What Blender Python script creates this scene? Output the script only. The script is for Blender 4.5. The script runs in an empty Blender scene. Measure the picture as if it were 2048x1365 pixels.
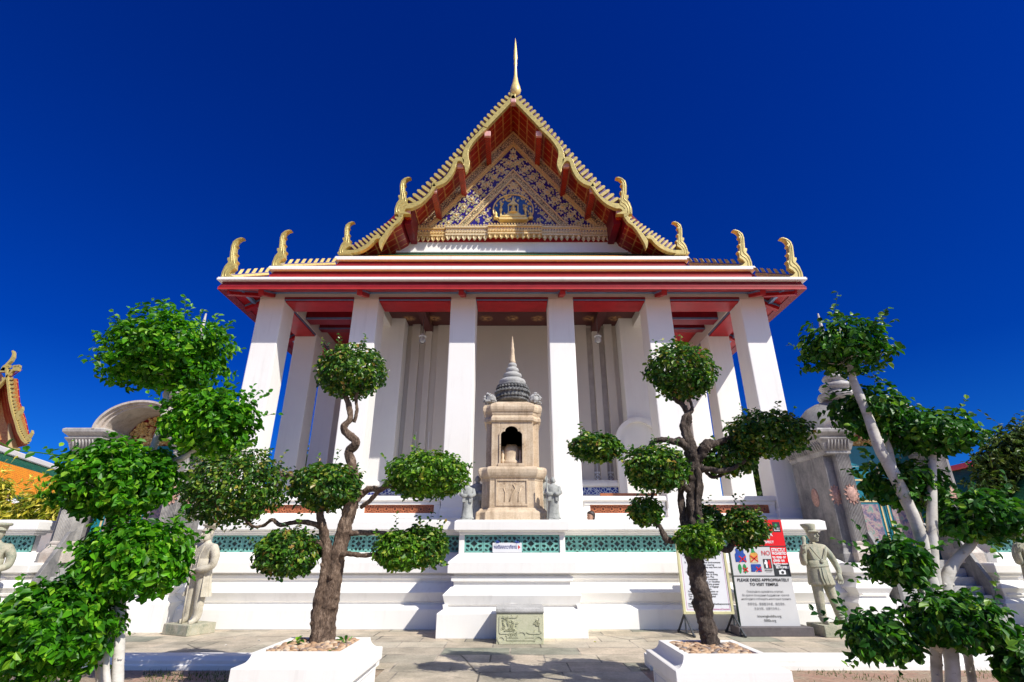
import bpy, bmesh, math, random
from mathutils import Vector, Matrix, noise
rnd = random.Random(7)
scene = bpy.context.scene
COL = scene.collection
PI = math.pi
R = math.radians

# ------------------------------------------------------------------ camera
EYE = 1.5
FPX = 1021.0
TH = math.atan(420.5 / FPX)
CT, ST = math.cos(TH), math.sin(TH)
cam_d = bpy.data.cameras.new("camera")
cam_d.sensor_width = 36
cam_d.lens = FPX / 2048 * 36
cam_d.clip_end = 2000
cam_d.clip_start = 0.05
cam = bpy.data.objects.new("camera", cam_d)
COL.objects.link(cam)
cam.location = (0, 0, EYE)
cam.rotation_euler = (PI / 2 + TH, 0, 0)
scene.camera = cam


def ray(u, v):
    a = (682.5 - v) / FPX
    return (u - 1024) / FPX, CT - a * ST, ST + a * CT


def at(u, v, Y):
    x, y, z = ray(u, v)
    s = Y / y
    return Vector((x * s, Y, EYE + z * s))


def zv(v, Y):
    return at(1024, v, Y).z


def xu(u, v, Y):
    return at(u, v, Y).x


def gnd(u, v, z=0.0):
    x, y, zz = ray(u, v)
    s = (z - EYE) / zz
    return Vector((x * s, y * s, z))


def pxm(v, Y):
    """metres covered by one photo pixel at height v and distance Y"""
    return at(1025, v, Y).x - at(1024, v, Y).x


# ------------------------------------------------------------------ light
SUN = Vector((0.75, -0.70, 1.0)).normalized()
world = bpy.data.worlds.new("World")
scene.world = world
world.use_nodes = True
nt = world.node_tree
for n in list(nt.nodes):
    nt.nodes.remove(n)
wo = nt.nodes.new("ShaderNodeOutputWorld")
bg = nt.nodes.new("ShaderNodeBackground")
sky = nt.nodes.new("ShaderNodeTexSky")
sky.sky_type = 'NISHITA'
sky.sun_disc = False
sky.sun_elevation = math.asin(SUN.z)
sky.sun_rotation = math.atan2(SUN.x, SUN.y)
sky.altitude = 0
sky.air_density = 1.0
sky.dust_density = 0.4
sky.ozone_density = 3.0
tc = nt.nodes.new("ShaderNodeTexCoord")
# the clear sky opposite the sun is a deep polarised blue, paler round the sun and at the horizon
tint = nt.nodes.new("ShaderNodeMix"); tint.data_type = 'RGBA'; tint.blend_type = 'MULTIPLY'
tint.inputs[0].default_value = 1.0
dot = nt.nodes.new("ShaderNodeVectorMath"); dot.operation = 'DOT_PRODUCT'
dot.inputs[1].default_value = SUN
mr = nt.nodes.new("ShaderNodeMapRange")
mr.inputs[1].default_value = 0.62; mr.inputs[2].default_value = 0.98
mr.interpolation_type = 'SMOOTHSTEP'
sep = nt.nodes.new("ShaderNodeSeparateXYZ")
elr = nt.nodes.new("ShaderNodeValToRGB")
cr = elr.color_ramp
cr.elements[0].position = 0.0; cr.elements[0].color = (0.075, 0.29, 0.64, 1)
cr.elements[1].position = 0.85; cr.elements[1].color = (0.0005, 0.095, 0.55, 1)
e = cr.elements.new(0.10); e.color = (0.018, 0.185, 0.58, 1)
e = cr.elements.new(0.30); e.color = (0.0008, 0.106, 0.50, 1)
mixc = nt.nodes.new("ShaderNodeMix"); mixc.data_type = 'RGBA'
mixc.inputs[7].default_value = (1.05, 1.05, 1.05, 1)
nt.links.new(tc.outputs['Generated'], dot.inputs[0])
nt.links.new(tc.outputs['Generated'], sep.inputs[0])
nt.links.new(sep.outputs[2], elr.inputs[0])
nt.links.new(dot.outputs['Value'], mr.inputs[0])
nt.links.new(mr.outputs[0], mixc.inputs[0])
nt.links.new(elr.outputs[0], mixc.inputs[6])
nt.links.new(sky.outputs[0], tint.inputs[6])
nt.links.new(mixc.outputs[2], tint.inputs[7])
nt.links.new(tint.outputs[2], bg.inputs[0])
bg.inputs[1].default_value = 0.14
nt.links.new(bg.outputs[0], wo.inputs[0])

sun_d = bpy.data.lights.new("sun", 'SUN')
sun_d.energy = 4.5
sun_d.angle = R(0.5)
sun_d.color = (1.0, 0.955, 0.88)
sun_o = bpy.data.objects.new("sun", sun_d)
COL.objects.link(sun_o)
sun_o.location = (30, -50, 50)
sun_o.rotation_euler = SUN.to_track_quat('Z', 'Y').to_euler()
scene.view_settings.view_transform = 'Standard'
scene.view_settings.look = 'None'
scene.view_settings.exposure = 0.34
scene.view_settings.gamma = 1.0
scene.cycles.max_bounces = 8
scene.cycles.diffuse_bounces = 5

# ------------------------------------------------------------------ materials


class NT:
    """short-hand for a node tree"""

    def __init__(s, name):
        s.m = bpy.data.materials.new(name)
        s.m.use_nodes = True
        s.t = s.m.node_tree
        s.b = s.t.nodes["Principled BSDF"]

    def n(s, typ, **kw):
        nd = s.t.nodes.new(typ)
        for k, v in kw.items():
            setattr(nd, k, v)
        return nd

    def l(s, a, b):
        s.t.links.new(a, b)

    def coord(s, scale=1.0, rot=(0, 0, 0)):
        c = s.n("ShaderNodeTexCoord")
        mp = s.n("ShaderNodeMapping")
        mp.inputs['Scale'].default_value = (scale,) * 3 if not hasattr(scale, '__len__') else scale
        mp.inputs['Rotation'].default_value = rot
        s.l(c.outputs['Object'], mp.inputs[0])
        return mp.outputs[0]

    def noise(s, scale, detail=5, rough=0.55, vec=None, dist=0.0):
        t = s.n("ShaderNodeTexNoise")
        t.inputs['Scale'].default_value = scale
        t.inputs['Detail'].default_value = detail
        t.inputs['Roughness'].default_value = rough
        t.inputs['Distortion'].default_value = dist
        s.l(vec if vec is not None else s.coord(), t.inputs['Vector'])
        return t.outputs['Fac']

    def ramp(s, fac, stops, interp='LINEAR'):
        r = s.n("ShaderNodeValToRGB")
        r.color_ramp.interpolation = interp
        el = r.color_ramp.elements
        while len(el) < len(stops):
            el.new(0.5)
        for e_, (p, c) in zip(el, stops):
            e_.position = p
            e_.color = (*c, 1) if len(c) == 3 else c
        s.l(fac, r.inputs[0])
        return r.outputs[0]

    def mix(s, a, b, fac, mode='MIX'):
        m = s.n("ShaderNodeMix", data_type='RGBA', blend_type=mode)
        for sock, val in ((m.inputs[0], fac), (m.inputs[6], a), (m.inputs[7], b)):
            if hasattr(val, 'links'):
                s.l(val, sock)
            elif hasattr(val, '__len__'):
                sock.default_value = (*val, 1) if len(val) == 3 else val
            else:
                sock.default_value = val
        return m.outputs[2]

    def math(s, op, a, b=None):
        m = s.n("ShaderNodeMath", operation=op)
        for sock, val in ((m.inputs[0], a), (m.inputs[1], b)):
            if val is None:
                continue
            if hasattr(val, 'links'):
                s.l(val, sock)
            else:
                sock.default_value = val
        return m.outputs[0]

    def col(s, c):
        if hasattr(c, 'links'):
            s.l(c, s.b.inputs['Base Color'])
        else:
            s.b.inputs['Base Color'].default_value = (*c, 1)

    def bump(s, h, strength=0.3, dist=0.02):
        bp = s.n("ShaderNodeBump")
        bp.inputs['Strength'].default_value = strength
        bp.inputs['Distance'].default_value = dist
        s.l(h, bp.inputs['Height'])
        s.l(bp.outputs[0], s.b.inputs['Normal'])

    def set(s, **kw):
        for k, v in kw.items():
            s.b.inputs[k.replace('_', ' ').title() if k != 'IOR' else k].default_value = v
        return s.m


def simple(name, c, rough=0.6, metal=0.0, var=0.12, nscale=6, bump=0.0, bscale=40, spec=0.5):
    t = NT(name)
    f = t.noise(nscale, 6, 0.6)
    lo = tuple(x * (1 - var) for x in c)
    hi = tuple(min(1, x * (1 + var)) for x in c)
    t.col(t.ramp(f, [(0.3, lo), (0.7, hi)]))
    t.b.inputs['Roughness'].default_value = rough
    t.b.inputs['Metallic'].default_value = metal
    t.b.inputs['Specular IOR Level'].default_value = spec
    if bump:
        t.bump(t.noise(bscale, 5, 0.6), bump, 0.01)
    return t.m


def plaster(name, c, dirt, amount=0.35, streak=True):
    t = NT(name)
    f = t.noise(1.1, 7, 0.65, t.coord((1, 1, 1.0)))
    base = t.ramp(f, [(0.25, tuple(x * 0.95 for x in c)), (0.7, c)])
    if streak:
        s1 = t.noise(1.0, 6, 0.7, t.coord((5, 5, 0.35)))
        s2 = t.noise(0.55, 5, 0.6, t.coord((1, 1, 1.3)))
        k = t.math('MULTIPLY', t.ramp(s1, [(0.52, (0, 0, 0)), (0.78, (1, 1, 1))]), t.ramp(s2, [(0.4, (0, 0, 0)), (0.75, (1, 1, 1))]))
        k = t.math('MULTIPLY', k, amount)
        base = t.mix(base, dirt, k)
    sp = t.noise(26, 3, 0.5)
    k2 = t.math('MULTIPLY', t.ramp(sp, [(0.68, (0, 0, 0)), (0.78, (1, 1, 1))]), amount * 0.35)
    base = t.mix(base, dirt, k2)
    t.col(base)
    t.b.inputs['Roughness'].default_value = 0.7
    h = t.mix(t.noise(3.0, 4, 0.5), t.noise(45, 4, 0.6), 0.25)
    t.bump(h, 0.22, 0.012)
    return t.m


M = {}
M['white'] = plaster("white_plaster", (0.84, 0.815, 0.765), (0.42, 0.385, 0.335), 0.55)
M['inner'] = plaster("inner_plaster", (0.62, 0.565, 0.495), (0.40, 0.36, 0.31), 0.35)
M['grey_cap'] = plaster("grey_cap_plaster", (0.74, 0.74, 0.74), (0.35, 0.34, 0.33), 0.4)
M['red'] = simple("red_lacquer", (0.36, 0.010, 0.014), 0.4, 0, 0.18, 3, 0.08, 30, 0.25)
M['dark_red'] = simple("dark_red_lacquer", (0.19, 0.008, 0.018), 0.42, 0, 0.2, 3, 0.08, 30, 0.25)
M['bright_red'] = simple("bright_red_paint", (0.52, 0.04, 0.032), 0.35, 0, 0.12, 4)
M['blue_trim'] = simple("slate_blue_paint", (0.11, 0.17, 0.30), 0.4, 0, 0.2, 5)
M['pink'] = simple("pink_paint", (0.62, 0.33, 0.30), 0.6, 0, 0.15, 9)
M['indigo'] = simple("indigo_glass_mosaic", (0.022, 0.016, 0.20), 0.25, 0, 0.35, 30)
M['sky_glass'] = simple("blue_glass_mosaic", (0.018, 0.08, 0.30), 0.2, 0, 0.3, 25)
M['gold'] = simple("worn_gilding", (0.78, 0.58, 0.27), 0.36, 0.2, 0.22, 14, 0.25, 60)
M['gold_barge'] = simple("weathered_gilding", (0.48, 0.385, 0.125), 0.32, 0.2, 0.25, 9, 0.25, 45)
M['gold_bright'] = simple("bright_gilding", (0.90, 0.66, 0.24), 0.3, 0.2, 0.18, 12, 0.15, 50)
M['gold_pale'] = simple("pale_gilding", (0.74, 0.61, 0.38), 0.34, 0.12, 0.25, 22, 0.3, 60)
t = NT("gilded_filigree_on_dark")
vo = t.n("ShaderNodeTexVoronoi", feature='DISTANCE_TO_EDGE')
vo.inputs['Scale'].default_value = 11
t.l(t.coord(), vo.inputs['Vector'])
t.col(t.ramp(vo.outputs[0], [(0.05, (0.05, 0.03, 0.06)), (0.11, (0.62, 0.47, 0.24)), (0.30, (0.80, 0.66, 0.40))]))
t.b.inputs['Metallic'].default_value = 0.12
t.bump(vo.outputs[0], 0.8, 0.03)
M['filigree'] = t.set(roughness=0.36)
M['crest_back'] = simple("violet_crest_board", (0.085, 0.04, 0.17), 0.5, 0, 0.4, 12)
M['crest_gold'] = simple("olive_gilded_scales", (0.52, 0.40, 0.13), 0.34, 0.2, 0.25, 12, 0.2, 45)
M['mint_glass'] = simple("mint_glass_mosaic", (0.52, 0.72, 0.58), 0.2, 0, 0.3, 40)
M['green_glass'] = simple("green_glass_mosaic", (0.05, 0.30, 0.12), 0.2, 0, 0.3, 40)
M['dark_ceiling'] = None


def lattice_mat(name, base, line, period, w=0.07, rough=0.35, diamond=False):
    """painted grid of thin lines, laid out in the object's own metres"""
    t = NT(name)
    c = t.n("ShaderNodeTexCoord")
    sp = t.n("ShaderNodeSeparateXYZ")
    t.l(c.outputs['Object'], sp.inputs[0])
    if diamond:
        a = t.math('ADD', sp.outputs[0], sp.outputs[1]); b = t.math('SUBTRACT', sp.outputs[0], sp.outputs[1])
    else:
        a, b = sp.outputs[0], sp.outputs[1]
    ks = []
    for q in (a, b):
        f = t.math('PINGPONG', t.math('ADD', q, 100.0), period)
        ks.append(t.math('LESS_THAN', f, w * period))
    k = t.math('MAXIMUM', ks[0], ks[1])
    wear = t.ramp(t.noise(5, 5, 0.7), [(0.35, (0.25, 0.25, 0.25)), (0.6, (1, 1, 1))])
    k = t.math('MULTIPLY', k, wear)
    f = t.noise(4, 5, 0.6)
    bc = t.ramp(f, [(0.3, tuple(x * 0.7 for x in base)), (0.7, tuple(x * 1.2 for x in base))])
    t.col(t.mix(bc, line, k))
    t.b.inputs['Roughness'].default_value = rough
    return t.m


M['soffit'] = lattice_mat("red_soffit_gold_lines", (0.33, 0.014, 0.008), (0.60, 0.32, 0.10), 0.17, 0.13)
M['purlin'] = lattice_mat("purlin_red_gold_pattern", (0.40, 0.04, 0.012), (0.10, 0.004, 0.004), 0.06, 0.25, 0.35, True)


def tile_mat(name, c1, c2, rows=5.0, cols=7.0, gloss=0.28):
    t = NT(name)
    c = t.n("ShaderNodeTexCoord")
    br = t.n("ShaderNodeTexBrick")
    br.offset = 0.5
    mp = t.n("ShaderNodeMapping")
    mp.inputs['Rotation'].default_value = (0, 0, 0)
    t.l(c.outputs['Object'], mp.inputs[0])
    t.l(mp.outputs[0], br.inputs['Vector'])
    br.inputs['Color1'].default_value = (*c1, 1)
    br.inputs['Color2'].default_value = (*c2, 1)
    br.inputs['Mortar'].default_value = (*[x * 0.3 for x in c1], 1)
    br.inputs['Scale'].default_value = 1.0
    br.inputs['Brick Width'].default_value = 1.0 / cols
    br.inputs['Row Height'].default_value = 1.0 / rows
    br.inputs['Mortar Size'].default_value = 0.012
    t.col(br.outputs['Color'])
    t.b.inputs['Roughness'].default_value = 0.5
    t.b.inputs['Specular IOR Level'].default_value = 0.25
    t.bump(br.outputs['Fac'], -0.25, 0.02)
    return t.m


M['tile_orange'] = tile_mat("orange_glazed_roof_tiles", (0.80, 0.25, 0.004), (0.90, 0.33, 0.006))
M['tile_green'] = tile_mat("green_glazed_roof_tiles", (0.012, 0.09, 0.04), (0.02, 0.13, 0.06))
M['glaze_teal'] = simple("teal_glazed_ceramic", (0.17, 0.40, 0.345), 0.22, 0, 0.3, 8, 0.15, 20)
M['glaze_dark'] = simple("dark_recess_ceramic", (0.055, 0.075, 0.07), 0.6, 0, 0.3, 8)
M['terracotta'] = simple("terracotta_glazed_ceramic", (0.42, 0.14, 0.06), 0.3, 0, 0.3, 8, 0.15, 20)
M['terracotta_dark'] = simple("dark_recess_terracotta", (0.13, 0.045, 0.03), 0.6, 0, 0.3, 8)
M['blue_tile'] = None
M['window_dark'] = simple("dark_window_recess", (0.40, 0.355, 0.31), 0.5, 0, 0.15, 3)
M['orange_wood'] = simple("orange_varnished_wood", (0.42, 0.14, 0.05), 0.35, 0, 0.2, 8)

t = NT("blue_white_patterned_tiles")
vo = t.n("ShaderNodeTexVoronoi", feature='DISTANCE_TO_EDGE')
vo.inputs['Scale'].default_value = 11
t.l(t.coord(), vo.inputs['Vector'])
t.col(t.ramp(vo.outputs[0], [(0.06, (0.45, 0.5, 0.6)), (0.12, (0.02, 0.03, 0.22))]))
M['blue_tile'] = t.set(roughness=0.2)

t = NT("dark_painted_ceiling")
vo = t.n("ShaderNodeTexVoronoi")
vo.inputs['Scale'].default_value = 1.1
vo.inputs['Randomness'].default_value = 0.0
t.l(t.coord(), vo.inputs['Vector'])
n2 = t.noise(9, 3, 0.5)
st = t.math('MULTIPLY', t.ramp(vo.outputs[0], [(0.14, (1, 1, 1)), (0.3, (0, 0, 0))]), t.ramp(n2, [(0.4, (0.1, 0.1, 0.1)), (0.6, (1, 1, 1))]))
t.col(t.mix((0.07, 0.012, 0.012), (0.42, 0.22, 0.08), st))
M['dark_ceiling'] = t.set(roughness=0.5)


def stone(name, stops, scale=3, bump=0.5, rough=0.85, bscale=35, streak=None, fine=0.4):
    t = NT(name)
    f = t.noise(scale, 9, 0.68, None, 0.3)
    g = t.noise(scale * 14, 5, 0.7)
    k = t.mix(f, g, fine)
    c = t.ramp(k, stops)
    if streak:
        s1 = t.noise(1.0, 7, 0.7, t.coord((6, 6, 0.6)))
        c = t.mix(c, streak, t.ramp(s1, [(0.5, (0, 0, 0)), (0.72, (0.75, 0.75, 0.75))]))
    t.col(c)
    t.b.inputs['Roughness'].default_value = rough
    t.bump(t.mix(t.noise(bscale, 8, 0.7), f, 0.4), bump, 0.02)
    return t.m


M['granite'] = stone("beige_weathered_granite", [(0.3, (0.30, 0.20, 0.12)), (0.46, (0.54, 0.41, 0.27)), (0.62, (0.68, 0.55, 0.39)), (0.8, (0.74, 0.65, 0.50))], 2.2, 0.5, 0.85, 40, (0.25, 0.17, 0.10))
M['granite_grey'] = stone("grey_weathered_granite", [(0.3, (0.17, 0.165, 0.155)), (0.5, (0.40, 0.39, 0.365)), (0.75, (0.58, 0.565, 0.53))], 3, 0.6, 0.85, 40)
M['granite_black'] = stone("soot_dark_carved_stone", [(0.3, (0.025, 0.025, 0.025)), (0.50, (0.13, 0.13, 0.125)), (0.68, (0.45, 0.44, 0.42))], 9, 1.0, 0.9, 30)
M['statue'] = stone("green_tan_statue_stone", [(0.34, (0.13, 0.15, 0.11)), (0.44, (0.30, 0.30, 0.21)), (0.54, (0.43, 0.39, 0.28)), (0.70, (0.56, 0.53, 0.43))], 4.5, 0.7, 0.85, 40, (0.20, 0.28, 0.23))
M['statue_pale'] = stone("pale_tan_statue_stone", [(0.34, (0.25, 0.215, 0.15)), (0.47, (0.46, 0.41, 0.31)), (0.68, (0.64, 0.59, 0.48))], 4.5, 0.7, 0.85, 40)
M['statue_grey'] = stone("grey_green_figure_stone", [(0.34, (0.14, 0.15, 0.135)), (0.5, (0.33, 0.335, 0.305)), (0.7, (0.50, 0.50, 0.46))], 6, 0.4, 0.85, 60)
M['green_stone'] = stone("mossy_yellow_green_stone", [(0.3, (0.24, 0.26, 0.16)), (0.45, (0.46, 0.46, 0.31)), (0.62, (0.57, 0.55, 0.39)), (0.8, (0.62, 0.60, 0.46))], 3, 0.5, 0.85, 40)
M['marble'] = stone("grey_veined_marble", [(0.30, (0.09, 0.087, 0.085)), (0.43, (0.25, 0.235, 0.22)), (0.56, (0.43, 0.405, 0.37)), (0.75, (0.56, 0.53, 0.49))], 1.6, 0.15, 0.5, 20, (0.20, 0.19, 0.19), 0.22)
M['marble_dark'] = stone("dark_weathered_marble", [(0.30, (0.05, 0.05, 0.055)), (0.45, (0.17, 0.165, 0.16)), (0.6, (0.30, 0.28, 0.26)), (0.78, (0.42, 0.37, 0.32))], 1.8, 0.2, 0.6, 20, (0.08, 0.075, 0.075), 0.25)
M['marble_pink'] = stone("buff_stained_marble", [(0.30, (0.30, 0.22, 0.17)), (0.48, (0.52, 0.45, 0.38)), (0.7, (0.62, 0.58, 0.53))], 2.5, 0.2, 0.6, 20, (0.24, 0.22, 0.19))
M['rosette'] = simple("pink_marble_rosette", (0.46, 0.27, 0.21), 0.7, 0, 0.4, 25, 0.5, 40)
M['teal_paint'] = simple("teal_door_paint", (0.012, 0.17, 0.22), 0.3, 0, 0.25, 3)
M['flower_relief'] = stone("muted_floral_door_relief", [(0.3, (0.02, 0.13, 0.16)), (0.44, (0.16, 0.12, 0.20)), (0.52, (0.42, 0.28, 0.26)), (0.62, (0.10, 0.28, 0.24)), (0.75, (0.50, 0.36, 0.16))], 7, 1.0, 0.5, 14, None, 0.1)

# bark
def bark(name, c0, c1, c2, scale=9, bump=1.0):
    t = NT(name)
    v = t.coord((1, 1, 0.42))
    f = t.noise(scale, 9, 0.72, v, 0.6)
    g = t.noise(scale * 5, 6, 0.7, v)
    c = t.ramp(t.mix(f, g, 0.4), [(0.32, c0), (0.5, c1), (0.68, c2)])
    t.col(c)
    t.b.inputs['Roughness'].default_value = 0.9
    t.bump(t.mix(f, g, 0.45), bump, 0.06)
    return t.m


M['bark'] = bark("rough_brown_bark", (0.016, 0.009, 0.006), (0.135, 0.085, 0.056), (0.44, 0.32, 0.23), 11)
M['bark_dark'] = bark("dark_brown_bark", (0.010, 0.007, 0.005), (0.065, 0.046, 0.035), (0.26, 0.20, 0.155), 13)
t = NT("pale_smooth_bark")
f = t.noise(5, 6, 0.6, t.coord((1, 1, 1.6)))
g = t.noise(22, 4, 0.6, t.coord((1, 1, 2.2)))
c = t.ramp(f, [(0.3, (0.36, 0.33, 0.27)), (0.5, (0.54, 0.51, 0.45)), (0.75, (0.64, 0.61, 0.56))])
c = t.mix(c, (0.14, 0.10, 0.07), t.ramp(g, [(0.64, (0, 0, 0)), (0.74, (0.8, 0.8, 0.8))]))
t.col(c)
t.bump(t.mix(f, g, 0.4), 0.5, 0.012)
M['bark_pale'] = t.set(roughness=0.75)


def leaf_mat(name, stops, trans=0.3, gloss=0.35, spec=0.5):
    t = NT(name)
    g = t.n("ShaderNodeNewGeometry")
    c = t.ramp(g.outputs['Random Per Island'], stops)
    big = t.noise(2.6, 3, 0.5)
    c = t.mix(c, t.ramp(big, [(0.35, (0.62, 0.72, 0.6)), (0.65, (1.2, 1.12, 1.0))]), 0.7, 'MULTIPLY')
    clump = t.noise(9.0, 2, 0.5)
    c = t.mix(c, t.ramp(clump, [(0.36, (0.5, 0.55, 0.5)), (0.64, (1.35, 1.28, 1.1))]), 0.75, 'MULTIPLY')
    t.col(c)
    t.b.inputs['Roughness'].default_value = gloss
    t.b.inputs['Specular IOR Level'].default_value = spec
    tr = t.n("ShaderNodeBsdfTranslucent")
    t.l(t.mix(c, (1.0, 1.25, 0.35), 1.0, 'MULTIPLY'), tr.inputs[0])
    ms = t.n("ShaderNodeMixShader")
    ms.inputs[0].default_value = trans
    out = t.t.nodes["Material Output"]
    t.l(t.b.outputs[0], ms.inputs[1])
    t.l(tr.outputs[0], ms.inputs[2])
    t.l(ms.outputs[0], out.inputs[0])
    return t.m


M['leaf_bright'] = leaf_mat("bright_green_leaves", [(0.0, (0.020, 0.115, 0.004)), (0.4, (0.055, 0.24, 0.007)), (0.75, (0.12, 0.38, 0.014)), (1.0, (0.32, 0.58, 0.04))], 0.42, 0.42, 0.35)
M['leaf_dark'] = leaf_mat("deep_green_leaves", [(0.0, (0.015, 0.08, 0.012)), (0.5, (0.038, 0.15, 0.018)), (0.85, (0.085, 0.25, 0.024)), (1.0, (0.24, 0.40, 0.04))], 0.32, 0.40, 0.4)
M['leaf_bonsai'] = leaf_mat("olive_green_leaves", [(0.0, (0.018, 0.075, 0.012)), (0.45, (0.055, 0.165, 0.018)), (0.78, (0.14, 0.28, 0.03)), (0.93, (0.34, 0.40, 0.07)), (1.0, (0.42, 0.24, 0.08))], 0.32, 0.34, 0.5)
M['leaf_bonsai_light'] = leaf_mat("light_green_leaves", [(0.0, (0.035, 0.12, 0.010)), (0.5, (0.10, 0.25, 0.018)), (0.85, (0.22, 0.40, 0.03)), (1.0, (0.44, 0.48, 0.08))], 0.3, 0.34, 0.5)
M['leaf_yellow'] = leaf_mat("yellow_variegated_leaves", [(0.0, (0.09, 0.17, 0.015)), (0.4, (0.34, 0.34, 0.03)), (0.75, (0.70, 0.58, 0.08)), (1.0, (0.80, 0.68, 0.16))], 0.3, 0.35, 0.5)
M['leaf_far'] = leaf_mat("far_tree_leaves", [(0.0, (0.02, 0.055, 0.008)), (0.6, (0.06, 0.12, 0.014)), (1.0, (0.16, 0.21, 0.03))], 0.25, 0.45, 0.4)
M['metal_dark'] = simple("grey_painted_steel", (0.045, 0.05, 0.055), 0.45, 0.4, 0.2, 12)
M['board_white'] = simple("white_sign_board", (0.72, 0.72, 0.73), 0.4, 0, 0.04, 3)
M['board_grey'] = simple("pale_grey_sign_board", (0.60, 0.59, 0.57), 0.4, 0, 0.04, 3)
M['cream_frame'] = simple("cream_yellow_frame", (0.60, 0.56, 0.30), 0.5, 0, 0.1, 6)
M['sign_red'] = simple("sign_red", (0.72, 0.006, 0.008), 0.4, 0, 0.05, 3)
M['sign_black'] = simple("sign_black", (0.03, 0.032, 0.032), 0.4, 0, 0.1, 3)
M['sign_darkgreen'] = simple("dark_green_sign_edge", (0.02, 0.06, 0.035), 0.5, 0, 0.1, 3)
M['text_black'] = simple("black_lettering", (0.02, 0.02, 0.02), 0.5, 0, 0.05, 3)
M['text_grey'] = simple("grey_lettering", (0.13, 0.13, 0.14), 0.5, 0, 0.05, 3)
M['text_white'] = simple("white_lettering", (0.82, 0.82, 0.82), 0.5, 0, 0.03, 3)
M['text_red'] = simple("red_lettering", (0.62, 0.01, 0.012), 0.5, 0, 0.05, 3)
M['text_blue'] = simple("navy_lettering", (0.03, 0.035, 0.20), 0.5, 0, 0.05, 3)
M['text_pink'] = simple("pink_lettering", (0.50, 0.10, 0.28), 0.5, 0, 0.05, 3)
M['pic_blue'] = simple("printed_blue", (0.012, 0.06, 0.32), 0.5, 0, 0.3, 20)
M['pic_green'] = simple("printed_green", (0.02, 0.25, 0.06), 0.5, 0, 0.3, 20)
M['pic_orange'] = simple("printed_orange", (0.62, 0.30, 0.05), 0.5, 0, 0.3, 20)
M['pic_skin'] = simple("printed_skin", (0.62, 0.50, 0.30), 0.5, 0, 0.2, 20)
M['base_brown'] = simple("dark_brown_stone_base", (0.10, 0.085, 0.085), 0.6, 0, 0.2, 10, 0.2, 40)
M['tie_blue'] = simple("blue_plastic_ties", (0.04, 0.08, 0.35), 0.4, 0, 0.3, 30)
M['skin'] = simple("skin", (0.42, 0.24, 0.16), 0.5, 0, 0.06, 12)
M['hair'] = simple("dark_brown_hair", (0.035, 0.022, 0.018), 0.5, 0, 0.4, 60, 0.6, 90)
M['shirt'] = simple("pale_shirt_cloth", (0.55, 0.55, 0.55), 0.8, 0, 0.08, 12)
M['trousers'] = simple("navy_trouser_cloth", (0.04, 0.05, 0.10), 0.8, 0, 0.1, 12)
t = NT("clear_glass")
t.b.inputs['Transmission Weight'].default_value = 0.9
t.b.inputs['Roughness'].default_value = 0.05
t.b.inputs['Base Color'].default_value = (0.9, 0.9, 0.9, 1)
M['glass'] = t.m
M['bulb'] = simple("white_bulb_glass", (0.75, 0.75, 0.72), 0.2, 0, 0.02, 5)

# paving: irregular slabs of pinkish beige and grey-green stone
t = NT("old_stone_paving")
vec = t.coord(1.0, (0, 0, R(0)))
wob = t.n("ShaderNodeVectorMath", operation='ADD')
ns = t.n("ShaderNodeTexNoise"); ns.inputs['Scale'].default_value = 1.3; ns.inputs['Detail'].default_value = 4
t.l(vec, ns.inputs['Vector'])
sc_ = t.n("ShaderNodeVectorMath", operation='SCALE'); sc_.inputs['Scale'].default_value = 0.05
t.l(ns.outputs['Color'], sc_.inputs[0])
t.l(vec, wob.inputs[0]); t.l(sc_.outputs[0], wob.inputs[1])
br = t.n("ShaderNodeTexBrick")
br.offset = 0.37; br.offset_frequency = 2; br.squash = 1.35; br.squash_frequency = 3
br.inputs['Scale'].default_value = 1.0
br.inputs['Brick Width'].default_value = 0.82
br.inputs['Row Height'].default_value = 0.62
br.inputs['Mortar Size'].default_value = 0.014
br.inputs['Mortar Smooth'].default_value = 0.3
br.inputs['Bias'].default_value = 0.0
br.inputs['Color1'].default_value = (0, 0, 0, 1); br.inputs['Color2'].default_value = (1, 1, 1, 1); br.inputs['Mortar'].default_value = (0.5, 0.5, 0.5, 1)
t.l(wob.outputs[0], br.inputs['Vector'])
slab = t.ramp(br.outputs['Color'], [(0.0, (0.27, 0.29, 0.23)), (0.14, (0.40, 0.36, 0.29)), (0.45, (0.54, 0.46, 0.36)), (0.75, (0.47, 0.43, 0.35)), (1.0, (0.58, 0.50, 0.39))])
d1 = t.noise(2.2, 8, 0.65); d2 = t.noise(24, 6, 0.7)
slab = t.mix(slab, t.ramp(d1, [(0.3, (0.66, 0.66, 0.64)), (0.62, (1.08, 1.06, 1.02))]), 0.85, 'MULTIPLY')
slab = t.mix(slab, t.ramp(d2, [(0.32, (0.6, 0.58, 0.54)), (0.56, (1.08, 1.07, 1.05))]), 0.6, 'MULTIPLY')
st_ = t.noise(0.55, 4, 0.6)
slab = t.mix(slab, t.ramp(st_, [(0.36, (0.72, 0.74, 0.70)), (0.55, (1.03, 1.02, 1.0))]), 0.8, 'MULTIPLY')
cv = t.n("ShaderNodeTexVoronoi", feature='DISTANCE_TO_EDGE')
cv.inputs['Scale'].default_value = 0.42
t.l(wob.outputs[0], cv.inputs['Vector'])
crack = t.math('MULTIPLY', t.ramp(cv.outputs[0], [(0.0, (1, 1, 1)), (0.006, (0, 0, 0))]), t.ramp(t.noise(0.8, 3, 0.5), [(0.5, (0, 0, 0)), (0.56, (1, 1, 1))]))
slab = t.mix(slab, (0.045, 0.04, 0.035), crack)
jm = t.noise(1.1, 3, 0.5)
mort = t.ramp(jm, [(0.42, (0.09, 0.08, 0.065)), (0.58, (0.43, 0.37, 0.29))])
t.col(t.mix(slab, mort, t.math('MULTIPLY', br.outputs['Fac'], 0.95)))
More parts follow.
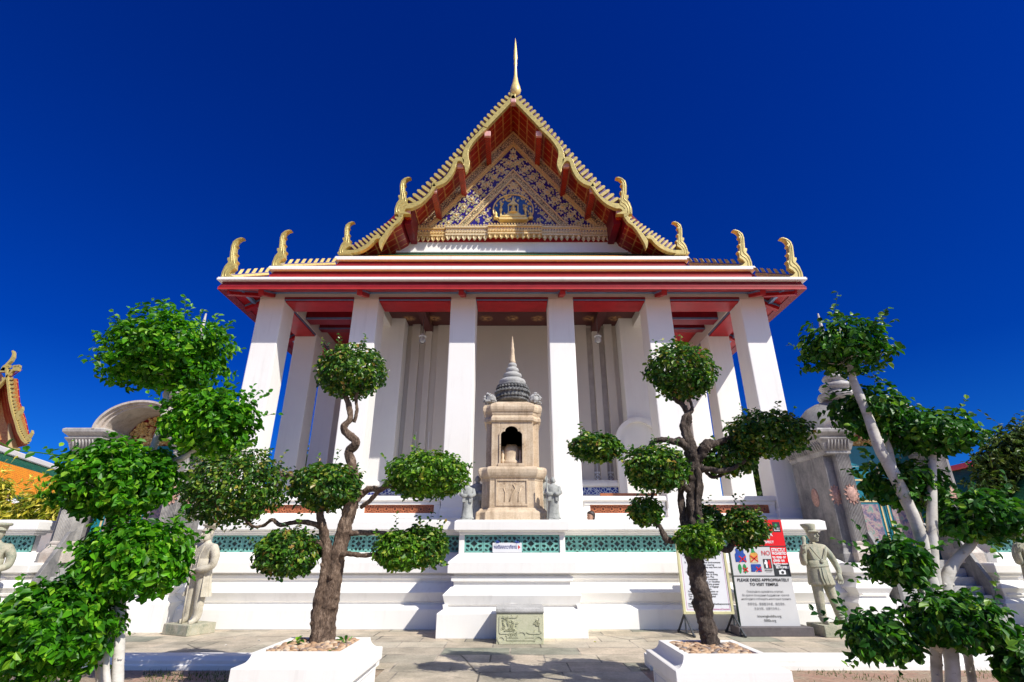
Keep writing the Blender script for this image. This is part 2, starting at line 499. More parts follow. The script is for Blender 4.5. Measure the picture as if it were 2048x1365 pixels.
t.b.inputs['Roughness'].default_value = 0.8
hh = t.mix(t.mix(d1, d2, 0.4), (0, 0, 0), br.outputs['Fac'])
t.bump(hh, 0.5, 0.02)
M['paving'] = t.m

# garden soil with patches of worn brick
t = NT("garden_soil_and_worn_brick")
br = t.n("ShaderNodeTexBrick")
br.inputs['Scale'].default_value = 1.0
br.inputs['Brick Width'].default_value = 0.24; br.inputs['Row Height'].default_value = 0.115
br.inputs['Mortar Size'].default_value = 0.006
br.inputs['Color1'].default_value = (0.36, 0.19, 0.13, 1); br.inputs['Color2'].default_value = (0.44, 0.27, 0.19, 1)
br.inputs['Mortar'].default_value = (0.22, 0.17, 0.12, 1)
t.l(t.coord(1.0, (0, 0, R(45))), br.inputs['Vector'])
d1 = t.noise(1.6, 7, 0.65); d2 = t.noise(18, 6, 0.7)
soil = t.ramp(d2, [(0.3, (0.17, 0.12, 0.075)), (0.6, (0.40, 0.31, 0.21)), (0.75, (0.48, 0.39, 0.28))])
t.col(t.mix(soil, br.outputs['Color'], t.ramp(d1, [(0.45, (0, 0, 0)), (0.58, (0.8, 0.8, 0.8))])))
t.b.inputs['Roughness'].default_value = 0.95
t.bump(d2, 0.6, 0.03)
M['soil'] = t.m
M['pebble'] = None
t = NT("river_pebbles")
g = t.n("ShaderNodeNewGeometry")
c = t.ramp(g.outputs['Random Per Island'], [(0.0, (0.20, 0.17, 0.16)), (0.25, (0.42, 0.25, 0.14)), (0.6, (0.55, 0.36, 0.21)), (1.0, (0.60, 0.47, 0.34))])
t.col(t.mix(c, t.ramp(t.noise(40, 4, 0.6), [(0.3, (0.7, 0.7, 0.7)), (0.7, (1.1, 1.1, 1.1))]), 0.7, 'MULTIPLY'))
M['pebble'] = t.set(roughness=0.65)
M['grass'] = leaf_mat("grass_blades", [(0.0, (0.03, 0.08, 0.01)), (0.6, (0.07, 0.16, 0.02)), (1.0, (0.24, 0.24, 0.07))], 0.3, 0.5, 0.3)
# ------------------------------------------------------------------ mesh builder


class MB:
    def __init__(s):
        s.v = []; s.f = []; s.mi = []; s.sm = []

    def add(s, verts, faces, mat=0, smooth=False):
        o = len(s.v)
        s.v.extend([tuple(p) for p in verts])
        for k, f in enumerate(faces):
            s.f.append(tuple(o + i for i in f))
            s.mi.append(mat if not isinstance(mat, list) else mat[k])
            s.sm.append(smooth)
        return o

    def box(s, x0, x1, y0, y1, z0, z1, mat=0):
        v = [(x0, y0, z0), (x1, y0, z0), (x1, y1, z0), (x0, y1, z0), (x0, y0, z1), (x1, y0, z1), (x1, y1, z1), (x0, y1, z1)]
        s.add(v, [(0, 3, 2, 1), (4, 5, 6, 7), (0, 1, 5, 4), (1, 2, 6, 5), (2, 3, 7, 6), (3, 0, 4, 7)], mat)

    def hexa(s, v, mat=0):
        """8 corners: 4 of one end, 4 of the other, same order"""
        s.add(v, [(0, 3, 2, 1), (4, 5, 6, 7), (0, 1, 5, 4), (1, 2, 6, 5), (2, 3, 7, 6), (3, 0, 4, 7)], mat)

    def bar(s, a, b, w, h, up=(0, 0, 1), mat=0):
        a = Vector(a); b = Vector(b)
        d = (b - a).normalized()
        u = Vector(up)
        r = d.cross(u).normalized()
        u = r.cross(d)
        r *= w / 2; u *= h / 2
        s.hexa([a - r - u, a + r - u, a + r + u, a - r + u, b - r - u, b + r - u, b + r + u, b - r + u], mat)

    def prism(s, poly, y0, y1, mat=0, plane='xz', side=None):
        """extrude a flat outline; plane 'xz' runs along y, 'xy' along z, 'yz' along x"""
        n = len(poly)
        mp = {'xz': lambda p, q: (p[0], q, p[1]), 'xy': lambda p, q: (p[0], p[1], q), 'yz': lambda p, q: (q, p[0], p[1])}[plane]
        v = [mp(p, y0) for p in poly] + [mp(p, y1) for p in poly]
        f = [tuple(range(n)), tuple(range(2 * n - 1, n - 1, -1))]
        f += [(i, i + n, (i + 1) % n + n, (i + 1) % n) for i in range(n)]
        sd = mat if side is None else side
        s.add(v, f, [mat, mat] + [sd] * n)

    def rings(s, rings, mat=0, smooth=False, close=False, cap0=True, cap1=True, mats=None):
        n = len(rings[0])
        v = [p for r in rings for p in r]
        f = []; ml = []
        m = len(rings)
        for j in range(m if close else m - 1):
            j2 = (j + 1) % m
            for i in range(n):
                i2 = (i + 1) % n
                f.append((j * n + i, j * n + i2, j2 * n + i2, j2 * n + i))
                ml.append(mats[j] if mats else mat)
        if not close:
            if cap0:
                f.append(tuple(range(n - 1, -1, -1))); ml.append(mats[0] if mats else mat)
            if cap1:
                f.append(tuple((m - 1) * n + i for i in range(n))); ml.append(mats[-1] if mats else mat)
        s.add(v, f, ml, smooth)

    def mould(s, x0, x1, y0, y1, prof, mat=0, mats=None, chamfer=0.0, cap=True):
        """stack of rectangles: prof is (outset, z); every ring is the plan grown by outset"""
        rs = []
        for o, z in prof:
            a, b, c, d = x0 - o, x1 + o, y0 - o, y1 + o
            if chamfer:
                k = chamfer
                rs.append([(a + k, c, z), (b - k, c, z), (b, c + k, z), (b, d - k, z), (b - k, d, z), (a + k, d, z), (a, d - k, z), (a, c + k, z)])
            else:
                rs.append([(a, c, z), (b, c, z), (b, d, z), (a, d, z)])
        s.rings(rs, mat, mats=mats, cap0=cap, cap1=cap)

    def rect_sweep(s, x0, x1, y0, y1, prof, mats=None, mat=0):
        """closed moulding swept round a rectangle"""
        rs = []
        for o, z in prof:
            a, b, c, d = x0 - o, x1 + o, y0 - o, y1 + o
            rs.append([(a, c, z), (b, c, z), (b, d, z), (a, d, z)])
        s.rings(rs, mat, close=True, mats=mats)

    def lathe(s, prof, c=(0, 0, 0), n=20, mat=0, smooth=True, sx=1.0, sy=1.0, mats=None):
        rs = []
        for r, z in prof:
            rs.append([(c[0] + sx * max(r, 1e-4) * math.cos(2 * PI * i / n), c[1] + sy * max(r, 1e-4) * math.sin(2 * PI * i / n), c[2] + z) for i in range(n)])
        s.rings(rs, mat, smooth, mats=mats)

    def tube(s, pts, rad, n=10, mat=0, rough=0.0, seed=0.0, smooth=True, freq=6.0, ridge=0.0):
        pts = [Vector(p) for p in pts]
        if not hasattr(rad, '__len__'):
            rad = [rad] * len(pts)
        rs = []
        prev = None
        for i, p in enumerate(pts):
            d = (pts[min(i + 1, len(pts) - 1)] - pts[max(i - 1, 0)]).normalized()
            if prev is None:
                ref = Vector((0, 1, 0)) if abs(d.y) < 0.8 else Vector((1, 0, 0))
                u = (ref - d * ref.dot(d)).normalized()
            else:
                u = (prev - d * prev.dot(d)).normalized()
            prev = u
            w = d.cross(u)
            ring = []
            for k in range(n):
                a = 2 * PI * k / n
                dirv = u * math.cos(a) + w * math.sin(a)
                r = rad[i]
                if rough:
                    q = p + dirv * r
                    r *= 1 + rough * (noise.fractal(q * freq + Vector((seed, 0, 0)), 0.8, 2.0, 5) + 0.5 * abs(noise.noise(q * freq * 2.3 + Vector((0, seed, 0)))))
                if ridge:
                    r *= 1 + ridge * math.sin(3 * a + seed + i * 0.12) + 0.5 * ridge * math.sin(5 * a + 2.1 * seed - i * 0.1)
                ring.append(p + dirv * r)
            rs.append(ring)
        s.rings(rs, mat, smooth)

    def build(s, name, mats, parent=None, bevel=0.0, seg=2, label=None, fix=True, angle=35):
        me = bpy.data.meshes.new(name)
        me.from_pydata(s.v, [], s.f)
        for m in (mats if isinstance(mats, (list, tuple)) else [mats]):
            me.materials.append(m)
        me.polygons.foreach_set('material_index', s.mi)
        me.polygons.foreach_set('use_smooth', s.sm)
        if fix:
            bm = bmesh.new(); bm.from_mesh(me)
            bmesh.ops.recalc_face_normals(bm, faces=bm.faces)
            bm.to_mesh(me); bm.free()
        me.update()
        o = bpy.data.objects.new(name, me)
        COL.objects.link(o)
        if bevel:
            b = o.modifiers.new('bevel', 'BEVEL')
            b.width = bevel; b.segments = seg; b.limit_method = 'ANGLE'; b.angle_limit = R(angle)
            b.harden_normals = False
        if parent:
            put(o, parent)
        if label:
            o['label'] = label
        return o


def put(o, parent):
    """parent a part whose mesh is laid out in world metres"""
    o.parent = parent
    o.matrix_parent_inverse = parent_matrix(parent).inverted()


def parent_matrix(p):
    m = Matrix.LocRotScale(p.location, p.rotation_euler, p.scale)
    if p.parent:
        m = parent_matrix(p.parent) @ p.matrix_parent_inverse @ m
    return m


def thing(name, label, cat, loc=(0, 0, 0), group=None):
    o = bpy.data.objects.new(name, None)
    o.empty_display_size = 0.2
    COL.objects.link(o)
    o.location = loc
    o['label'] = label; o['category'] = cat
    if group:
        o['group'] = group
    return o


def tag(o, label, cat, group=None):
    o['label'] = label; o['category'] = cat
    if group:
        o['group'] = group
    return o


def structure(o):
    o['kind'] = 'structure'
    return o


def copy_tree(o, parent=None):
    c = o.copy()
    COL.objects.link(c)
    if parent:
        mpi = o.matrix_parent_inverse.copy()
        c.parent = parent
        c.matrix_parent_inverse = mpi
    for ch in [q for q in bpy.data.objects if q.parent == o]:
        copy_tree(ch, c)
    return c


def catmull(pts, n=6):
    """smooth path through points that may carry extra numbers (radius)"""
    P = [list(p) for p in pts]
    P = [P[0]] + P + [P[-1]]
    out = []
    for i in range(1, len(P) - 2):
        a, b, c, d = P[i - 1], P[i], P[i + 1], P[i + 2]
        for k in range(n):
            t = k / n
            out.append([0.5 * ((2 * b[j]) + (-a[j] + c[j]) * t + (2 * a[j] - 5 * b[j] + 4 * c[j] - d[j]) * t * t + (-a[j] + 3 * b[j] - 3 * c[j] + d[j]) * t ** 3) for j in range(len(b))])
    out.append(P[-2])
    return out


# skinned figures ------------------------------------------------------
def skin_mesh(name, verts, edges, radii, root=0, sub=2):
    me = bpy.data.meshes.new(name)
    me.from_pydata(verts, edges, [])
    o = bpy.data.objects.new(name, me)
    COL.objects.link(o)
    o.modifiers.new('skin', 'SKIN')
    for i, r in enumerate(radii):
        sv = me.skin_vertices[0].data[i]
        sv.radius = r if hasattr(r, '__len__') else (r, r)
        sv.use_root = (i == root)
    if sub:
        m = o.modifiers.new('sub', 'SUBSURF'); m.levels = sub; m.render_levels = sub
    dg = bpy.context.evaluated_depsgraph_get()
    ev = o.evaluated_get(dg)
    res = bpy.data.meshes.new_from_object(ev)
    vs = [tuple(v.co) for v in res.vertices]
    fs = [tuple(p.vertices) for p in res.polygons]
    bpy.data.objects.remove(o)
    bpy.data.meshes.remove(me); bpy.data.meshes.remove(res)
    return vs, fs


class Skel:
    def __init__(s):
        s.v = []; s.e = []; s.r = []

    def pt(s, p, r, frm=None):
        s.v.append(tuple(p)); s.r.append(r)
        if frm is not None:
            s.e.append((frm, len(s.v) - 1))
        return len(s.v) - 1

    def chain(s, frm, lst):
        for p, r in lst:
            frm = s.pt(p, r, frm)
        return frm

    def mesh(s, root=0, sub=2):
        return skin_mesh('tmp', s.v, s.e, s.r, root, sub)


# text -----------------------------------------------------------------
def text_geo(mb, body, x, z, size, y, mat=0, align='LEFT', bold=0.0, width=None, depth=0.0015, shear=0.0, spacing=1.0):
    """letters standing in the xz plane, facing -y, as flat solid shapes added to mb"""
    cu = bpy.data.curves.new('lettering', 'FONT')
    cu.body = body
    cu.size = size
    cu.align_x = align
    cu.offset = bold * size
    cu.shear = shear
    cu.space_line = spacing
    cu.resolution_u = 3
    o = bpy.data.objects.new('lettering', cu)
    COL.objects.link(o)
    bpy.context.view_layer.update()
    dg = bpy.context.evaluated_depsgraph_get()
    me = bpy.data.meshes.new_from_object(o.evaluated_get(dg))
    vs = [v.co.copy() for v in me.vertices]
    fs = [tuple(p.vertices) for p in me.polygons]
    bpy.data.objects.remove(o); bpy.data.curves.remove(cu); bpy.data.meshes.remove(me)
    if not vs:
        return
    k = 1.0
    w = max(v.x for v in vs) - min(v.x for v in vs)
    if width and w > 0:
        k = width / w
    mb.add([(x + v.x * k, y - depth, z + v.y) for v in vs], fs, mat)


# foliage --------------------------------------------------------------
def leaf(mb, p, nrm, d, L, W, fold=0.25, mat=0):
    """one pointed leaf, folded at the midrib; nrm is its face, d its length direction"""
    d = (d - nrm * d.dot(nrm))
    if d.length < 1e-5:
        d = Vector((1, 0, 0))
    d.normalize()
    s = nrm.cross(d)
    up = nrm * (W * fold)
    a = p; t = p + d * L - nrm * (L * 0.12)
    m1 = p + d * (L * 0.33); m2 = p + d * (L * 0.72) - nrm * (L * 0.03)
    mb.add([a, m1 + s * (W * 0.5) + up, m2 + s * (W * 0.38) + up, t, m2 - s * (W * 0.38) + up, m1 - s * (W * 0.5) + up],
           [(0, 1, 2, 3), (0, 3, 4, 5)], mat)


def rvec(r):
    while True:
        v = Vector((r.uniform(-1, 1), r.uniform(-1, 1), r.uniform(-1, 1)))
        if 0.05 < v.length < 1:
            return v.normalized()


def crown_geo(mb, c, rad, n, L, W, seed=0, lump=0.22, shell=0.45, flat=0.0, droop=0.25, sprigs=0, gap=0.0, lf=2.4, mat=0):
    """leaves through a lumpy ellipsoid, densest near its surface"""
    r = random.Random(seed)
    c = Vector(c)
    off = Vector((seed * 3.17, seed * 1.3, -seed * 0.7))
    k = 0
    tries = 0
    while k < n and tries < n * 6:
        tries += 1
        d = rvec(r)
        if gap and noise.noise(d * 2.2 + off * 2) > 0.52 - gap:
            if r.random() < 0.85:
                continue
        m = 1 + lump * noise.fractal(d * lf + off, 1.0, 2.0, 3)
        t = 1 - shell * (r.random() ** 1.6)
        dz = d.z * (1 - flat) if d.z < 0 else d.z
        p = c + Vector((d.x * rad[0], d.y * rad[1], dz * rad[2])) * (m * t)
        nn = Vector((d.x / rad[0], d.y / rad[1], d.z / rad[2])).normalized()
        nn = (nn * 0.9 + Vector((0, 0, 0.45)) + rvec(r) * 0.75).normalized()
        dd = (nn * 0.2 + rvec(r) * 1.0 + Vector((d.x, d.y, -droop))).normalized()
        s = r.uniform(0.5, 1.4)
        leaf(mb, p, nn, dd, L * s, W * s * r.uniform(0.8, 1.1), r.uniform(0.1, 0.4), mat)
        k += 1
    for j in range(sprigs):
        d = rvec(r)
        d.z = abs(d.z) * 0.9 + 0.1 if r.random() < 0.7 else d.z
        d.normalize()
        p = c + Vector((d.x * rad[0], d.y * rad[1], d.z * rad[2])) * 0.95
        g = (d * 0.8 + Vector((0, 0, 0.5)) + rvec(r) * 0.5).normalized()
        ln = r.uniform(2.0, 4.2) * L
        q = p + g * ln
        side = g.cross(Vector((0, 0, 1)))
        if side.length < 0.1:
            side = Vector((1, 0, 0))
        side.normalize()
        w = L * 0.035
        mb.tube([p, p + g * ln * 0.5, q], [w, w * 0.8, w * 0.5], 4, mat)
        m = 6
        for i in range(m):
            t = 0.25 + 0.75 * i / (m - 1)
            sg = 1 if i % 2 else -1
            leaf(mb, p + g * ln * t, (Vector((0, -0.6, 0.6)) + rvec(r) * 0.6).normalized(), side * sg + g * 0.7, L * r.uniform(0.7, 1.0), W * 0.9, 0.2, mat)
# ------------------------------------------------------------------ ground
g = MB()
g.add([(-400, -300, -0.012), (400, -300, -0.012), (400, 900, -0.012), (-400, 900, -0.012)], [(0, 1, 2, 3)])
structure(g.build("ground", M['soil'], fix=False))
g = MB()
g.add([(-40, 8.2, 0), (40, 8.2, 0), (40, 60, 0), (-40, 60, 0)], [(0, 1, 2, 3)])
g.add([(-1.75, -2, 0), (1.75, -2, 0), (1.75, 8.2, 0), (-1.75, 8.2, 0)], [(0, 1, 2, 3)])
structure(g.build("paving", M['paving'], fix=False))

# ------------------------------------------------------------------ temple
YC = 14.2            # front face of the portico columns
temple = thing("temple_hall", "white columned temple hall with red eaves and steep gilded gable", "temple", (0, 12.0, 0))


def prof_v(pairs, yref):
    """(distance, photo height) pairs to (outset, z) pairs"""
    return [(yref - Y, zv(v, Y) if v is not None else 0.0) for Y, v in pairs]


BASE = [(12.0, None), (12.0, 1219.5), (12.13, 1210.5), (12.22, 1209), (12.22, 1205), (12.17, 1203), (12.08, 1185.5), (12.30, 1166.5),
        (12.37, 1165.5), (12.37, 1159), (12.31, 1158), (12.31, 1151), (12.36, 1150), (12.36, 1147), (12.22, 1146.5), (12.22, 1125), (12.48, 1106), (12.58, 1105)]
CORN = [(12.58, 1071), (12.53, 1070), (12.53, 1066), (12.46, 1065), (12.46, 1061.5), (12.36, 1060), (12.36, 1043), (12.44, 1040)]
XB_ = 30.0
pf = prof_v(BASE, 12.0)
cf = prof_v(CORN, 12.0)
ztop = cf[-1][1]
zl0, zl1 = pf[-1][1], cf[0][1]
# parapet wall of the lower terrace with its recessed band, broken by the two gates
for xa, xb in ((-XB_, -10.45), (-7.52, 7.52), (10.45, XB_)):
    b = MB()
    b.mould(xa, xb, 12.0, 13.6, pf, cap=True)
    b.mould(xa, xb, 12.0, 13.4, cf, cap=True)
    b.box(xa + 0.7, xb - 0.7, 12.72, 12.95, zl0 - 0.02, zl1 + 0.02)
    b.build("platform", M['white'], temple, 0.012)
# walkway floor behind the parapet and the upper terrace the columns stand on
FLOOR = 1.30
zt = zv(1036, 14.05)
b = MB()
b.box(-XB_, XB_, 12.9, 46, 0.2, FLOOR)
b.build("walkway_floor", M['white'], temple)
b = MB()
b.mould(-8.25, 8.25, 14.0, 44, [(0.12, FLOOR - 0.02), (0.12, FLOOR + 0.3), (0.0, FLOOR + 0.42), (0.0, zt - 0.2), (0.06, zt - 0.16), (0.06, zt)])
b.build("terrace", M['white'], temple, 0.01)


def lattice_geo(mb, x0, x1, y, z0, z1, n, d=0.035, style=0, face=0, back=1):
    """openwork ceramic tiles: squares with a four-lobed figure, in front of a dark recess"""
    w = (x1 - x0) / n
    h = z1 - z0
    mb.box(x0, x1, y + d, y + d + 0.02, z0, z1, back)
    t = min(w, h) * 0.085

    def strip(pts, closed=False, tt=t):
        for i in range(len(pts) - (0 if closed else 1)):
            p = pts[i]; q = pts[(i + 1) % len(pts)]
            mb.bar((p[0], y + d * 0.5, p[1]), (q[0], y + d * 0.5, q[1]), d, tt, (0, 1, 0) if False else (0, 1, 0.0001), face)
    for k in range(n):
        a = x0 + k * w; cx = a + w / 2; cz = (z0 + z1) / 2
        e = t * 0.55
        strip([(a + e, z0 + e), (a + w - e, z0 + e), (a + w - e, z1 - e), (a + e, z1 - e)], True, t * 1.1)
        r = 0.27
        dia = [(cx, cz + h * r), (cx + w * r * 0.45, cz + h * r * 0.45), (cx + w * r, cz), (cx + w * r * 0.45, cz - h * r * 0.45), (cx, cz - h * r), (cx - w * r * 0.45, cz - h * r * 0.45), (cx - w * r, cz), (cx - w * r * 0.45, cz + h * r * 0.45)]
        strip(dia, True)
        for sx in (-1, 1):
            for sz in (-1, 1):
                bx, bz = cx + sx * w * 0.5, cz + sz * h * 0.5
                arc = [(bx - sx * w * 0.30 * math.cos(q) - 0 * sx, bz - sz * h * 0.30 * math.sin(q)) for q in (0, PI / 6, PI / 3, PI / 2)]
                strip([(arc[0][0], bz - sz * e)] + arc + [(bx - sx * e, arc[-1][1])], False, t * 0.85)
                strip([(cx + sx * w * r * 0.5, cz + sz * h * r * 0.5), (bx - sx * w * 0.2, bz - sz * h * 0.2)], False, t * 0.85)
            strip([(cx + sx * w * r, cz), (cx + sx * (w * 0.5 - e), cz)], False, t * 0.85)
        for sz in (-1, 1):
            strip([(cx, cz + sz * h * r), (cx, cz + sz * (h * 0.5 - e))], False, t * 0.85)


TW = 0.375
edges_ = [-16, -13.5, -11.05, None, -6.92, -4.1, -1.12, None, 1.12, 4.1, 6.92, None, 11.05, 13.5, 16]
for x0, x1 in zip(edges_[:-1], edges_[1:]):
    if x0 is None or x1 is None:
        continue
    lb = MB()
    nn_ = max(2, round((x1 - x0) / TW))
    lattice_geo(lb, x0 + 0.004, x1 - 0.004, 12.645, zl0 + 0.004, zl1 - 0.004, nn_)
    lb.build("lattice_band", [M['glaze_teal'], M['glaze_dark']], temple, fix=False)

# projecting pedestal in the middle
PED = [(10.84, None), (10.84, 1228), (10.96, 1217.5), (11.0, 1216.5), (11.0, 1211.5), (10.97, 1210.5), (10.92, 1191), (11.06, 1174.5),
       (11.11, 1173.5), (11.11, 1164), (11.06, 1163), (11.06, 1153), (11.11, 1152), (11.11, 1148), (10.99, 1147), (10.99, 1124.6), (11.19, 1107), (11.21, 1106)]
PCOR = [(11.21, 1070), (11.18, 1069), (11.18, 1064), (11.12, 1063), (11.12, 1061.5), (11.08, 1060.5), (11.08, 1043), (11.14, 1040)]
HWP = 1.42
b = MB()
pp = prof_v(PED, 10.84)
pc = prof_v(PCOR, 10.84)
b.mould(-HWP, HWP, 10.84, 13.2, pp)
b.mould(-HWP, HWP, 10.84, 12.88, pc)
pz0, pz1 = pp[-1][1], pc[0][1]
b.box(-HWP + 0.37, HWP - 0.37, 11.31, 12.3, pz0 - 0.02, pz1 + 0.02)
for sx in (-1, 1):
    b.box(sx * 1.03 - 0.055, sx * 1.03 + 0.055, 11.216, 12.3, pz0 - 0.02, pz1 + 0.02)
pz_ = [p for p in pp]
zz0 = pp[4][1]
for cx in (-1.28, 0.0, 1.28):     # small feet under the second step
    b.prism([(cx - 0.05, zz0 + 0.02), (cx + 0.05, zz0 + 0.02), (cx + 0.035, zz0 - 0.045), (cx + 0.05, zz0 - 0.085), (cx - 0.05, zz0 - 0.085), (cx - 0.035, zz0 - 0.045)], 10.925, 11.0)
ped = b.build("pedestal", M['white'], temple, 0.01)
lb = MB()
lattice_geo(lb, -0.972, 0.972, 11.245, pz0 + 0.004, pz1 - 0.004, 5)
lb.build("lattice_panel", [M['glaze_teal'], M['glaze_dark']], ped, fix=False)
SHZ = pc[-1][1]

# columns -----------------------------------------------------------------
CX = [-7.46, -4.53, -1.51, 1.51, 4.53, 7.46]
HWC = 0.39
ZS = 8.77            # underside of the beams
ZB = 9.0             # top of the beams
rowsY = [14.2, 17.0, 19.8, 22.6, 25.4, 28.2]


def column(x, y):
    c = MB()
    c.mould(x - HWC, x + HWC, y, y + 2 * HWC, [(0.035, zt - 0.02), (0.035, zt + 0.2), (0.0, zt + 0.24), (0.0, ZS + 0.001)])
    return c.build("column", M['white'], temple, 0.035, 2)


for x in CX:
    column(x, YC)
for y in rowsY[1:]:
    for x in (CX[0], CX[-1]):
        column(x, y)

# beams: plastered, with red painted undersides between the columns
def beam(x0, x1, y0, y1, z0=ZS, z1=ZB + 0.25):
    c = MB(); c.box(x0, x1, y0, y1, z0, z1)
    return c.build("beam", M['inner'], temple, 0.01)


beam(CX[0] - HWC, CX[-1] + HWC, YC + 0.002, YC + 2 * HWC)
for sx in (0, -1):
    beam(CX[sx] - HWC + 0.003, CX[sx] + HWC - 0.003, YC + 2 * HWC, 30)
for x in (CX[1], CX[-2]):
    beam(x - 0.3, x + 0.3, YC + 2 * HWC, 16.35)


def lintel(x0, x1, y0, y1):
    p = MB()
    p.box(x0, x1, y0, y1, ZS - 0.10, ZS - 0.002, 0)
    q = p.build("soffit_panel", M['red'], temple, 0.008)
    e2 = MB()
    e2.box(x0 - 0.02, x1 + 0.02, y0 - 0.03, y1 + 0.03, ZS - 0.06, ZS - 0.015, 0)
    e2.box(x0 - 0.025, x1 + 0.025, y0 - 0.035, y1 + 0.035, ZS - 0.015, ZS + 0.05, 1)
    e2.build("trim", [M['blue_trim'], M['dark_red']], q)


for a, c in zip(CX[:-1], CX[1:]):
    lintel(a + HWC + 0.02, c - HWC - 0.02, YC + 0.02, YC + 2 * HWC - 0.05)
for y0, y1 in zip(rowsY[:-1], rowsY[1:]):
    for x in (CX[0], CX[-1]):
        lintel(x - HWC + 0.05, x + HWC - 0.05, y0 + 2 * HWC + 0.02, y1 - 0.02)

# aisle ceilings, with cross beams
for a, c in ((CX[0] + HWC, CX[1]), (CX[-2], CX[-1] - HWC)):
    b = MB(); b.box(a, c, YC + 0.8, 30, 9.26, 9.34)
    b.build("aisle_ceiling", M['red'], temple)
for y in rowsY[1:]:
    for a, c in ((CX[0] + HWC, -4.62), (4.62, CX[-1] - HWC)):
        q = MB(); q.box(a, c, y + 0.12, y + 0.42, 9.02, 9.26, 0); q.box(a, c, y + 0.10, y + 0.12, 9.02, 9.07, 1)
        q.build("cross_beam", [M['dark_red'], M['blue_trim']], temple)
for a, c in ((CX[0] + HWC, CX[1] - 0.3), (CX[-2] + 0.3, CX[-1] - HWC)):
    q = MB(); q.box(a, c, 15.9, 16.35, 8.85, 9.2, 0); q.box(a - 0.0, c, 15.88, 15.90, 8.85, 8.92, 1)
    q.build("cross_beam", [M['dark_red'], M['blue_trim']], temple)
b = MB()
b.box(CX[1] + 0.3, CX[-2] - 0.3, YC + 0.8, 17.1, 9.1, 9.2)
b.build("portico_ceiling", M['dark_ceiling'], temple)
for x in (-3.0, 3.0):
    q = MB(); q.box(x - 0.14, x + 0.14, YC + 0.8, 17, 8.82, 9.1)
    q.build("ceiling_beam", M['dark_ceiling'], temple, 0.01)

# cella: walls, piers, pilasters and tall grilled windows
WY = 17.0
b = MB()
b.box(-4.62, 4.62, WY, WY + 0.6, zt - 0.05, 9.3)
b.box(-4.62, -4.1, WY + 0.6, 42, zt - 0.05, 10.4)
b.box(4.1, 4.62, WY + 0.6, 42, zt - 0.05, 10.4)
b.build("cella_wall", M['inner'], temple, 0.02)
for sx in (-1, 1):
    for (a, c, y) in ((3.76, 4.72, 16.35), (3.30, 3.60, 16.86), (2.87, 3.10, 16.86), (2.20, 2.68, 16.93)):
        q = MB()
        q.mould(min(sx * a, sx * c), max(sx * a, sx * c), y, WY + 0.004, [(0.03, zt - 0.04), (0.03, zt + 0.35), (0, zt + 0.4), (0, 9.12)])
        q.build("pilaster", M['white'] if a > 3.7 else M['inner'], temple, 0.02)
    for a, c in ((3.10, 3.30), (2.68, 2.87)):
        q = MB()
        q.box(min(sx * a, sx * c) + 0.002, max(sx * a, sx * c) - 0.002, WY - 0.012, WY + 0.05, 3.55, 9.0)
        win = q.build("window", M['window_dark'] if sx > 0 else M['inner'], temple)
        gq = MB()
        xc_ = sx * (a + c) / 2
        gq.box(xc_ - 0.007, xc_ + 0.007, WY - 0.05, WY - 0.03, 3.55, 5.2)
        hw_ = (c - a) / 2 - 0.004
        gq.box(xc_ - hw_, xc_ + hw_, WY - 0.045, WY - 0.03, 3.86, 3.89)
        for k in range(2):
            z = 3.58 + k * 0.15
            gq.bar((xc_ - hw_, WY - 0.04, z), (xc_ + hw_, WY - 0.04, z + 0.13), 0.015, 0.018, (0, 1, 0.001))
            gq.bar((xc_ + hw_, WY - 0.04, z), (xc_ - hw_, WY - 0.04, z + 0.13), 0.015, 0.018, (0, 1, 0.001))
        gq.build("grille", M['text_white'], win, fix=False)
for sx in (-1, 1):
    b = MB()
    b.mould(min(sx * 1.7, sx * 4.75), max(sx * 1.7, sx * 4.75), 16.3, WY + 0.01, [(0.0, zt), (0.0, 3.08), (-0.05, 3.1), (-0.05, 3.34), (0.04, 3.36), (0.04, 3.44), (0.0, 3.5), (-0.1, 3.56)])
    b.build("wall_plinth", M['white'], temple, 0.012)
    q = MB(); q.box(min(sx * 1.76, sx * 4.69), max(sx * 1.76, sx * 4.69), 16.335, 16.36, 3.11, 3.33)
    q.build("tile_band", M['blue_tile'], temple)

# arched doorway casing seen beside the right pier
q = MB()
acx, ay = xu(1281, 900, 16.1), 16.1
ro, ri = 0.74, 0.60
zc_ = zv(835, ay) - ro
z0_ = 2.9
outer = [(acx - ro, z0_)] + [(acx - ro * math.cos(k * PI / 20), zc_ + ro * math.sin(k * PI / 20)) for k in range(21)] + [(acx + ro, z0_)]
inner = [(acx - ri, z0_)] + [(acx - ri * math.cos(k * PI / 20), zc_ + ri * math.sin(k * PI / 20)) for k in range(21)] + [(acx + ri, z0_)]
n_ = len(outer)
vv = [(x, ay, z) for x, z in outer] + [(x, ay, z) for x, z in inner] + [(x, ay + 0.22, z) for x, z in outer] + [(x, ay + 0.22, z) for x, z in inner]
ff = []
for i in range(n_ - 1):
    ff += [(i, i + 1, n_ + i + 1, n_ + i), (i, 2 * n_ + i, 2 * n_ + i + 1, i + 1), (n_ + i, n_ + i + 1, 3 * n_ + i + 1, 3 * n_ + i)]
q.add(vv, ff)
q.prism(inner, ay + 0.14, ay + 0.215)
q.build("arched_casing", M['white'], temple, 0)
q = MB(); q.box(acx - 0.8, acx + 0.8, 16.0, 16.4, zt, z0_ + 0.01)
q.build("casing_step", M['white'], temple, 0.01)
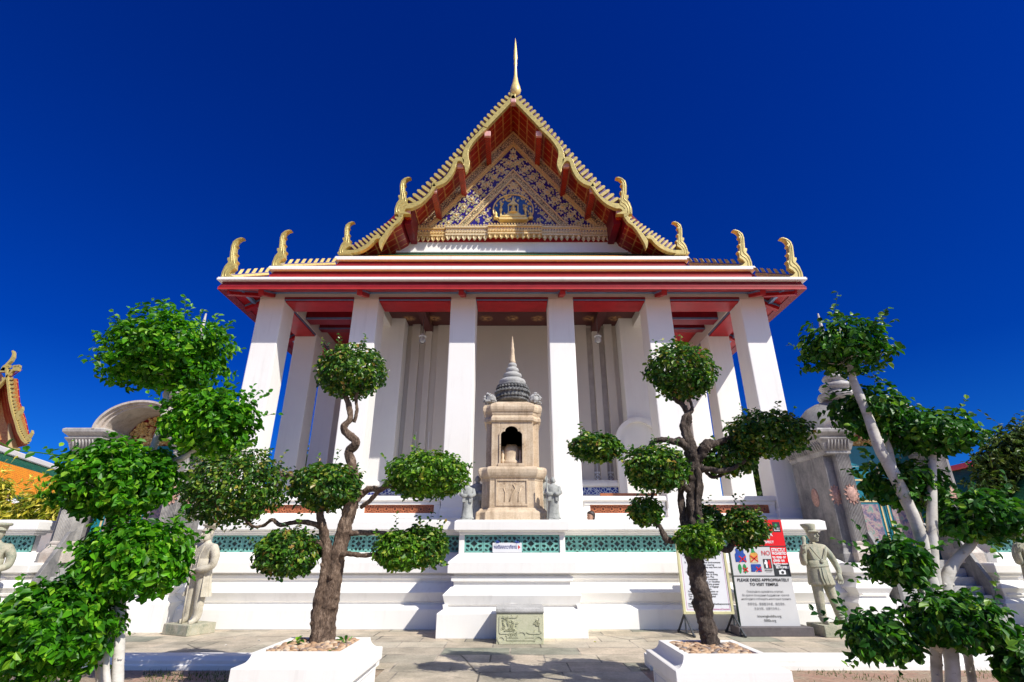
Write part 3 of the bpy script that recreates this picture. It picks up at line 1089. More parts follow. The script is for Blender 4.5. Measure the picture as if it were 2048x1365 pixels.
# a varnished rail behind the right parapet
q = MB(); q.box(xu(1200, 990, 15.4), xu(1314, 990, 15.4), 15.36, 15.42, zv(996, 15.4), zv(987, 15.4))
q.box(xu(1204, 990, 15.4), xu(1207, 990, 15.4), 15.37, 15.41, zt, zv(996, 15.4))
q.box(xu(1308, 990, 15.4), xu(1311, 990, 15.4), 15.37, 15.41, zt, zv(996, 15.4))
tag(q.build("handrail", M['orange_wood'], None, 0.006), "low orange varnished rail on two posts behind the parapet", "handrail")

# parapets between the columns, with terracotta openwork
for k, (a, c) in enumerate(zip(CX[:-1], CX[1:])):
    if k == 2:
        continue
    x0, x1 = a + HWC + 0.03, c - HWC - 0.03
    y0 = 14.32
    q = MB()
    za, zb, zc2, zd = zv(1027, y0), zv(1010, y0), zv(1004, y0), zv(993, y0)
    q.box(x0, x1, y0 - 0.04, y0 + 0.3, zt - 0.01, za)
    q.box(x0, x0 + 0.16, y0, y0 + 0.28, za - 0.001, zb + 0.002)
    q.box(x1 - 0.16, x1, y0, y0 + 0.28, za - 0.001, zb + 0.002)
    q.box(x0 + 0.15, x1 - 0.15, y0 + 0.2, y0 + 0.28, za - 0.001, zb + 0.002)
    q.box(x0, x1, y0 - 0.03, y0 + 0.3, zb, zc2)
    q.mould(x0, x1, y0 - 0.03, y0 + 0.3, [(0.0, zc2 - 0.001), (0.04, zc2 + 0.02), (0.06, zc2 + 0.03), (0.06, zd - 0.02), (0.03, zd)])
    par = q.build("parapet", M['white'], temple, 0.008)
    lb = MB()
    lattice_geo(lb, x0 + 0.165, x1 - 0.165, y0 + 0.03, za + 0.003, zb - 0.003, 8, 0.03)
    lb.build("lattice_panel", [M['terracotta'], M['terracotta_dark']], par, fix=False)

# ------------------------------------------------------------------ eaves in three tiers
YA, YB, YCt = 13.27, 14.2, 15.68
XA = 8.65; XBt = 7.71; XCt = 6.24
BACK = 46.0


def tier(Y, X, vt, v1, v2, v3, name="eave_fascia"):
    """white coping over a dark cove over three bright bead lines"""
    z0, z1, z2, z3 = zv(vt, Y), zv(v1, Y), zv(v2, Y), zv(v3, Y)
    q = MB()
    pr = [(0.0, z3), (0.0, z3 + 0.03), (-0.015, z3 + 0.034), (-0.015, z3 + 0.044), (0.0, z3 + 0.048), (0.0, z3 + 0.076), (-0.018, z3 + 0.08), (-0.018, z3 + 0.092), (-0.006, z3 + 0.096), (-0.01, z2)]
    ml = [1, 0, 0, 0, 1, 0, 0, 0, 1]
    for i in range(1, 6):
        t = i / 5
        pr.append((-0.01 - 0.06 * math.sin(t * PI * 0.5), z2 + (z1 - z2) * t)); ml.append(0)
    pr += [(-0.2, z1), (-0.2, z3 + 0.06)]
    ml += [0, 0, 0]
    q.rect_sweep(-X, X, Y, BACK - (Y - YA), pr, mats=ml)
    fa = q.build(name, [M['dark_red'], M['bright_red']], temple)
    w = MB()
    w.rect_sweep(-X, X, Y, BACK - (Y - YA), [(0.03, z1 - 0.004), (0.055, z1 + 0.012), (0.055, z0 - 0.045), (0.04, z0 - 0.04), (0.04, z0 - 0.01), (0.02, z0), (-0.25, z0 + 0.06), (-0.25, z1)])
    w.build("eave_coping", M['white'], fa, 0.004)
    return z0, z3


zA0, zA3 = tier(YA, XA, 555, 561.5, 572.5, 578.5)
zB0, zB3 = tier(YB, XBt, 533, 541, 549.5, 554.5)
zC0, zC3 = tier(YCt, XCt, 513.5, 521.5, 528.5, 533.5)


def skirt(Y0, X0, z0, Y1, X1, z1, mat, name="skirt_roof"):
    """sloping tiled roof between two eave rectangles"""
    q = MB()
    b0, b1 = BACK - (Y0 - YA), BACK - (Y1 - YA)
    lo = [(-X0, Y0, z0), (X0, Y0, z0), (X0, b0, z0), (-X0, b0, z0)]
    hi = [(-X1, Y1, z1), (X1, Y1, z1), (X1, b1, z1), (-X1, b1, z1)]
    q.rings([lo, hi, [(x * 0.99, y + 0.02, z - 0.05) for x, y, z in hi], [(x * 0.99, y + 0.02, z - 0.05) for x, y, z in lo]], close=True)
    return q.build(name, mat, temple)


skirt(YA + 0.1, XA - 0.1, zA0 + 0.02, YB + 0.1, XBt - 0.1, zB3 + 0.02, M['tile_orange'])
skirt(YB + 0.1, XBt - 0.1, zB0 + 0.02, YCt + 0.1, XCt - 0.1, zC3 + 0.02, M['tile_orange'])
# soffit of the lowest eave, sloping up to the beam
zi = ZB + 0.0
q = MB()
lo = [(-XA + 0.12, YA + 0.12, zA3 + 0.05), (XA - 0.12, YA + 0.12, zA3 + 0.05), (XA - 0.12, BACK, zA3 + 0.05), (-XA + 0.12, BACK, zA3 + 0.05)]
hi = [(CX[0] - HWC, YC, zi), (CX[-1] + HWC, YC, zi), (CX[-1] + HWC, BACK - 1, zi), (CX[0] - HWC, BACK - 1, zi)]
q.rings([lo, hi, [(x, y, z + 0.05) for x, y, z in hi], [(x, y, z + 0.05) for x, y, z in lo]], close=True)
q.build("eave_soffit", M['red'], temple)


def rafter(p, d):
    q = MB(); q.bar(p, d, 0.16, 0.16, mat=0)
    up = Vector((0, 0, 0.035))
    q.bar(Vector(p) + up * 1.6, Vector(d) + up * 1.6, 0.22, 0.05, mat=1)
    q.build("rafter", [M['red'], M['blue_trim']], temple, fix=False)


for x in CX:
    rafter((x, YA + 0.2, zA3 + 0.0), (x, YC + 0.02, zi - 0.09))
for y in rowsY:
    for sx in (-1, 1):
        rafter((sx * (XA - 0.2), y + HWC, zA3 + 0.0), (sx * (7.46 + HWC - 0.02), y + HWC, zi - 0.09))
for sx in (-1, 1):
    rafter((sx * (XA - 0.2), YA + 0.22, zA3), (sx * (7.46 + HWC), YC, zi - 0.08))
    q = MB()
    q.box(sx * 8.16 - 0.05, sx * 8.16 + 0.05, YA + 0.3, BACK - 3, zA3 + 0.13, zA3 + 0.22, 0)
    q.build("eave_purlin", M['blue_trim'], temple)
q = MB(); q.box(-8.1, 8.1, YC - 0.02 - 0.10, YC - 0.02, zi - 0.06, zi - 0.025); q.build("eave_purlin", M['blue_trim'], temple)

# crests on the hips and the horn finials at their feet --------------------
HORN = [(38, 465), (34, 410), (48, 350), (76, 310), (60, 288), (58, 268), (80, 264), (72, 220), (65, 160), (74, 112), (108, 82), (148, 68), (184, 76), (152, 88), (130, 106), (118, 138), (136, 150), (121, 166), (128, 218), (151, 228), (138, 246), (152, 294), (178, 302), (164, 324), (171, 368), (132, 394), (118, 412), (142, 432), (205, 454), (216, 465)]
HORN_RIB = [[(62, 455), (55, 410), (74, 352), (112, 312), (104, 262), (93, 215), (86, 160), (94, 120), (122, 94), (165, 80)], [(88, 448), (82, 408), (104, 368), (146, 336), (134, 292), (120, 246), (112, 215), (104, 165), (110, 132)]]
HORN_H = 395.0


def horn(base, height, flip=1, mat='gold_barge'):
    """S-curved horn finial with barbs, cut from a thick board and rounded"""
    k = height / HORN_H
    q = MB()
    poly = [((x - 110) * k * flip / 1.28, (465 - y) * k) for x, y in HORN]
    if flip < 0:
        poly = poly[::-1]
    n = len(poly)
    bx, by, bz = base
    cxm = [((poly[i][0] + poly[(i + 1) % n][0]) / 2) for i in range(n)]
    th = height * 0.06

    def inset(s):
        out = []
        for i in range(n):
            p0 = Vector(poly[i - 1]); p1 = Vector(poly[i]); p2 = Vector(poly[(i + 1) % n])
            e_ = ((p1 - p0).normalized() + (p2 - p1).normalized())
            nrm = Vector((-e_.y, e_.x))
            if nrm.length > 1e-6:
                nrm.normalize()
            out.append(p1 + nrm * s)
        return out
    sgn = 1 if flip > 0 else 1
    area = sum(poly[i][0] * poly[(i + 1) % n][1] - poly[(i + 1) % n][0] * poly[i][1] for i in range(n))
    ins = inset((1 if area > 0 else -1) * height * 0.010)
    rs = [[(bx + x, by - th, bz + z) for x, z in ins], [(bx + x, by - th * 0.55, bz + z) for x, z in poly],
          [(bx + x, by + th * 0.55, bz + z) for x, z in poly], [(bx + x, by + th, bz + z) for x, z in ins]]
    q.rings(rs, 0, False)
    for rib in HORN_RIB:
        P_ = catmull([((x - 110) * k * flip / 1.28, (465 - y) * k) for x, y in rib], 4)
        for sd in (-1,):
            q.tube([(bx + x, by - th * 0.95, bz + z) for x, z in P_], [height * 0.014] * (len(P_) - 3) + [height * 0.010, height * 0.007, height * 0.004], 6)
    o_ = q.build("horn_finial", M[mat], temple)
    return o_


def resamp(P, t):
    L = [0]
    for a, c in zip(P[:-1], P[1:]):
        L.append(L[-1] + math.hypot(c[0] - a[0], c[1] - a[1]))
    d = t * L[-1]
    for i in range(len(P) - 1):
        if d <= L[i + 1] + 1e-9 or i == len(P) - 2:
            q_ = (d - L[i]) / max(1e-9, L[i + 1] - L[i])
            return (P[i][0] + (P[i + 1][0] - P[i][0]) * q_, P[i][1] + (P[i + 1][1] - P[i][1]) * q_)


def scale_row(mb, pts_in, pts_out, n, y0, y1, lean=0.35, mat=0, wid=0.62):
    """row of upright scale leaves between an inner and an outer curve (lists of (x,z))"""
    def samp(P, t):
        L = [0]
        for a, c in zip(P[:-1], P[1:]):
            L.append(L[-1] + math.hypot(c[0] - a[0], c[1] - a[1]))
        d = t * L[-1]
        for i in range(len(P) - 1):
            if d <= L[i + 1] or i == len(P) - 2:
                q_ = (d - L[i]) / max(1e-9, L[i + 1] - L[i])
                return Vector((P[i][0] + (P[i + 1][0] - P[i][0]) * q_, P[i][1] + (P[i + 1][1] - P[i][1]) * q_))
    for i in range(n):
        t0, t1 = i / n, (i + wid) / n
        a0, a1 = samp(pts_in, t0), samp(pts_in, t1)
        c0, c1 = samp(pts_out, min(1, max(0, t0 + lean / n))), samp(pts_out, min(1, max(0, t1 + lean / n)))
        m = c0 * 0.35 + c1 * 0.65
        tip = m + (c1 - a1) * 0.03
        poly = [a0, a1, a1 * 0.2 + c1 * 0.8, c1 * 0.75 + c0 * 0.25, c0 * 0.7 + c1 * 0.3, c0 * 0.85 + a0 * 0.15]
        mb.prism([(p.x, p.y) for p in poly], y0, y1, mat)


def hip_crest(X0, Y0, z0, X1, Y1, z1, sx, n):
    """low ridge of leaning scales running up a hip"""
    q = MB()
    a = Vector((sx * X0, Y0, z0)); c = Vector((sx * X1, Y1, z1))
    q.bar(a, c, 0.16, 0.07, mat=0)
    up = Vector((0, 0, 0.05))
    q.bar(a + up, c + up, 0.10, 0.05, mat=1)
    for i in range(n):
        p = a.lerp(c, (i + 0.3) / n) + Vector((0, 0, 0.07))
        d = (c - a) * (1.0 / n)
        w = d * 0.55
        h_ = Vector((0, 0, 0.17)) + d * 0.35
        side = Vector((-(c - a).y, (c - a).x, 0)).normalized() * 0.04
        q.hexa([p - side, p + w - side, p + w + side, p + side, p + h_ - side, p + w * 0.9 + h_ * 1.0 - side, p + w * 0.9 + h_ * 1.0 + side, p + h_ + side], 0)
    q.build("hip_crest", [M['crest_gold'], M['crest_back']], temple)


for sx in (-1, 1):
    hip_crest(XA - 0.15, YA + 0.1, zA0 + 0.05, XBt + 0.02, YB - 0.05, zB3 + 0.06, sx, 6)
    hip_crest(XBt - 0.15, YB + 0.1, zB0 + 0.05, XCt + 0.02, YCt - 0.05, zC3 + 0.06, sx, 9)
    horn((sx * (XA - 0.19), YA + 0.12, zA0 - 0.02), 1.45, -sx)
    horn((sx * (XBt - 0.19), YB + 0.12, zB0 - 0.02), 1.45, -sx)

# ------------------------------------------------------------------ gable
YG = 15.78
YP = 17.5
GX = 0.05
ZU = (640.0, 180.0, 4.0143)


def gz(pts, off=ZU, Y=YG):
    out = []
    for x, y in pts:
        p = at(off[0] + x / off[2], off[1] + y / off[2], Y)
        out.append((p.x - GX, p.z))
    return out


def mir(P, sx):
    Q = [(GX + sx * -x if sx > 0 else GX + x, z) for x, z in P]
    return Q if sx < 0 else Q[::-1]


def smooth2(P, n=4):
    return [tuple(p) for p in catmull([tuple(q) for q in P], n)]


apex_in = (1568, 78)
board1 = gz([(1568, 40), (1310, 308), (1342, 322), (1568, 84)])
naga_up = gz([(1310, 318), (1250, 380), (1192, 440), (1155, 505), (1143, 560), (1152, 600), (1164, 640), (1172, 682), (1196, 640), (1203, 600), (1192, 545), (1200, 490), (1255, 412), (1342, 328)])
hump = gz([(1160, 580), (1140, 560), (1108, 556), (1078, 578), (1058, 632), (1028, 690), (985, 735), (945, 757), (905, 762), (905, 792), (950, 788), (1010, 760), (1060, 705), (1090, 640), (1102, 600), (1120, 588), (1142, 600), (1158, 626)])
wide = gz([(918, 762), (885, 830), (850, 872), (800, 905), (745, 925), (690, 930), (640, 925), (622, 940), (612, 985), (640, 1030), (668, 1030), (690, 975), (735, 968), (800, 940), (850, 900), (895, 850), (936, 792)])
low1 = gz([(640, 1025), (610, 1075), (575, 1105), (545, 1135), (520, 1170), (500, 1195), (478, 1235), (490, 1292), (505, 1255), (530, 1210), (560, 1160), (600, 1110), (640, 1080), (672, 1030)])
low2 = gz([(500, 1196), (470, 1178), (440, 1190), (405, 1230), (355, 1268), (290, 1298), (220, 1302), (160, 1312), (152, 1332), (230, 1330), (310, 1318), (375, 1290), (425, 1250), (455, 1215), (480, 1212)])
out_up = gz([(1532, 22), (1440, 105), (1300, 255), (1200, 375), (1100, 490), (1000, 600), (870, 740), (780, 820), (700, 892)])
in_up = gz([(1552, 52), (1440, 172), (1310, 308), (1245, 372), (1180, 440), (1150, 510), (1090, 562), (1055, 625), (1000, 705), (920, 758), (870, 845), (800, 902), (730, 926)])
out_lo = gz([(625, 1022), (540, 1075), (440, 1142), (340, 1205), (245, 1262)])
in_lo = gz([(640, 1042), (575, 1102), (520, 1165), (470, 1178), (405, 1226), (345, 1270), (265, 1302)])

for sx in (-1, 1):
    q = MB()
    th = 0.13
    for poly in (board1, smooth2(naga_up), smooth2(hump), smooth2(wide)):
        q.prism(mir(poly, sx), YG - th, YG + 0.05)
    ub = q.build("bargeboard", M['gold_barge'], temple, 0.022, 2)
    q = MB()
    back = mir(out_up, sx) + mir(in_up, sx)[::-1] if sx < 0 else mir(out_up, sx)[::-1] + mir(in_up, sx)
    pin = [(GX + (p[0] if sx < 0 else -p[0]), p[1]) for p in in_up]
    pout = [(GX + (p[0] if sx < 0 else -p[0]), p[1]) for p in out_up]
    q.prism(pin + [(GX + ((p_[0] if sx < 0 else -p_[0]) * 0.88 + (i_[0] if sx < 0 else -i_[0]) * 0.12), p_[1] * 0.88 + i_[1] * 0.12) for p_, i_ in [(resamp(out_up, t_ / 24), resamp(in_up, t_ / 24)) for t_ in range(24, -1, -1)]], YG - 0.03, YG + 0.05, 1)
    scale_row(q, pin, pout, 28, YG - 0.10, YG + 0.06, 0.35, 0, 0.52)
    q.build("scale_crest", [M['crest_gold'], M['crest_back']], ub)
    q = MB()
    for poly in (smooth2(low1), smooth2(low2)):
        q.prism(mir(poly, sx), YG - th, YG + 0.05)
    lo_ = q.build("bargeboard", M['gold_barge'], temple, 0.022, 2)
    q = MB()
    pin = [(GX + (p[0] if sx < 0 else -p[0]), p[1]) for p in in_lo]
    pout = [(GX + (p[0] if sx < 0 else -p[0]), p[1]) for p in out_lo]
    q.prism(pin + [(GX + ((p_[0] if sx < 0 else -p_[0]) * 0.88 + (i_[0] if sx < 0 else -i_[0]) * 0.12), p_[1] * 0.88 + i_[1] * 0.12) for p_, i_ in [(resamp(out_lo, t_ / 16), resamp(in_lo, t_ / 16)) for t_ in range(16, -1, -1)]], YG - 0.03, YG + 0.05, 1)
    scale_row(q, pin, pout, 13, YG - 0.10, YG + 0.06, 0.35, 0, 0.52)
    q.build("scale_crest", [M['crest_gold'], M['crest_back']], lo_)
    # horns on the gable
    hb = at(803, 433, YG); horn((GX + (hb.x - GX) * -sx if sx > 0 else hb.x, YG - 0.04, hb.z), 1.72, -sx)
    hb = at(690, 513, YG); horn((GX + (hb.x - GX) * -sx if sx > 0 else hb.x, YG - 0.04, hb.z), 1.42, -sx)

# roof slopes behind the bargeboards, tiles above and painted boards below
RIDGE = at(1029, 196, YG)
p_hi = (0.0, RIDGE.z)
p_mid = gz([(690, 915)])[0]
p_lo0 = gz([(640, 1035)])[0]
p_lo1 = gz([(160, 1300)])[0]
for sx in (-1, 1):
    for (a, c, nm) in ((p_hi, p_mid, 0), (p_lo0, p_lo1, 1)):
        ax, cx_ = GX + sx * abs(a[0]), GX + sx * abs(c[0])
        n_ = Vector((-(c[1] - a[1]), (abs(c[0]) - abs(a[0])))).normalized()
        q = MB()
        dz = -0.03
        q.add([(ax, YG, a[1] + dz), (cx_, YG, c[1] + dz), (cx_, 44, c[1] + dz), (ax, 44, a[1] + dz), (ax, YG, a[1] + dz - 0.04), (cx_, YG, c[1] + dz - 0.04), (cx_, 44, c[1] + dz - 0.04), (ax, 44, a[1] + dz - 0.04)],
              [(0, 1, 2, 3), (0, 4, 5, 1), (1, 5, 6, 2), (2, 6, 7, 3), (3, 7, 4, 0), (4, 5, 6, 7)], [0, 1, 1, 1, 1, 1])
        q.build("gable_roof", [M['tile_orange'], M['soffit']], temple)
# dark board filling the step between the two roof leaves
for sx in (-1, 1):
    q = MB()
    a, c = p_mid, p_lo0
    q.add([(GX + sx * abs(a[0]) * 0.95, YG + 0.06, a[1] + 0.2), (GX + sx * abs(c[0]) * 1.0, YG + 0.06, c[1] - 0.05), (GX + sx * abs(c[0]) * 1.0, 44, c[1] - 0.05), (GX + sx * abs(a[0]) * 0.95, 44, a[1] + 0.2)], [(0, 1, 2, 3)])
    q.build("roof_step_board", M['dark_red'], temple, fix=False)

# purlin ends
for (px, py, lift) in ((903, 562, 0), (757, 730, 0), (613, 864, 0), (470, 982, 0)):
    p = at(640 + px / 2.695, 60 + py / 2.695, YG + 0.04)
    for sx in (-1, 1):
        x = GX + (p.x - GX) * (1 if sx < 0 else -1)
        q = MB(); q.box(x - 0.105, x + 0.105, YG + 0.10, YP + 0.1, p.z - 0.15, p.z + 0.10)
        pu = q.build("purlin", M['purlin'], temple, 0.01)
        q = MB(); q.box(x - 0.125, x + 0.125, YG + 0.0, YG + 0.11, p.z - 0.13, p.z + 0.125)
        q.build("purlin_end", M['pink'], pu, 0.015)
q = MB(); q.box(GX - 0.12, GX + 0.12, YG - 0.15, YG + 0.1, RIDGE.z - 0.40, RIDGE.z - 0.18)
q.build("ridge_end", M['pink'], temple, 0.04)

# slanting brackets closing the lower soffit beside the pediment
for sx in (-1, 1):
    q = MB()
    a = at(818, 425, YG + 0.06); c = at(830, 487, YP)
    ax = GX + (a.x - GX) * (1 if sx < 0 else -1); cxx = GX + (c.x - GX) * (1 if sx < 0 else -1)
    q.box(cxx - 0.16, cxx + 0.10, YG + 0.35, YP, zv(487, YP) - 0.05, zv(455, YP) + 0.15)
    q.build("side_bracket", M['dark_red'], temple, 0.01)

# roof finial
q = MB()
zb0 = RIDGE.z
k = pxm(140, YG)
fx = xu(1031, 150, YG)
pr = [(0.0, zv(196, YG)), (11 * k, zv(190, YG)), (13.5 * k, zv(184, YG)), (11.5 * k, zv(177, YG)), (7.5 * k, zv(168, YG)), (4.6 * k, zv(156, YG)), (3.6 * k, zv(145, YG)), (3.2 * k, zv(136, YG)), (4.6 * k, zv(130, YG)), (3.6 * k, zv(126, YG)), (5.4 * k, zv(119, YG)), (4.2 * k, zv(106, YG)), (2.8 * k, zv(95, YG)), (1.6 * k, zv(86, YG)), (0.3 * k, zv(79, YG))]
q.lathe([(r_ * 0.8, z_) for r_, z_ in pr], (fx, YG - 0.05, 0), 14, sy=0.8)
q.build("roof_finial", M['gold_bright'], temple)
# ridge coping
q = MB(); q.bar((GX, YG + 0.2, RIDGE.z + 0.06), (GX, 44, RIDGE.z + 0.06), 0.3, 0.2)
q.build("ridge_coping", M['white'], temple, 0.03)

# ------------------------------------------------------------------ pediment
PB = zv(455, YP)
PA = zv(287, YP)
PH = (xu(1196, 455, YP) - xu(857, 455, YP)) / 2
slope = (PA - PB) / PH
q = MB()
q.prism([(GX - PH - 1.6, zv(470, YP)), (GX + PH + 1.6, zv(470, YP)), (GX, PA + 1.6 * slope * 0.75)], YP + 0.03, YP + 0.4)
pedi = q.build("pediment", M['indigo'], temple)


def tri_band(mb, d0, d1, y0, y1, mat=0, z0=PB):
    """inverted-V moulding parallel to the pediment edge, between inward distances d0<d1"""
    L = math.sqrt(1 + slope * slope)
    for sx in (-1, 1):
        top0 = PA - d0 * L; top1 = PA - d1 * L
        x0 = (top0 - z0) / slope; x1 = (top1 - z0) / slope
        poly = [(GX, top0), (GX + sx * x0, z0), (GX + sx * x1, z0), (GX, top1)]
        if sx > 0:
            poly = poly[::-1]
        mb.prism(poly, y0, y1, mat)


q = MB()
tri_band(q, -0.02, 0.07, YP - 0.10, YP + 0.04)
tri_band(q, 0.085, 0.12, YP - 0.05, YP + 0.04)
tri_band(q, -0.42, -0.34, YP - 0.02, YP + 0.04)
tri_band(q, 0.90, 0.95, YP - 0.06, YP + 0.04)
tri_band(q, 1.16, 1.21, YP - 0.06, YP + 0.04)
q.build("pediment_frame", M['gold'], pedi)
q = MB()
tri_band(q, 0.955, 1.155, YP - 0.02, YP + 0.04)
tri_band(q, -0.335, -0.025, YP - 0.01, YP + 0.04)
q.build("filigree_band", M['filigree'], pedi)
q = MB(); tri_band(q, -1.5, -0.43, YP - 0.012, YP + 0.035); q.build("gable_board", M['dark_red'], pedi)


def petal(mb, x, z, ang, L, W, y, h=0.05, rim=0, core=1):
    """raised pointed leaf: gilded rim with a glass heart"""
    ca, sa = math.cos(ang), math.sin(ang)

    def P(u, w, dy):
        return (x + u * ca - w * sa, y - dy, z + u * sa + w * ca)
    o_ = [(0, 0), (0.22, 0.36), (0.5, 0.5), (0.78, 0.27), (1.0, 0.0), (0.78, -0.27), (0.5, -0.5), (0.22, -0.36)]
    base = [P(u * L, w * W, 0) for u, w in o_]
    mid = [P((0.09 + 0.8 * u) * L, w * W * 0.72, h) for u, w in o_]
    inn = [P((0.2 + 0.55 * u) * L, w * W * 0.42, h * 0.6) for u, w in o_]
    n = 8
    f = []; m = []
    for i in range(n):
        j = (i + 1) % n
        f.append((i, j, n + j, n + i)); m.append(rim)
        f.append((n + i, n + j, 2 * n + j, 2 * n + i)); m.append(rim)
    f.append(tuple(range(2 * n, 3 * n))); m.append(core)
    mb.add(base + mid + inn, f, m)


def flower(mb, x, z, r, y, rot=0.0, core=1):
    for k in range(8):
        a = rot + k * PI / 4
        petal(mb, x + math.cos(a) * r * 0.28, z + math.sin(a) * r * 0.28, a, r * 0.75, r * 0.55, y, r * 0.22, 0, core)
    mb.lathe([(r * 0.34, 0), (r * 0.30, r * 0.25), (r * 0.12, r * 0.36), (0, r * 0.38)], (0, 0, 0), 8, 3)
    n = 4 * 8
    for i in range(len(mb.v) - n, len(mb.v)):
        vx, vy, vz = mb.v[i]
        mb.v[i] = (x + vx, y - vz, z + vy)


def sprig(mb, x, z, ang, s, y, core=1):
    """five-leaf flame spray"""
    for da, l, w in ((0, 1.0, 0.42), (0.85, 0.72, 0.36), (-0.85, 0.72, 0.36), (1.75, 0.5, 0.3), (-1.75, 0.5, 0.3)):
        petal(mb, x, z, ang + da, s * l, s * w, y, s * 0.12, 0, core)


relief = MB()
L_ = math.sqrt(1 + slope * slope)
ux, uz = -1 / L_, -slope / L_
rr = random.Random(4)
Ltot = (PA - PB) / (slope / L_)


def edge_pt(sx, s, d):
    """point s metres down the slope from the apex, d metres inward"""
    x = (1 / L_) * s - (slope / L_) * d
    z = PA - (slope / L_) * s - (1 / L_) * d
    return GX + sx * x, z


for sx in (-1, 1):
    angd = math.atan2(-slope, sx)          # down-slope direction
    ninw = math.atan2(-1, -sx * slope)      # inward direction
    s = 0.95
    k = 0
    while s < Ltot - 0.25:
        x, z = edge_pt(sx, s, 0.50)
        if abs(x - GX) > 0.12 and z > PB + 0.12:
            flower(relief, x, z, 0.165, YP + 0.03, rr.uniform(0, 1))
            for dd, off in ((0.24, 0.0), (0.76, 0.0)):
                xx, zz = edge_pt(sx, s + 0.03, dd)
                if zz > PB + 0.08 and abs(xx - GX) > 0.05:
                    sprig(relief, xx, zz, angd + PI + (0.5 if dd < 0.5 else -0.5) * sx, 0.19, YP + 0.03, 1 if k % 2 else 2)
            for dd in (0.20, 0.36, 0.64, 0.80):
                xx, zz = edge_pt(sx, s + 0.25, dd)
                if zz > PB + 0.08 and abs(xx - GX) > 0.05:
                    petal(relief, xx, zz, angd + PI + rr.uniform(-0.9, 0.9), 0.17, 0.085, YP + 0.03, 0.035, 0, 1 if rr.random() < 0.6 else 2)
            xx, zz = edge_pt(sx, s + 0.25, 0.5)
            if zz > PB + 0.08:
                sprig(relief, xx, zz, angd + PI, 0.17, YP + 0.03, 2)
        for dd in (0.14, 0.30, 0.44, 0.56, 0.70, 0.86):
            for ds in (0.12, 0.38):
                xx, zz = edge_pt(sx, s + ds + rr.uniform(-0.03, 0.03), dd)
                if zz > PB + 0.06 and (xx - GX) * sx > 0.04:
                    petal(relief, xx, zz, angd + PI + rr.uniform(-1.3, 1.3), 0.12, 0.065, YP + 0.03, 0.03, 0, (0, 1, 2)[rr.randrange(3)])
        s += 0.50; k += 1
    s = 0.4
    while s < Ltot:      # beads along the frames
        for dd, r_ in ((1.005, 0.035), (1.105, 0.035)):
            xx, zz = edge_pt(sx, s, dd)
            if zz > PB + 0.03 and (xx - GX) * sx > 0.02:
                petal(relief, xx, zz, ninw, 0.09, 0.06, YP - 0.01, 0.03, 0, 2)
        xx, zz = edge_pt(sx, s, -0.16)
        if zz > PB:
            petal(relief, xx, zz, angd + PI / 2, 0.17, 0.075, YP + 0.03, 0.03, 0, 0)
            petal(relief, xx + 0.03, zz, angd - PI / 2, 0.16, 0.075, YP + 0.03, 0.03, 0, 0)
        s += 0.085
flower(relief, GX, PA - 0.75, 0.20, YP + 0.03, 0.2)
sprig(relief, GX, PA - 0.5, PI / 2, 0.26, YP + 0.03, 1)
sprig(relief, GX, PA - 1.05, -PI / 2, 0.26, YP + 0.03, 2)
sprig(relief, GX, PA - 1.28, PI / 2, 0.24, YP + 0.03, 2)
# inner triangle: flowers and leaf sprays around the medallion
MZ, MR1, MR2 = zv(421, YP), 0.83, 0.78
TI = PA - 1.21 * L_
spots = []
for row in range(7):
    z = TI - 0.38 - row * 0.34
    hw = (TI - z) / slope - 0.16
    if z < PB + 0.1 or hw < 0.02:
        continue
    n = max(1, int(hw * 2 / 0.36))
    for i in range(n):
        x = GX + (0 if n == 1 else -hw + 2 * hw * i / (n - 1))
        if ((x - GX) / (MR1 + 0.14)) ** 2 + ((z - MZ) / (MR2 + 0.14)) ** 2 < 1:
            continue
        if (row + i) % 2 == 0:
            flower(relief, x, z, 0.125, YP + 0.03, rr.uniform(0, 1))
            for a in (0.6, PI - 0.6, PI / 2, -0.7, PI + 0.7):
                petal(relief, x + 0.12 * math.cos(a), z + 0.12 * math.sin(a), a, 0.13, 0.075, YP + 0.03, 0.03, 0, 1)
        else:
            sprig(relief, x, z - 0.02, PI / 2 + rr.uniform(-0.6, 0.6), 0.19, YP + 0.03, 2 if rr.random() < 0.6 else 1)
            petal(relief, x + 0.02, z - 0.04, -PI / 2 + rr.uniform(-0.5, 0.5), 0.13, 0.07, YP + 0.03, 0.03, 0, 2)
for i in range(330):
    z = rr.uniform(PB + 0.06, TI - 0.15)
    hw = (TI - z) / slope - 0.07
    x = GX + rr.uniform(-hw, hw)
    if ((x - GX) / (MR1 + 0.09)) ** 2 + ((z - MZ) / (MR2 + 0.09)) ** 2 < 1:
        continue
    petal(relief, x, z, rr.uniform(0, 6.28), 0.10, 0.06, YP + 0.03, 0.025, 0, (0, 1, 2)[rr.randrange(3)])
# foot row of small leaves
for i in range(60):
    x = GX - PH + 0.1 + i * (2 * PH - 0.2) / 59
    petal(relief, x, PB - 0.03, PI / 2, 0.17, 0.105, YP - 0.03, 0.04, 0, 0)
relief.build("foliage_relief", [M['gold_pale'], M['mint_glass'], M['green_glass'], M['gold']], pedi, fix=False)

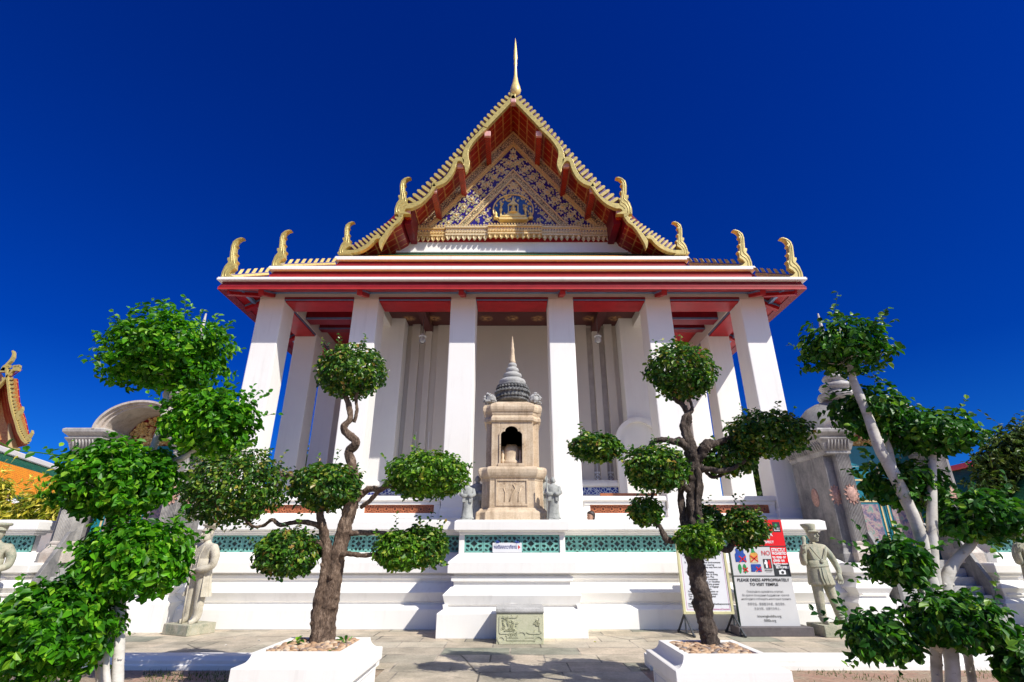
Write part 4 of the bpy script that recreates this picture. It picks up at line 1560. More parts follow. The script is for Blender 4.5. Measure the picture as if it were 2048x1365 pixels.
# medallion with a small shrine, a seated figure and candlesticks
q = MB()
nseg = 40
ring_ = []
for j in range(8):
    a = 2 * PI * j / 8
    ring_.append([(GX + (MR1 + 0.03 * math.cos(a)) * math.cos(2 * PI * i / nseg), YP - 0.02 - 0.05 * math.sin(a), MZ + (MR2 + 0.03 * math.cos(a)) * math.sin(2 * PI * i / nseg)) for i in range(nseg)])
q.rings([[ring_[j][i] for j in range(8)] for i in range(nseg)], 0, True, close=True)
q.prism([(GX + MR1 * math.cos(2 * PI * i / nseg), MZ + MR2 * math.sin(2 * PI * i / nseg)) for i in range(nseg)], YP + 0.005, YP + 0.06, 1)
med = q.build("medallion", [M['gold'], M['sky_glass']], pedi)
q = MB()
zb = MZ - 0.52
for hw, a, c, d in ((0.50, 0.0, 0.10, 0.2), (0.42, 0.10, 0.16, 0.16), (0.46, 0.16, 0.22, 0.18), (0.26, 0.22, 0.30, 0.15), (0.22, 0.30, 0.36, 0.14)):
    q.box(GX - hw, GX + hw, YP - d, YP + 0.01, zb + a, zb + c)
q.lathe([(0.16, 0.36), (0.17, 0.40), (0.10, 0.45), (0.085, 0.55), (0.10, 0.62), (0.05, 0.66), (0.055, 0.72), (0.045, 0.77), (0.012, 0.82), (0.0, 0.9)], (GX, YP - 0.07, zb), 10)
for sx in (-1, 1):
    q.box(GX + sx * 0.17 - 0.02, GX + sx * 0.17 + 0.02, YP - 0.05, YP + 0.01, zb + 0.3, zb + 0.85)
    q.lathe([(0.09, 0.1), (0.10, 0.16), (0.04, 0.2), (0.03, 0.5), (0.06, 0.54), (0.06, 0.62), (0.025, 0.66), (0.04, 0.7), (0.0, 0.86)], (GX + sx * 0.44, YP - 0.06, zb), 8)
    q.lathe([(0.08, 0.02), (0.10, 0.1), (0.03, 0.16), (0.05, 0.3), (0.0, 0.42)], (GX + sx * 0.62, YP - 0.06, zb + 0.1), 8)
q.prism([(GX - 0.2, zb + 0.84), (GX + 0.2, zb + 0.84), (GX + 0.07, zb + 0.98), (GX + 0.03, zb + 1.12), (GX, zb + 1.28), (GX - 0.03, zb + 1.12), (GX - 0.07, zb + 0.98)], YP - 0.05, YP + 0.01)
n_fig = len(q.v)
q.v = [(GX + (x_ - GX) * 1.15, YP + (y_ - YP) * 1.25, zb - 0.10 + (z_ - zb) * 1.02) for x_, y_, z_ in q.v]
for k in range(70):
    a = rr.uniform(0, 2 * PI); r_ = rr.uniform(0.50, 0.95)
    x, z = GX + MR1 * r_ * math.cos(a), MZ + MR2 * r_ * math.sin(a)
    petal(q, x, z, rr.uniform(0.8, 2.3), 0.15, 0.075, YP + 0.0, 0.03, 0, k % 2)
q.build("figure_relief", [M['gold_bright'], M['mint_glass']], med, fix=False)

# gilded cornice in stepped lengths with hanging lotus petals
for (x0, x1, pj, mt) in ((-4.12, -2.72, 0.0, 'gold'), (-2.72, -1.02, 0.08, 'gold_pale'), (-1.02, 1.15, 0.18, 'gold'), (1.15, 2.72, 0.08, 'gold_pale'), (2.72, 4.12, 0.0, 'gold_pale')):
    q = MB()
    z1, z0 = zv(459, YP), zv(477, YP)
    h = z1 - z0
    y1 = YP + 0.1
    f0 = YP - 0.10 - pj
    for a, c, d in ((0.0, 0.16, 0.06), (0.16, 0.26, 0.0), (0.26, 0.44, 0.05), (0.44, 0.52, 0.02), (0.52, 0.86, -0.03), (0.86, 1.0, 0.04)):
        q.box(GX + x0, GX + x1, f0 - d, y1, z0 + a * h + 0.001, z0 + c * h)
    n = max(3, round((x1 - x0) / 0.21))
    for i in range(n):
        cx_ = GX + x0 + (i + 0.5) * (x1 - x0) / n
        petal(q, cx_, z0 + 0.02, -PI / 2, 0.26, 0.17, f0 - 0.0, 0.07, 0, 0)
    n = max(4, round((x1 - x0) / 0.115))
    for i in range(n):
        cx_ = GX + x0 + (i + 0.5) * (x1 - x0) / n
        petal(q, cx_, z0 + h * 0.55, PI / 2, h * 0.30, 0.09, f0 + 0.03, 0.03, 0, 1)
        petal(q, cx_, z0 + h * 0.27, PI / 2, h * 0.17, 0.09, f0 - 0.05, 0.03, 0, 0)
        petal(q, cx_, z0 + h, PI / 2, 0.10, 0.08, f0 - 0.03, 0.03, 0, 0)
    q.build("gilded_cornice", [M[mt], M['indigo']], pedi, fix=False)
q = MB(); q.box(GX - 4.12, GX + 4.12, YP - 0.03, YP + 0.1, zv(485, YP), zv(477, YP)); q.build("cornice_board", M['red'], pedi)
# plastered wall below and the tiles in front of it
q = MB()
q.prism([(GX - 5.3, zv(520, YP)), (GX + 5.3, zv(520, YP)), (GX + 4.2, zv(484.5, YP)), (GX - 4.2, zv(484.5, YP))], YP - 0.005, YP + 0.3)
q.build("gable_wall", M['white'], temple)
zw = zv(508, YP)
q = MB()
q.add([(-XCt, YCt + 0.1, zC0 + 0.03), (XCt, YCt + 0.1, zC0 + 0.03), (5.9, YP - 1.25, zw - 0.86), (-5.9, YP - 1.25, zw - 0.86), (5.4, YP, zw), (-5.4, YP, zw)], [(0, 1, 2, 3), (3, 2, 4, 5)], [0, 1])
q.build("porch_roof", [M['tile_orange'], M['tile_green']], temple, fix=False)
q = MB(); q.box(-4.6, 4.6, YP - 0.14, YP + 0.01, zw - 0.02, zw + 0.06); q.build("flashing", M['white'], temple, 0.01)
# ------------------------------------------------------------------ small shrine on the pedestal
SY = 12.26
shrine = thing("stone_shrine", "small beige granite shrine with ringed grey spire standing on the white pedestal", "shrine", (0, SY, SHZ))
SF = 11.45


def sp(hwpx, v, depth_off=0.0):
    """half width and height of a shrine course from its photo outline, taken on its own front face"""
    Y = SF + depth_off
    hw = hwpx * pxm(v, Y)
    return hw, zv(v, Y)


def course(mb, lst, ch=0.12):
    rs = []
    for hwpx, v in lst:
        hw = hwpx * pxm(v, SF)
        y = SY - hw
        for _ in range(3):
            hw = hwpx * pxm(v, y); y = SY - hw
        z = zv(v, y)
        k = hw * 0.26
        x0, x1, y0, y1 = 0.01 - hw, 0.01 + hw, SY - hw, SY + hw
        e = k * 0.45
        rs.append([(x0 + k, y0, z), (x1 - k, y0, z), (x1 - k + 0.0, y0 + e, z), (x1 - e, y0 + k, z), (x1, y0 + k, z), (x1, y1 - k, z), (x1 - k, y1, z), (x0 + k, y1, z), (x0, y1 - k, z), (x0, y0 + k, z), (x0 + e, y0 + k, z), (x0 + k, y0 + e, z)])
    mb.rings(rs)


q = MB()
course(q, [(76, 1043), (75, 1024), (70, 1021), (66, 1016)])
q.build("shrine_base", M['granite'], shrine, 0.02)
q = MB()
course(q, [(63.5, 1018), (61.5, 961)])
q.build("lower_body", M['granite'], shrine, 0.015)
q = MB()
course(q, [(62, 962), (63, 956), (66, 954), (68, 950), (69.5, 945), (70, 939), (68, 934), (60, 933)])
q.build("ledge_moulding", M['granite'], shrine, 0.02)
q = MB()
# upper body as a ring of walls round a real niche
yb = SY - 55 * pxm(900, SF)
hwb = 54.5 * pxm(900, SF)
z0, z1 = zv(935, yb), zv(844, yb)
nx0, nx1 = (-24 * pxm(900, yb)), (22 * pxm(900, yb))
nz0, nzs, nzt = zv(930, yb), zv(868, yb), zv(855, yb)
k = hwb * 0.26
for sx in (-1, 1):
    x0, x1 = sorted((0.01 + sx * hwb, 0.01 + sx * (hwb - k)))
    q.box(x0, x1, yb + k, SY + hwb, z0, z1)
    a, c = (nx0, 0.01 - (hwb - k)) if sx < 0 else (nx1, 0.01 + (hwb - k))
    q.box(min(a, c) - (0.03 if sx < 0 else 0), max(a, c) + (0.03 if sx > 0 else 0), yb + 0.0, yb + 0.3, z0, z1)
q.box(nx0 - 0.05, nx1 + 0.05, SY + 0.2, SY + hwb, z0, z1)
narc = [(nx0, nz0 + 0.45), (nx0 + 0.0, nzs), (nx0 + 0.03, nzs + 0.03), (nx0 + 0.07, nzs + 0.10)] + [((nx0 + nx1) / 2 - 0.17 * math.cos(t * PI / 8), nzt - 0.10 + 0.14 * math.sin(t * PI / 8)) for t in range(9)] + [(nx1 - 0.07, nzs + 0.10), (nx1 - 0.03, nzs + 0.03), (nx1, nzs), (nx1, nz0 + 0.45)]
lint = [(nx0, z1), (nx0, nz0 + 0.45)] + narc[1:-1] + [(nx1, nz0 + 0.45), (nx1, z1)]
q.prism(lint, yb + 0.001, yb + 0.28)
q.build("upper_body", M['granite'], shrine, 0.012)
q = MB()
fo = [(x * 1.0, z) for x, z in narc]
mxx = (nx0 + nx1) / 2
for i in range(len(narc) - 1):
    p, r = narc[i], narc[i + 1]
    q.bar((p[0], yb - 0.005, p[1]), (r[0], yb - 0.005, r[1]), 0.035, 0.05, (0, 1, 0.001))
for x in (nx0, nx1):
    q.bar((x, yb - 0.005, nz0), (x, yb - 0.005, nz0 + 0.46), 0.035, 0.05, (0, 1, 0.001))
q.box(nx0 - 0.04, nx1 + 0.04, yb - 0.04, yb + 0.35, nz0 - 0.03, nz0 + 0.03)
q.build("niche_frame", M['granite'], shrine, 0, fix=False)
q = MB()
q.lathe([(0.20, 0), (0.21, 0.08), (0.15, 0.12), (0.17, 0.24), (0.17, 0.36), (0.13, 0.46), (0.055, 0.5), (0.085, 0.58), (0.09, 0.66), (0.05, 0.73), (0.02, 0.8)], (mxx, yb + 0.19, nz0 + 0.02), 14, sy=0.6)
q.box(mxx - 0.27, mxx + 0.27, yb + 0.30, yb + 0.36, nz0, nz0 + 0.95)
for sx in (-1, 1):
    q.lathe([(0.05, 0), (0.05, 0.1), (0.03, 0.14), (0.04, 0.3), (0.0, 0.36)], (mxx + sx * 0.2, yb + 0.16, nz0 + 0.02), 8)
q.build("niche_figure", M['granite'], shrine)
q = MB()
course(q, [(52, 846), (55, 843), (57.5, 841), (57.5, 835), (55, 833), (54, 830), (55, 829), (56, 824), (58, 822), (59.5, 818), (60, 813), (58, 808), (40, 804)])
q.build("shrine_cornice", M['granite'], shrine, 0.02)
# carved flower panel
q = MB()
yl = SY - 62.8 * pxm(990, SF) - 0.0
px0, px1, pz0_, pz1_ = -28 * pxm(985, yl), 27 * pxm(985, yl), zv(1009, yl), zv(962, yl)
for x0, x1, za, zb2 in ((px0 - 0.05, px1 + 0.05, pz1_, pz1_ + 0.03), (px0 - 0.05, px1 + 0.05, pz0_ - 0.03, pz0_), (px0 - 0.05, px0 - 0.02, pz0_, pz1_), (px1 + 0.02, px1 + 0.05, pz0_, pz1_)):
    q.box(x0, x1, yl - 0.025, yl + 0.06, za, zb2)
r5 = random.Random(3)
stem = [(px0 + 0.25, pz0_ + 0.06), (px0 + 0.3, pz0_ + 0.2), (px0 + 0.38, pz0_ + 0.33), (px0 + 0.33, pz1_ - 0.08)]
for pts in (stem, [(px0 + 0.14, pz0_ + 0.05), (px0 + 0.16, pz0_ + 0.24), (px0 + 0.12, pz0_ + 0.34)], [(px0 + 0.44, pz0_ + 0.05), (px0 + 0.45, pz0_ + 0.2), (px0 + 0.5, pz0_ + 0.34)]):
    q.tube([(x, yl - 0.005, z) for x, z in pts], 0.014, 6)
for x, z, r_ in ((px0 + 0.16, pz0_ + 0.2, 0.06), (px0 + 0.36, pz1_ - 0.12, 0.065), (px0 + 0.45, pz0_ + 0.26, 0.06), (px0 + 0.22, pz0_ + 0.09, 0.05), (px0 + 0.46, pz0_ + 0.1, 0.045), (px0 + 0.27, pz1_ - 0.08, 0.045)):
    flower(q, x, z, r_, yl + 0.012, r5.random(), 0)
for k_ in range(26):
    petal(q, r5.uniform(px0 + 0.05, px1 - 0.05), r5.uniform(pz0_ + 0.02, pz1_ - 0.06), r5.uniform(0, 6), 0.07, 0.035, yl + 0.012, 0.018, 0, 0)
q.build("carved_panel", M['granite'], shrine, fix=False)


def lpx(lst):
    return [(r_ * pxm(v, SY), zv(v, SY)) for r_, v in lst]


q = MB()
q.lathe(lpx([(30, 806), (33, 803), (30, 799), (32, 793), (31, 784), (27, 779), (31, 777), (31.5, 774), (28, 772)]), (0.01, SY, 0), 28)
for i in range(30):
    a = i * 2 * PI / 30
    for (rr_, v, s) in ((32, 797, 0.05), (33, 787, 0.055), (31, 779, 0.04)):
        p = Vector((0.01 + rr_ * pxm(v, SY) * math.cos(a + v), SY + rr_ * pxm(v, SY) * math.sin(a + v), zv(v, SY)))
        q.lathe([(0.0, -s), (s * 0.8, -s * 0.4), (s * 0.7, s * 0.3), (0, s)], p, 5, smooth=False)
q.build("lotus_drum", M['granite_black'], shrine)
q = MB()
q.lathe(lpx([(28, 775), (25, 772), (26.5, 769.5), (27, 766), (25.5, 762.5), (21, 760), (15, 758.5), (17.5, 757), (19.2, 753.5), (18, 750), (14, 747.5), (10, 746.5), (12, 745), (13, 742), (12, 738.5), (9, 736.5), (6.6, 735.8), (8.2, 734.5), (9, 731.5), (8, 728.5), (5.5, 727)]), (0.01, SY, 0), 24)
q.build("spire_rings", M['granite_grey'], shrine)
q = MB()
q.lathe(lpx([(6, 728), (6.5, 724), (5.3, 721), (4.6, 712), (3.6, 704), (4.4, 702), (3.6, 698), (2.6, 692), (2.9, 689), (2.0, 684), (1.2, 678), (0.2, 673)]), (0.01, SY, 0), 14)
q.build("spire", M['granite'], shrine)
for sx in (-1, 1):
    q = MB()
    c0 = Vector((0.01 + sx * 44 * pxm(800, SF + 0.2), SF + 0.42, zv(806, SF + 0.4)))
    q.lathe([(0.10, 0.0), (0.13, 0.05), (0.12, 0.14), (0.05, 0.2), (0.0, 0.22)], c0, 8, smooth=False)
    for i in range(34):
        d = rvec(r5); d.z = abs(d.z)
        p = c0 + Vector((d.x * 0.15 + sx * d.z * 0.05, d.y * 0.13, d.z * 0.26 - 0.02))
        s = r5.uniform(0.02, 0.04)
        q.lathe([(0.0, -s), (s, -s * 0.3), (s * 0.7, s * 0.4), (0, s * 1.3)], p, 5, smooth=False)
    q.build("corner_ornament", M['granite_grey'], shrine)


# ------------------------------------------------------------------ robed figurines beside the shrine
def figurine(loc, h, label, rot=0.0, staff=True):
    o = thing("stone_figurine", label, "figurine", loc, "robed stone figurines flanking the shrine")
    k = h
    q = MB()
    x, y, z = loc

    def L(pr, c, n=14, sx=1.0, sy=1.0):
        q.lathe([(r_ * k, zz * k) for r_, zz in pr], (x + c[0] * k, y + c[1] * k, z + c[2] * k), n, sx=sx, sy=sy)
    n = 24
    rs = []
    for zz, w, d in ((0.0, 0.17, 0.12), (0.03, 0.175, 0.125), (0.05, 0.15, 0.11), (0.3, 0.125, 0.10), (0.5, 0.13, 0.10), (0.58, 0.125, 0.10), (0.7, 0.15, 0.10), (0.77, 0.155, 0.085), (0.81, 0.10, 0.07), (0.83, 0.05, 0.05), (0.86, 0.045, 0.045)):
        rs.append([(x + k * w * math.cos(2 * PI * i / n) * (1 + (0.05 * math.cos(8 * 2 * PI * i / n) if zz < 0.55 else 0)), y + k * d * math.sin(2 * PI * i / n) * (1 + (0.05 * math.cos(8 * 2 * PI * i / n) if zz < 0.55 else 0)), z + zz * k) for i in range(n)])
    q.rings(rs, 0, True)
    L([(0.02, 0.84), (0.055, 0.86), (0.068, 0.90), (0.066, 0.94), (0.05, 0.975), (0.03, 0.985), (0.028, 1.0), (0.0, 1.01)], (0, 0, 0), 14, 0.95, 1.0)
    q.lathe([(0.0, -0.012 * k), (0.012 * k, 0), (0.0, 0.02 * k)], (x, y - 0.068 * k, z + 0.905 * k), 6)
    for s in (-1, 1):
        q.lathe([(0.0, -0.02 * k), (0.012 * k, 0), (0.0, 0.02 * k)], (x + s * 0.066 * k, y, z + 0.905 * k), 6)
        # wide hanging sleeves, hands meeting in front
        q.tube([(x + s * 0.14 * k, y, z + 0.76 * k), (x + s * 0.17 * k, y - 0.04 * k, z + 0.62 * k), (x + s * 0.09 * k, y - 0.12 * k, z + 0.57 * k), (x + s * 0.02 * k, y - 0.135 * k, z + 0.59 * k)], [0.05 * k, 0.06 * k, 0.06 * k, 0.035 * k], 10)
        q.rings([[(x + s * (0.09 + a) * k, y - (0.10 + b_) * k, z + zz * k) for a, b_ in ((-0.04, 0.03), (0.04, 0.03), (0.05, -0.02), (-0.04, -0.02))] for zz in (0.58, 0.42)])
    q.build("figure", M['statue_grey'], o)
    q = MB()
    q.box(x - 0.13 * k, x + 0.13 * k, y - 0.12 * k, y + 0.12 * k, z - 0.04 * k, z + 0.01 * k)
    q.build("foot_slab", M['statue_grey'], o, 0.01)
    if staff:
        q = MB()
        q.tube([(x - 0.16 * k, y - 0.1 * k, z), (x - 0.155 * k, y - 0.1 * k, z + 1.03 * k)], 0.016 * k, 8)
        q.build("staff", M['statue_grey'], o)
    return o


for u, v, Y, h, lab, st in ((934, 1039, 11.42, 0.80, "robed grey stone figurine with white-lit sleeves, outer one on the shrine's left", False), (954, 1020, 12.05, 0.95, "grey stone figurine half hidden behind the shrine's left side", False),
                            (1092, 1020, 12.0, 0.95, "grey stone figurine half hidden behind the shrine's right side", False), (1107.5, 1039, 11.42, 0.86, "robed grey stone figurine with staff, outer one on the shrine's right", True)):
    p = at(u, v, Y)
    figurine((p.x, Y, SHZ + 0.03 if Y < 11.9 else SHZ + 0.05), h, lab, 0, st)

# carved stone block in front of the pedestal
P0, P1 = gnd(992, 1289), gnd(1088, 1288)
BY0 = P0.y
bz = zv(1227, BY0)
blk = thing("stone_block", "mossy yellow-green carved stone block with grey slab top on the paving", "stone block", ((P0.x + P1.x) / 2, BY0 + 0.28, 0))
q = MB()
x0, x1 = P0.x, P1.x
q.box(x0, x1, BY0, 10.83, -0.005, bz)
q.build("block_body", M['green_stone'], blk, 0.012)
q = MB()
q.rings([[(x0 - 0.008, y, z) for y, z in ((BY0 - 0.015, bz), (BY0 - 0.03, bz + 0.03), (BY0 - 0.02, bz + 0.07), (BY0 + 0.03, bz + 0.10), (10.82, bz + 0.10), (10.82, bz))],
         [(x1 + 0.008, y, z) for y, z in ((BY0 - 0.015, bz), (BY0 - 0.03, bz + 0.03), (BY0 - 0.02, bz + 0.07), (BY0 + 0.03, bz + 0.10), (10.82, bz + 0.10), (10.82, bz))]])
q.build("top_slab", M['granite_grey'], blk, 0.008)
q = MB()
W_ = x1 - x0
H_ = bz


def rl(pts, w=0.014):
    for a, c in zip(pts[:-1], pts[1:]):
        q.bar((x0 + a[0] * W_, BY0 - 0.004, a[1] * H_), (x0 + c[0] * W_, BY0 - 0.004, c[1] * H_), 0.03, w, (0, 1, 0.001))


rl([(0.08, 0.36), (0.36, 0.36), (0.42, 0.41), (0.64, 0.41), (0.70, 0.36), (0.92, 0.36)])
rl([(0.08, 0.36), (0.08, 0.88), (0.41, 0.88)])
rl([(0.22, 0.15), (0.80, 0.15), (0.80, 0.30)])
rl([(0.22, 0.24), (0.80, 0.24)], 0.01)
rl([(0.06, 0.04), (0.94, 0.04)], 0.02)
rl([(0.92, 0.36), (0.92, 0.85)])
for cx_, cz_, r_ in ((0.11, 0.16, 0.07), (0.89, 0.15, 0.08), (0.53, 0.30, 0.09)):
    rl([(cx_ + r_ * math.cos(a * PI / 8), cz_ + r_ * 1.35 * math.sin(a * PI / 8)) for a in range(17)])
rr = random.Random(9)
for k in range(70):
    a = rr.uniform(0.1, 0.42); c = rr.uniform(0.42, 0.86)
    if k > 50:
        a = rr.uniform(0.8, 0.91)
    if k > 62:
        a = rr.uniform(0.25, 0.45); c = rr.uniform(0.25, 0.33)
    petal(q, x0 + a * W_, c * H_, rr.uniform(0, 6.28), 0.055, 0.03, BY0 + 0.002, 0.018, 0, 0)
q.build("carving", M['green_stone'], blk, fix=False)

# ------------------------------------------------------------------ pendant lamps
for u, lab in ((845, "glass pendant lamp on a rod left of the stone shrine's spire"), (1196, "glass pendant lamp on a rod right of the stone shrine's spire")):
    Y = 15.6
    p = at(u, 680, Y)
    o = thing("pendant_lamp", lab, "lamp", (p.x, Y, p.z), "pendant lamps in the portico")
    q = MB(); q.tube([(p.x, Y, p.z + 0.18), (p.x, Y, 9.105)], 0.012, 8); q.build("rod", M['base_brown'], o)
    q = MB(); q.lathe([(0.02, 0.22), (0.05, 0.20), (0.07, 0.14), (0.12, 0.13), (0.125, 0.11), (0.06, 0.105)], (p.x, Y, p.z), 16); q.build("cap", M['grey_cap'], o)
    q = MB(); q.lathe([(0.075, 0.11), (0.10, 0.05), (0.105, -0.02), (0.085, -0.09), (0.04, -0.13), (0.0, -0.14)], (p.x, Y, p.z), 16); q.build("glass_globe", M['glass'], o)
    q = MB(); q.lathe([(0.03, 0.11), (0.035, 0.06), (0.06, 0.0), (0.055, -0.05), (0.03, -0.08), (0.0, -0.085)], (p.x, Y, p.z), 12); q.build("bulb", M['bulb'], o)

# ------------------------------------------------------------------ signs
# direction board tied to the openwork
sy_ = 11.19
a, c = at(985, 1106, sy_), at(1043.5, 1086, sy_)
tsg = thing("direction_sign", "small white board with navy Thai lettering and red arrow tied to green openwork", "sign", ((a.x + c.x) / 2, sy_, a.z))
q = MB(); q.box(a.x, c.x, sy_ - 0.006, sy_ + 0.006, a.z, c.z); q.build("board", M['board_white'], tsg, 0.002)
q = MB()
text_geo(q, "หอติสสเทวาภิธาน", a.x + 0.028, a.z + 0.078, 0.095, sy_ - 0.008, 0, 'LEFT', 0.018, (c.x - a.x) * 0.775)
q.build("lettering", M['text_blue'], tsg, fix=False)
q = MB(); q.add([(c.x - 0.075, sy_ - 0.008, a.z + 0.065), (c.x - 0.028, sy_ - 0.008, a.z + 0.105), (c.x - 0.075, sy_ - 0.008, a.z + 0.145)], [(0, 1, 2)])
q.build("arrow", M['text_red'], tsg, fix=False)
r6 = random.Random(2)
for fx_ in (0.16, 0.83):
    q = MB()
    bx = a.x + (c.x - a.x) * fx_
    for k in range(7):
        d = Vector((r6.uniform(-1, 1), r6.uniform(-0.4, 0.1), r6.uniform(0.0, 1))).normalized()
        s_ = Vector((bx, sy_ - 0.004, c.z - 0.004))
        q.tube([s_, s_ + d * 0.03, s_ + d * 0.06 + Vector((0, 0, -0.008))], 0.006, 5)
    q.tube([(bx, sy_, c.z - 0.01), (bx, sy_ + 0.05, c.z + 0.05)], 0.007, 5)
    q.build("tie", M['tie_blue'], tsg)

# text board on a steel stand
wy = 11.32
a = at(1367.5, 1229, wy); c = at(1469, 1229, wy)
wx0, wx1, wz0, wz1 = a.x, c.x, a.z, zv(1062, wy)
wb = thing("notice_board", "tall white notice board of small black text in a cream frame on steel trestle feet", "notice board", ((wx0 + wx1) / 2, wy, 0))
q = MB(); q.box(wx0 + 0.02, wx1 - 0.02, wy, wy + 0.03, wz0 + 0.02, wz1 - 0.02); q.build("board", M['board_white'], wb)
q = MB()
fw = 0.05
q.box(wx0, wx0 + fw, wy - 0.012, wy + 0.04, wz0, wz1); q.box(wx1 - fw, wx1, wy - 0.012, wy + 0.04, wz0, wz1)
q.box(wx0 + fw, wx1 - fw, wy - 0.012, wy + 0.04, wz0, wz0 + fw); q.box(wx0 + fw, wx1 - fw, wy - 0.012, wy + 0.04, wz1 - fw, wz1)
q.build("frame", M['cream_frame'], wb, 0.004)
q = MB()
for t_ in (0.075,):
    g_ = 0.006
    q.box(wx0 + t_, wx0 + t_ + g_, wy - 0.002, wy + 0.001, wz0 + t_, wz1 - t_); q.box(wx1 - t_ - g_, wx1 - t_, wy - 0.002, wy + 0.001, wz0 + t_, wz1 - t_)
    q.box(wx0 + t_, wx1 - t_, wy - 0.002, wy + 0.001, wz0 + t_, wz0 + t_ + g_)
q.build("border_line", M['text_pink'], wb)
LINES = [(0.10, 1, "B. Notice"), (0.15, 2, "A.            to the temple's officers"), (0.15, 0, "                   temple hall."), (0.15, 2, "B.        touching this and environments"), (0.22, 0, "             respectfully wearing"), (0.22, 0, "            clothing. They may have not"), (0, 0, ""),
         (0.15, 2, "C.            tour guides bringing"), (0.22, 0, "          those who offer to bring"), (0.22, 0, "            several places. Plus"), (0.22, 0, "              scams for complaints"), (0.22, 0, "               belonging or valuables"), (0.22, 0, "as               inside. Take greater"), (0.22, 0, "                 and loss of luggage"), (0.22, 0, "or               walk to go."), (0.15, 0, "For                    information or"), (0.15, 0, "request                these contact"), (0.15, 0, "The temple            and hospital"), (0.15, 0, "office."), (0, 0, ""), (0.10, 0, "Wish you a nice                 Suthatthepwararam"), (0.10, 0, "Temple.")]
zt_ = zv(1108, wy)
zb_ = zv(1215, wy)
for i, (ind, w_, tx) in enumerate(LINES):
    if tx:
        zz_ = zt_ + (zb_ - zt_) * (i + 1) / len(LINES)
        pos = 0
        for piece in [w for w in tx.split("      ") if w.strip()]:
            q = MB()
            at_ = tx.index(piece.strip(), pos); pos = at_ + 1
            text_geo(q, piece.strip(), wx0 + 0.06 + ind * 0.5 + at_ * 0.0145, zz_, 0.046, wy - 0.002, 0, 'LEFT', 0.012)
            q.build("lettering", M['text_black'], wb, fix=False)
q = MB()
text_geo(q, "Division of Tourism", wx1 - 0.09, zv(1220, wy) + 0.0, 0.04, wy - 0.002, 0, 'RIGHT', 0.0)
text_geo(q, "and the police", wx1 - 0.12, zv(1220, wy) - 0.045, 0.035, wy - 0.002, 0, 'RIGHT', 0.0)
q.build("small_lettering", M['text_pink'], wb, fix=False)
for px in (wx0 + 0.02, wx1 - 0.02):
    q = MB()
    ap = Vector((px, wy + 0.02, wz0 + 0.01))
    f1 = Vector((px + 0.12, wy - 0.36, 0.02)); f2 = Vector((px - 0.05, wy + 0.42, 0.02))
    f1 = Vector((px + 0.03, wy - 0.34, 0.022)); f2 = Vector((px - 0.06, wy + 0.34, 0.022))
    q.bar(ap, f1, 0.028, 0.028); q.bar(ap, f2, 0.028, 0.028); q.bar(f1, f2, 0.026, 0.026)
    q.bar(ap, (px - 0.01, wy, 0.03), 0.022, 0.022, (0, 1, 0))
    q.lathe([(0.025, -0.02), (0.03, 0.0), (0.025, 0.03), (0.0, 0.035)], f1, 8); q.lathe([(0.025, -0.02), (0.03, 0.0), (0.025, 0.03), (0.0, 0.035)], f2, 8)
    q.build("trestle_foot", M['metal_dark'], wb)

# red visitor notice on a dark base
ry = 11.25


def line_part(nm, mat, par, *a):
    q_ = MB()
    text_geo(q_, *a)
    if q_.v:
        q_.build(nm, M[mat], par, fix=False)


bl = at(1467, 1150, ry); br_ = at(1582, 1150, ry)
rx0, rx1 = bl.x, br_.x
rw = rx1 - rx0
rz0, rz1 = zv(1253, ry), zv(1040, ry)
rb = thing("visitor_sign", "upright red, white and grey visitor rules sign on a dark base by the saluting statue", "sign", ((rx0 + rx1) / 2, ry, 0))
rb['label'] = "upright visitor rules sign, red above and pale grey below, on a dark stone base"
q = MB(); q.box(rx0, rx1, ry, ry + 0.10, rz0, rz1); q.build("board", M['board_grey'], rb, 0.004)
q = MB(); q.box(rx0 - 0.005, rx0 + 0.0, ry + 0.002, ry + 0.098, rz0, rz1 - 0.01); q.build("side_edge", M['sign_darkgreen'], rb)
q = MB()
z_ = gnd(1500, 1272, 0.0)
q.box(rx0 - 0.12, rx1 + 0.16, ry - 0.16, ry + 0.26, 0.0, rz0 + 0.002); q.build("base", M['base_brown'], rb, 0.008)


def RX(f):
    return rx0 + f * rw


zr1 = zv(1092, ry); zm1 = zv(1094, ry); zm0 = zv(1151.5, ry)
D = 0.004


def panel(nm, x0, x1, z0, z1, m, d=D):
    q = MB(); q.box(x0, x1, ry - d, ry + 0.001, z0, z1); return q.build(nm, M[m], rb)


panel("red_panel", RX(0.0), RX(1.0), zr1, rz1, 'sign_red')
panel("divider", RX(0.0), RX(1.0), zm1, zr1, 'sign_black', 0.005)
panel("divider", RX(0.0), RX(1.0), zm0 - 0.018, zm0, 'sign_black', 0.005)
panel("prohibition_panel", RX(0.715), RX(1.0), zm0 + 0.40 * (zm1 - zm0), zm1, 'sign_red')
panel("humble_panel", RX(0.715), RX(1.0), zm0, zm0 + 0.395 * (zm1 - zm0), 'sign_black')
lg = panel("logo_panel", RX(0.83), RX(0.965), rz1 - 0.24, rz1 - 0.045, 'sign_black', 0.006)
ty = ry - 0.0065
hm = zm1 - zm0
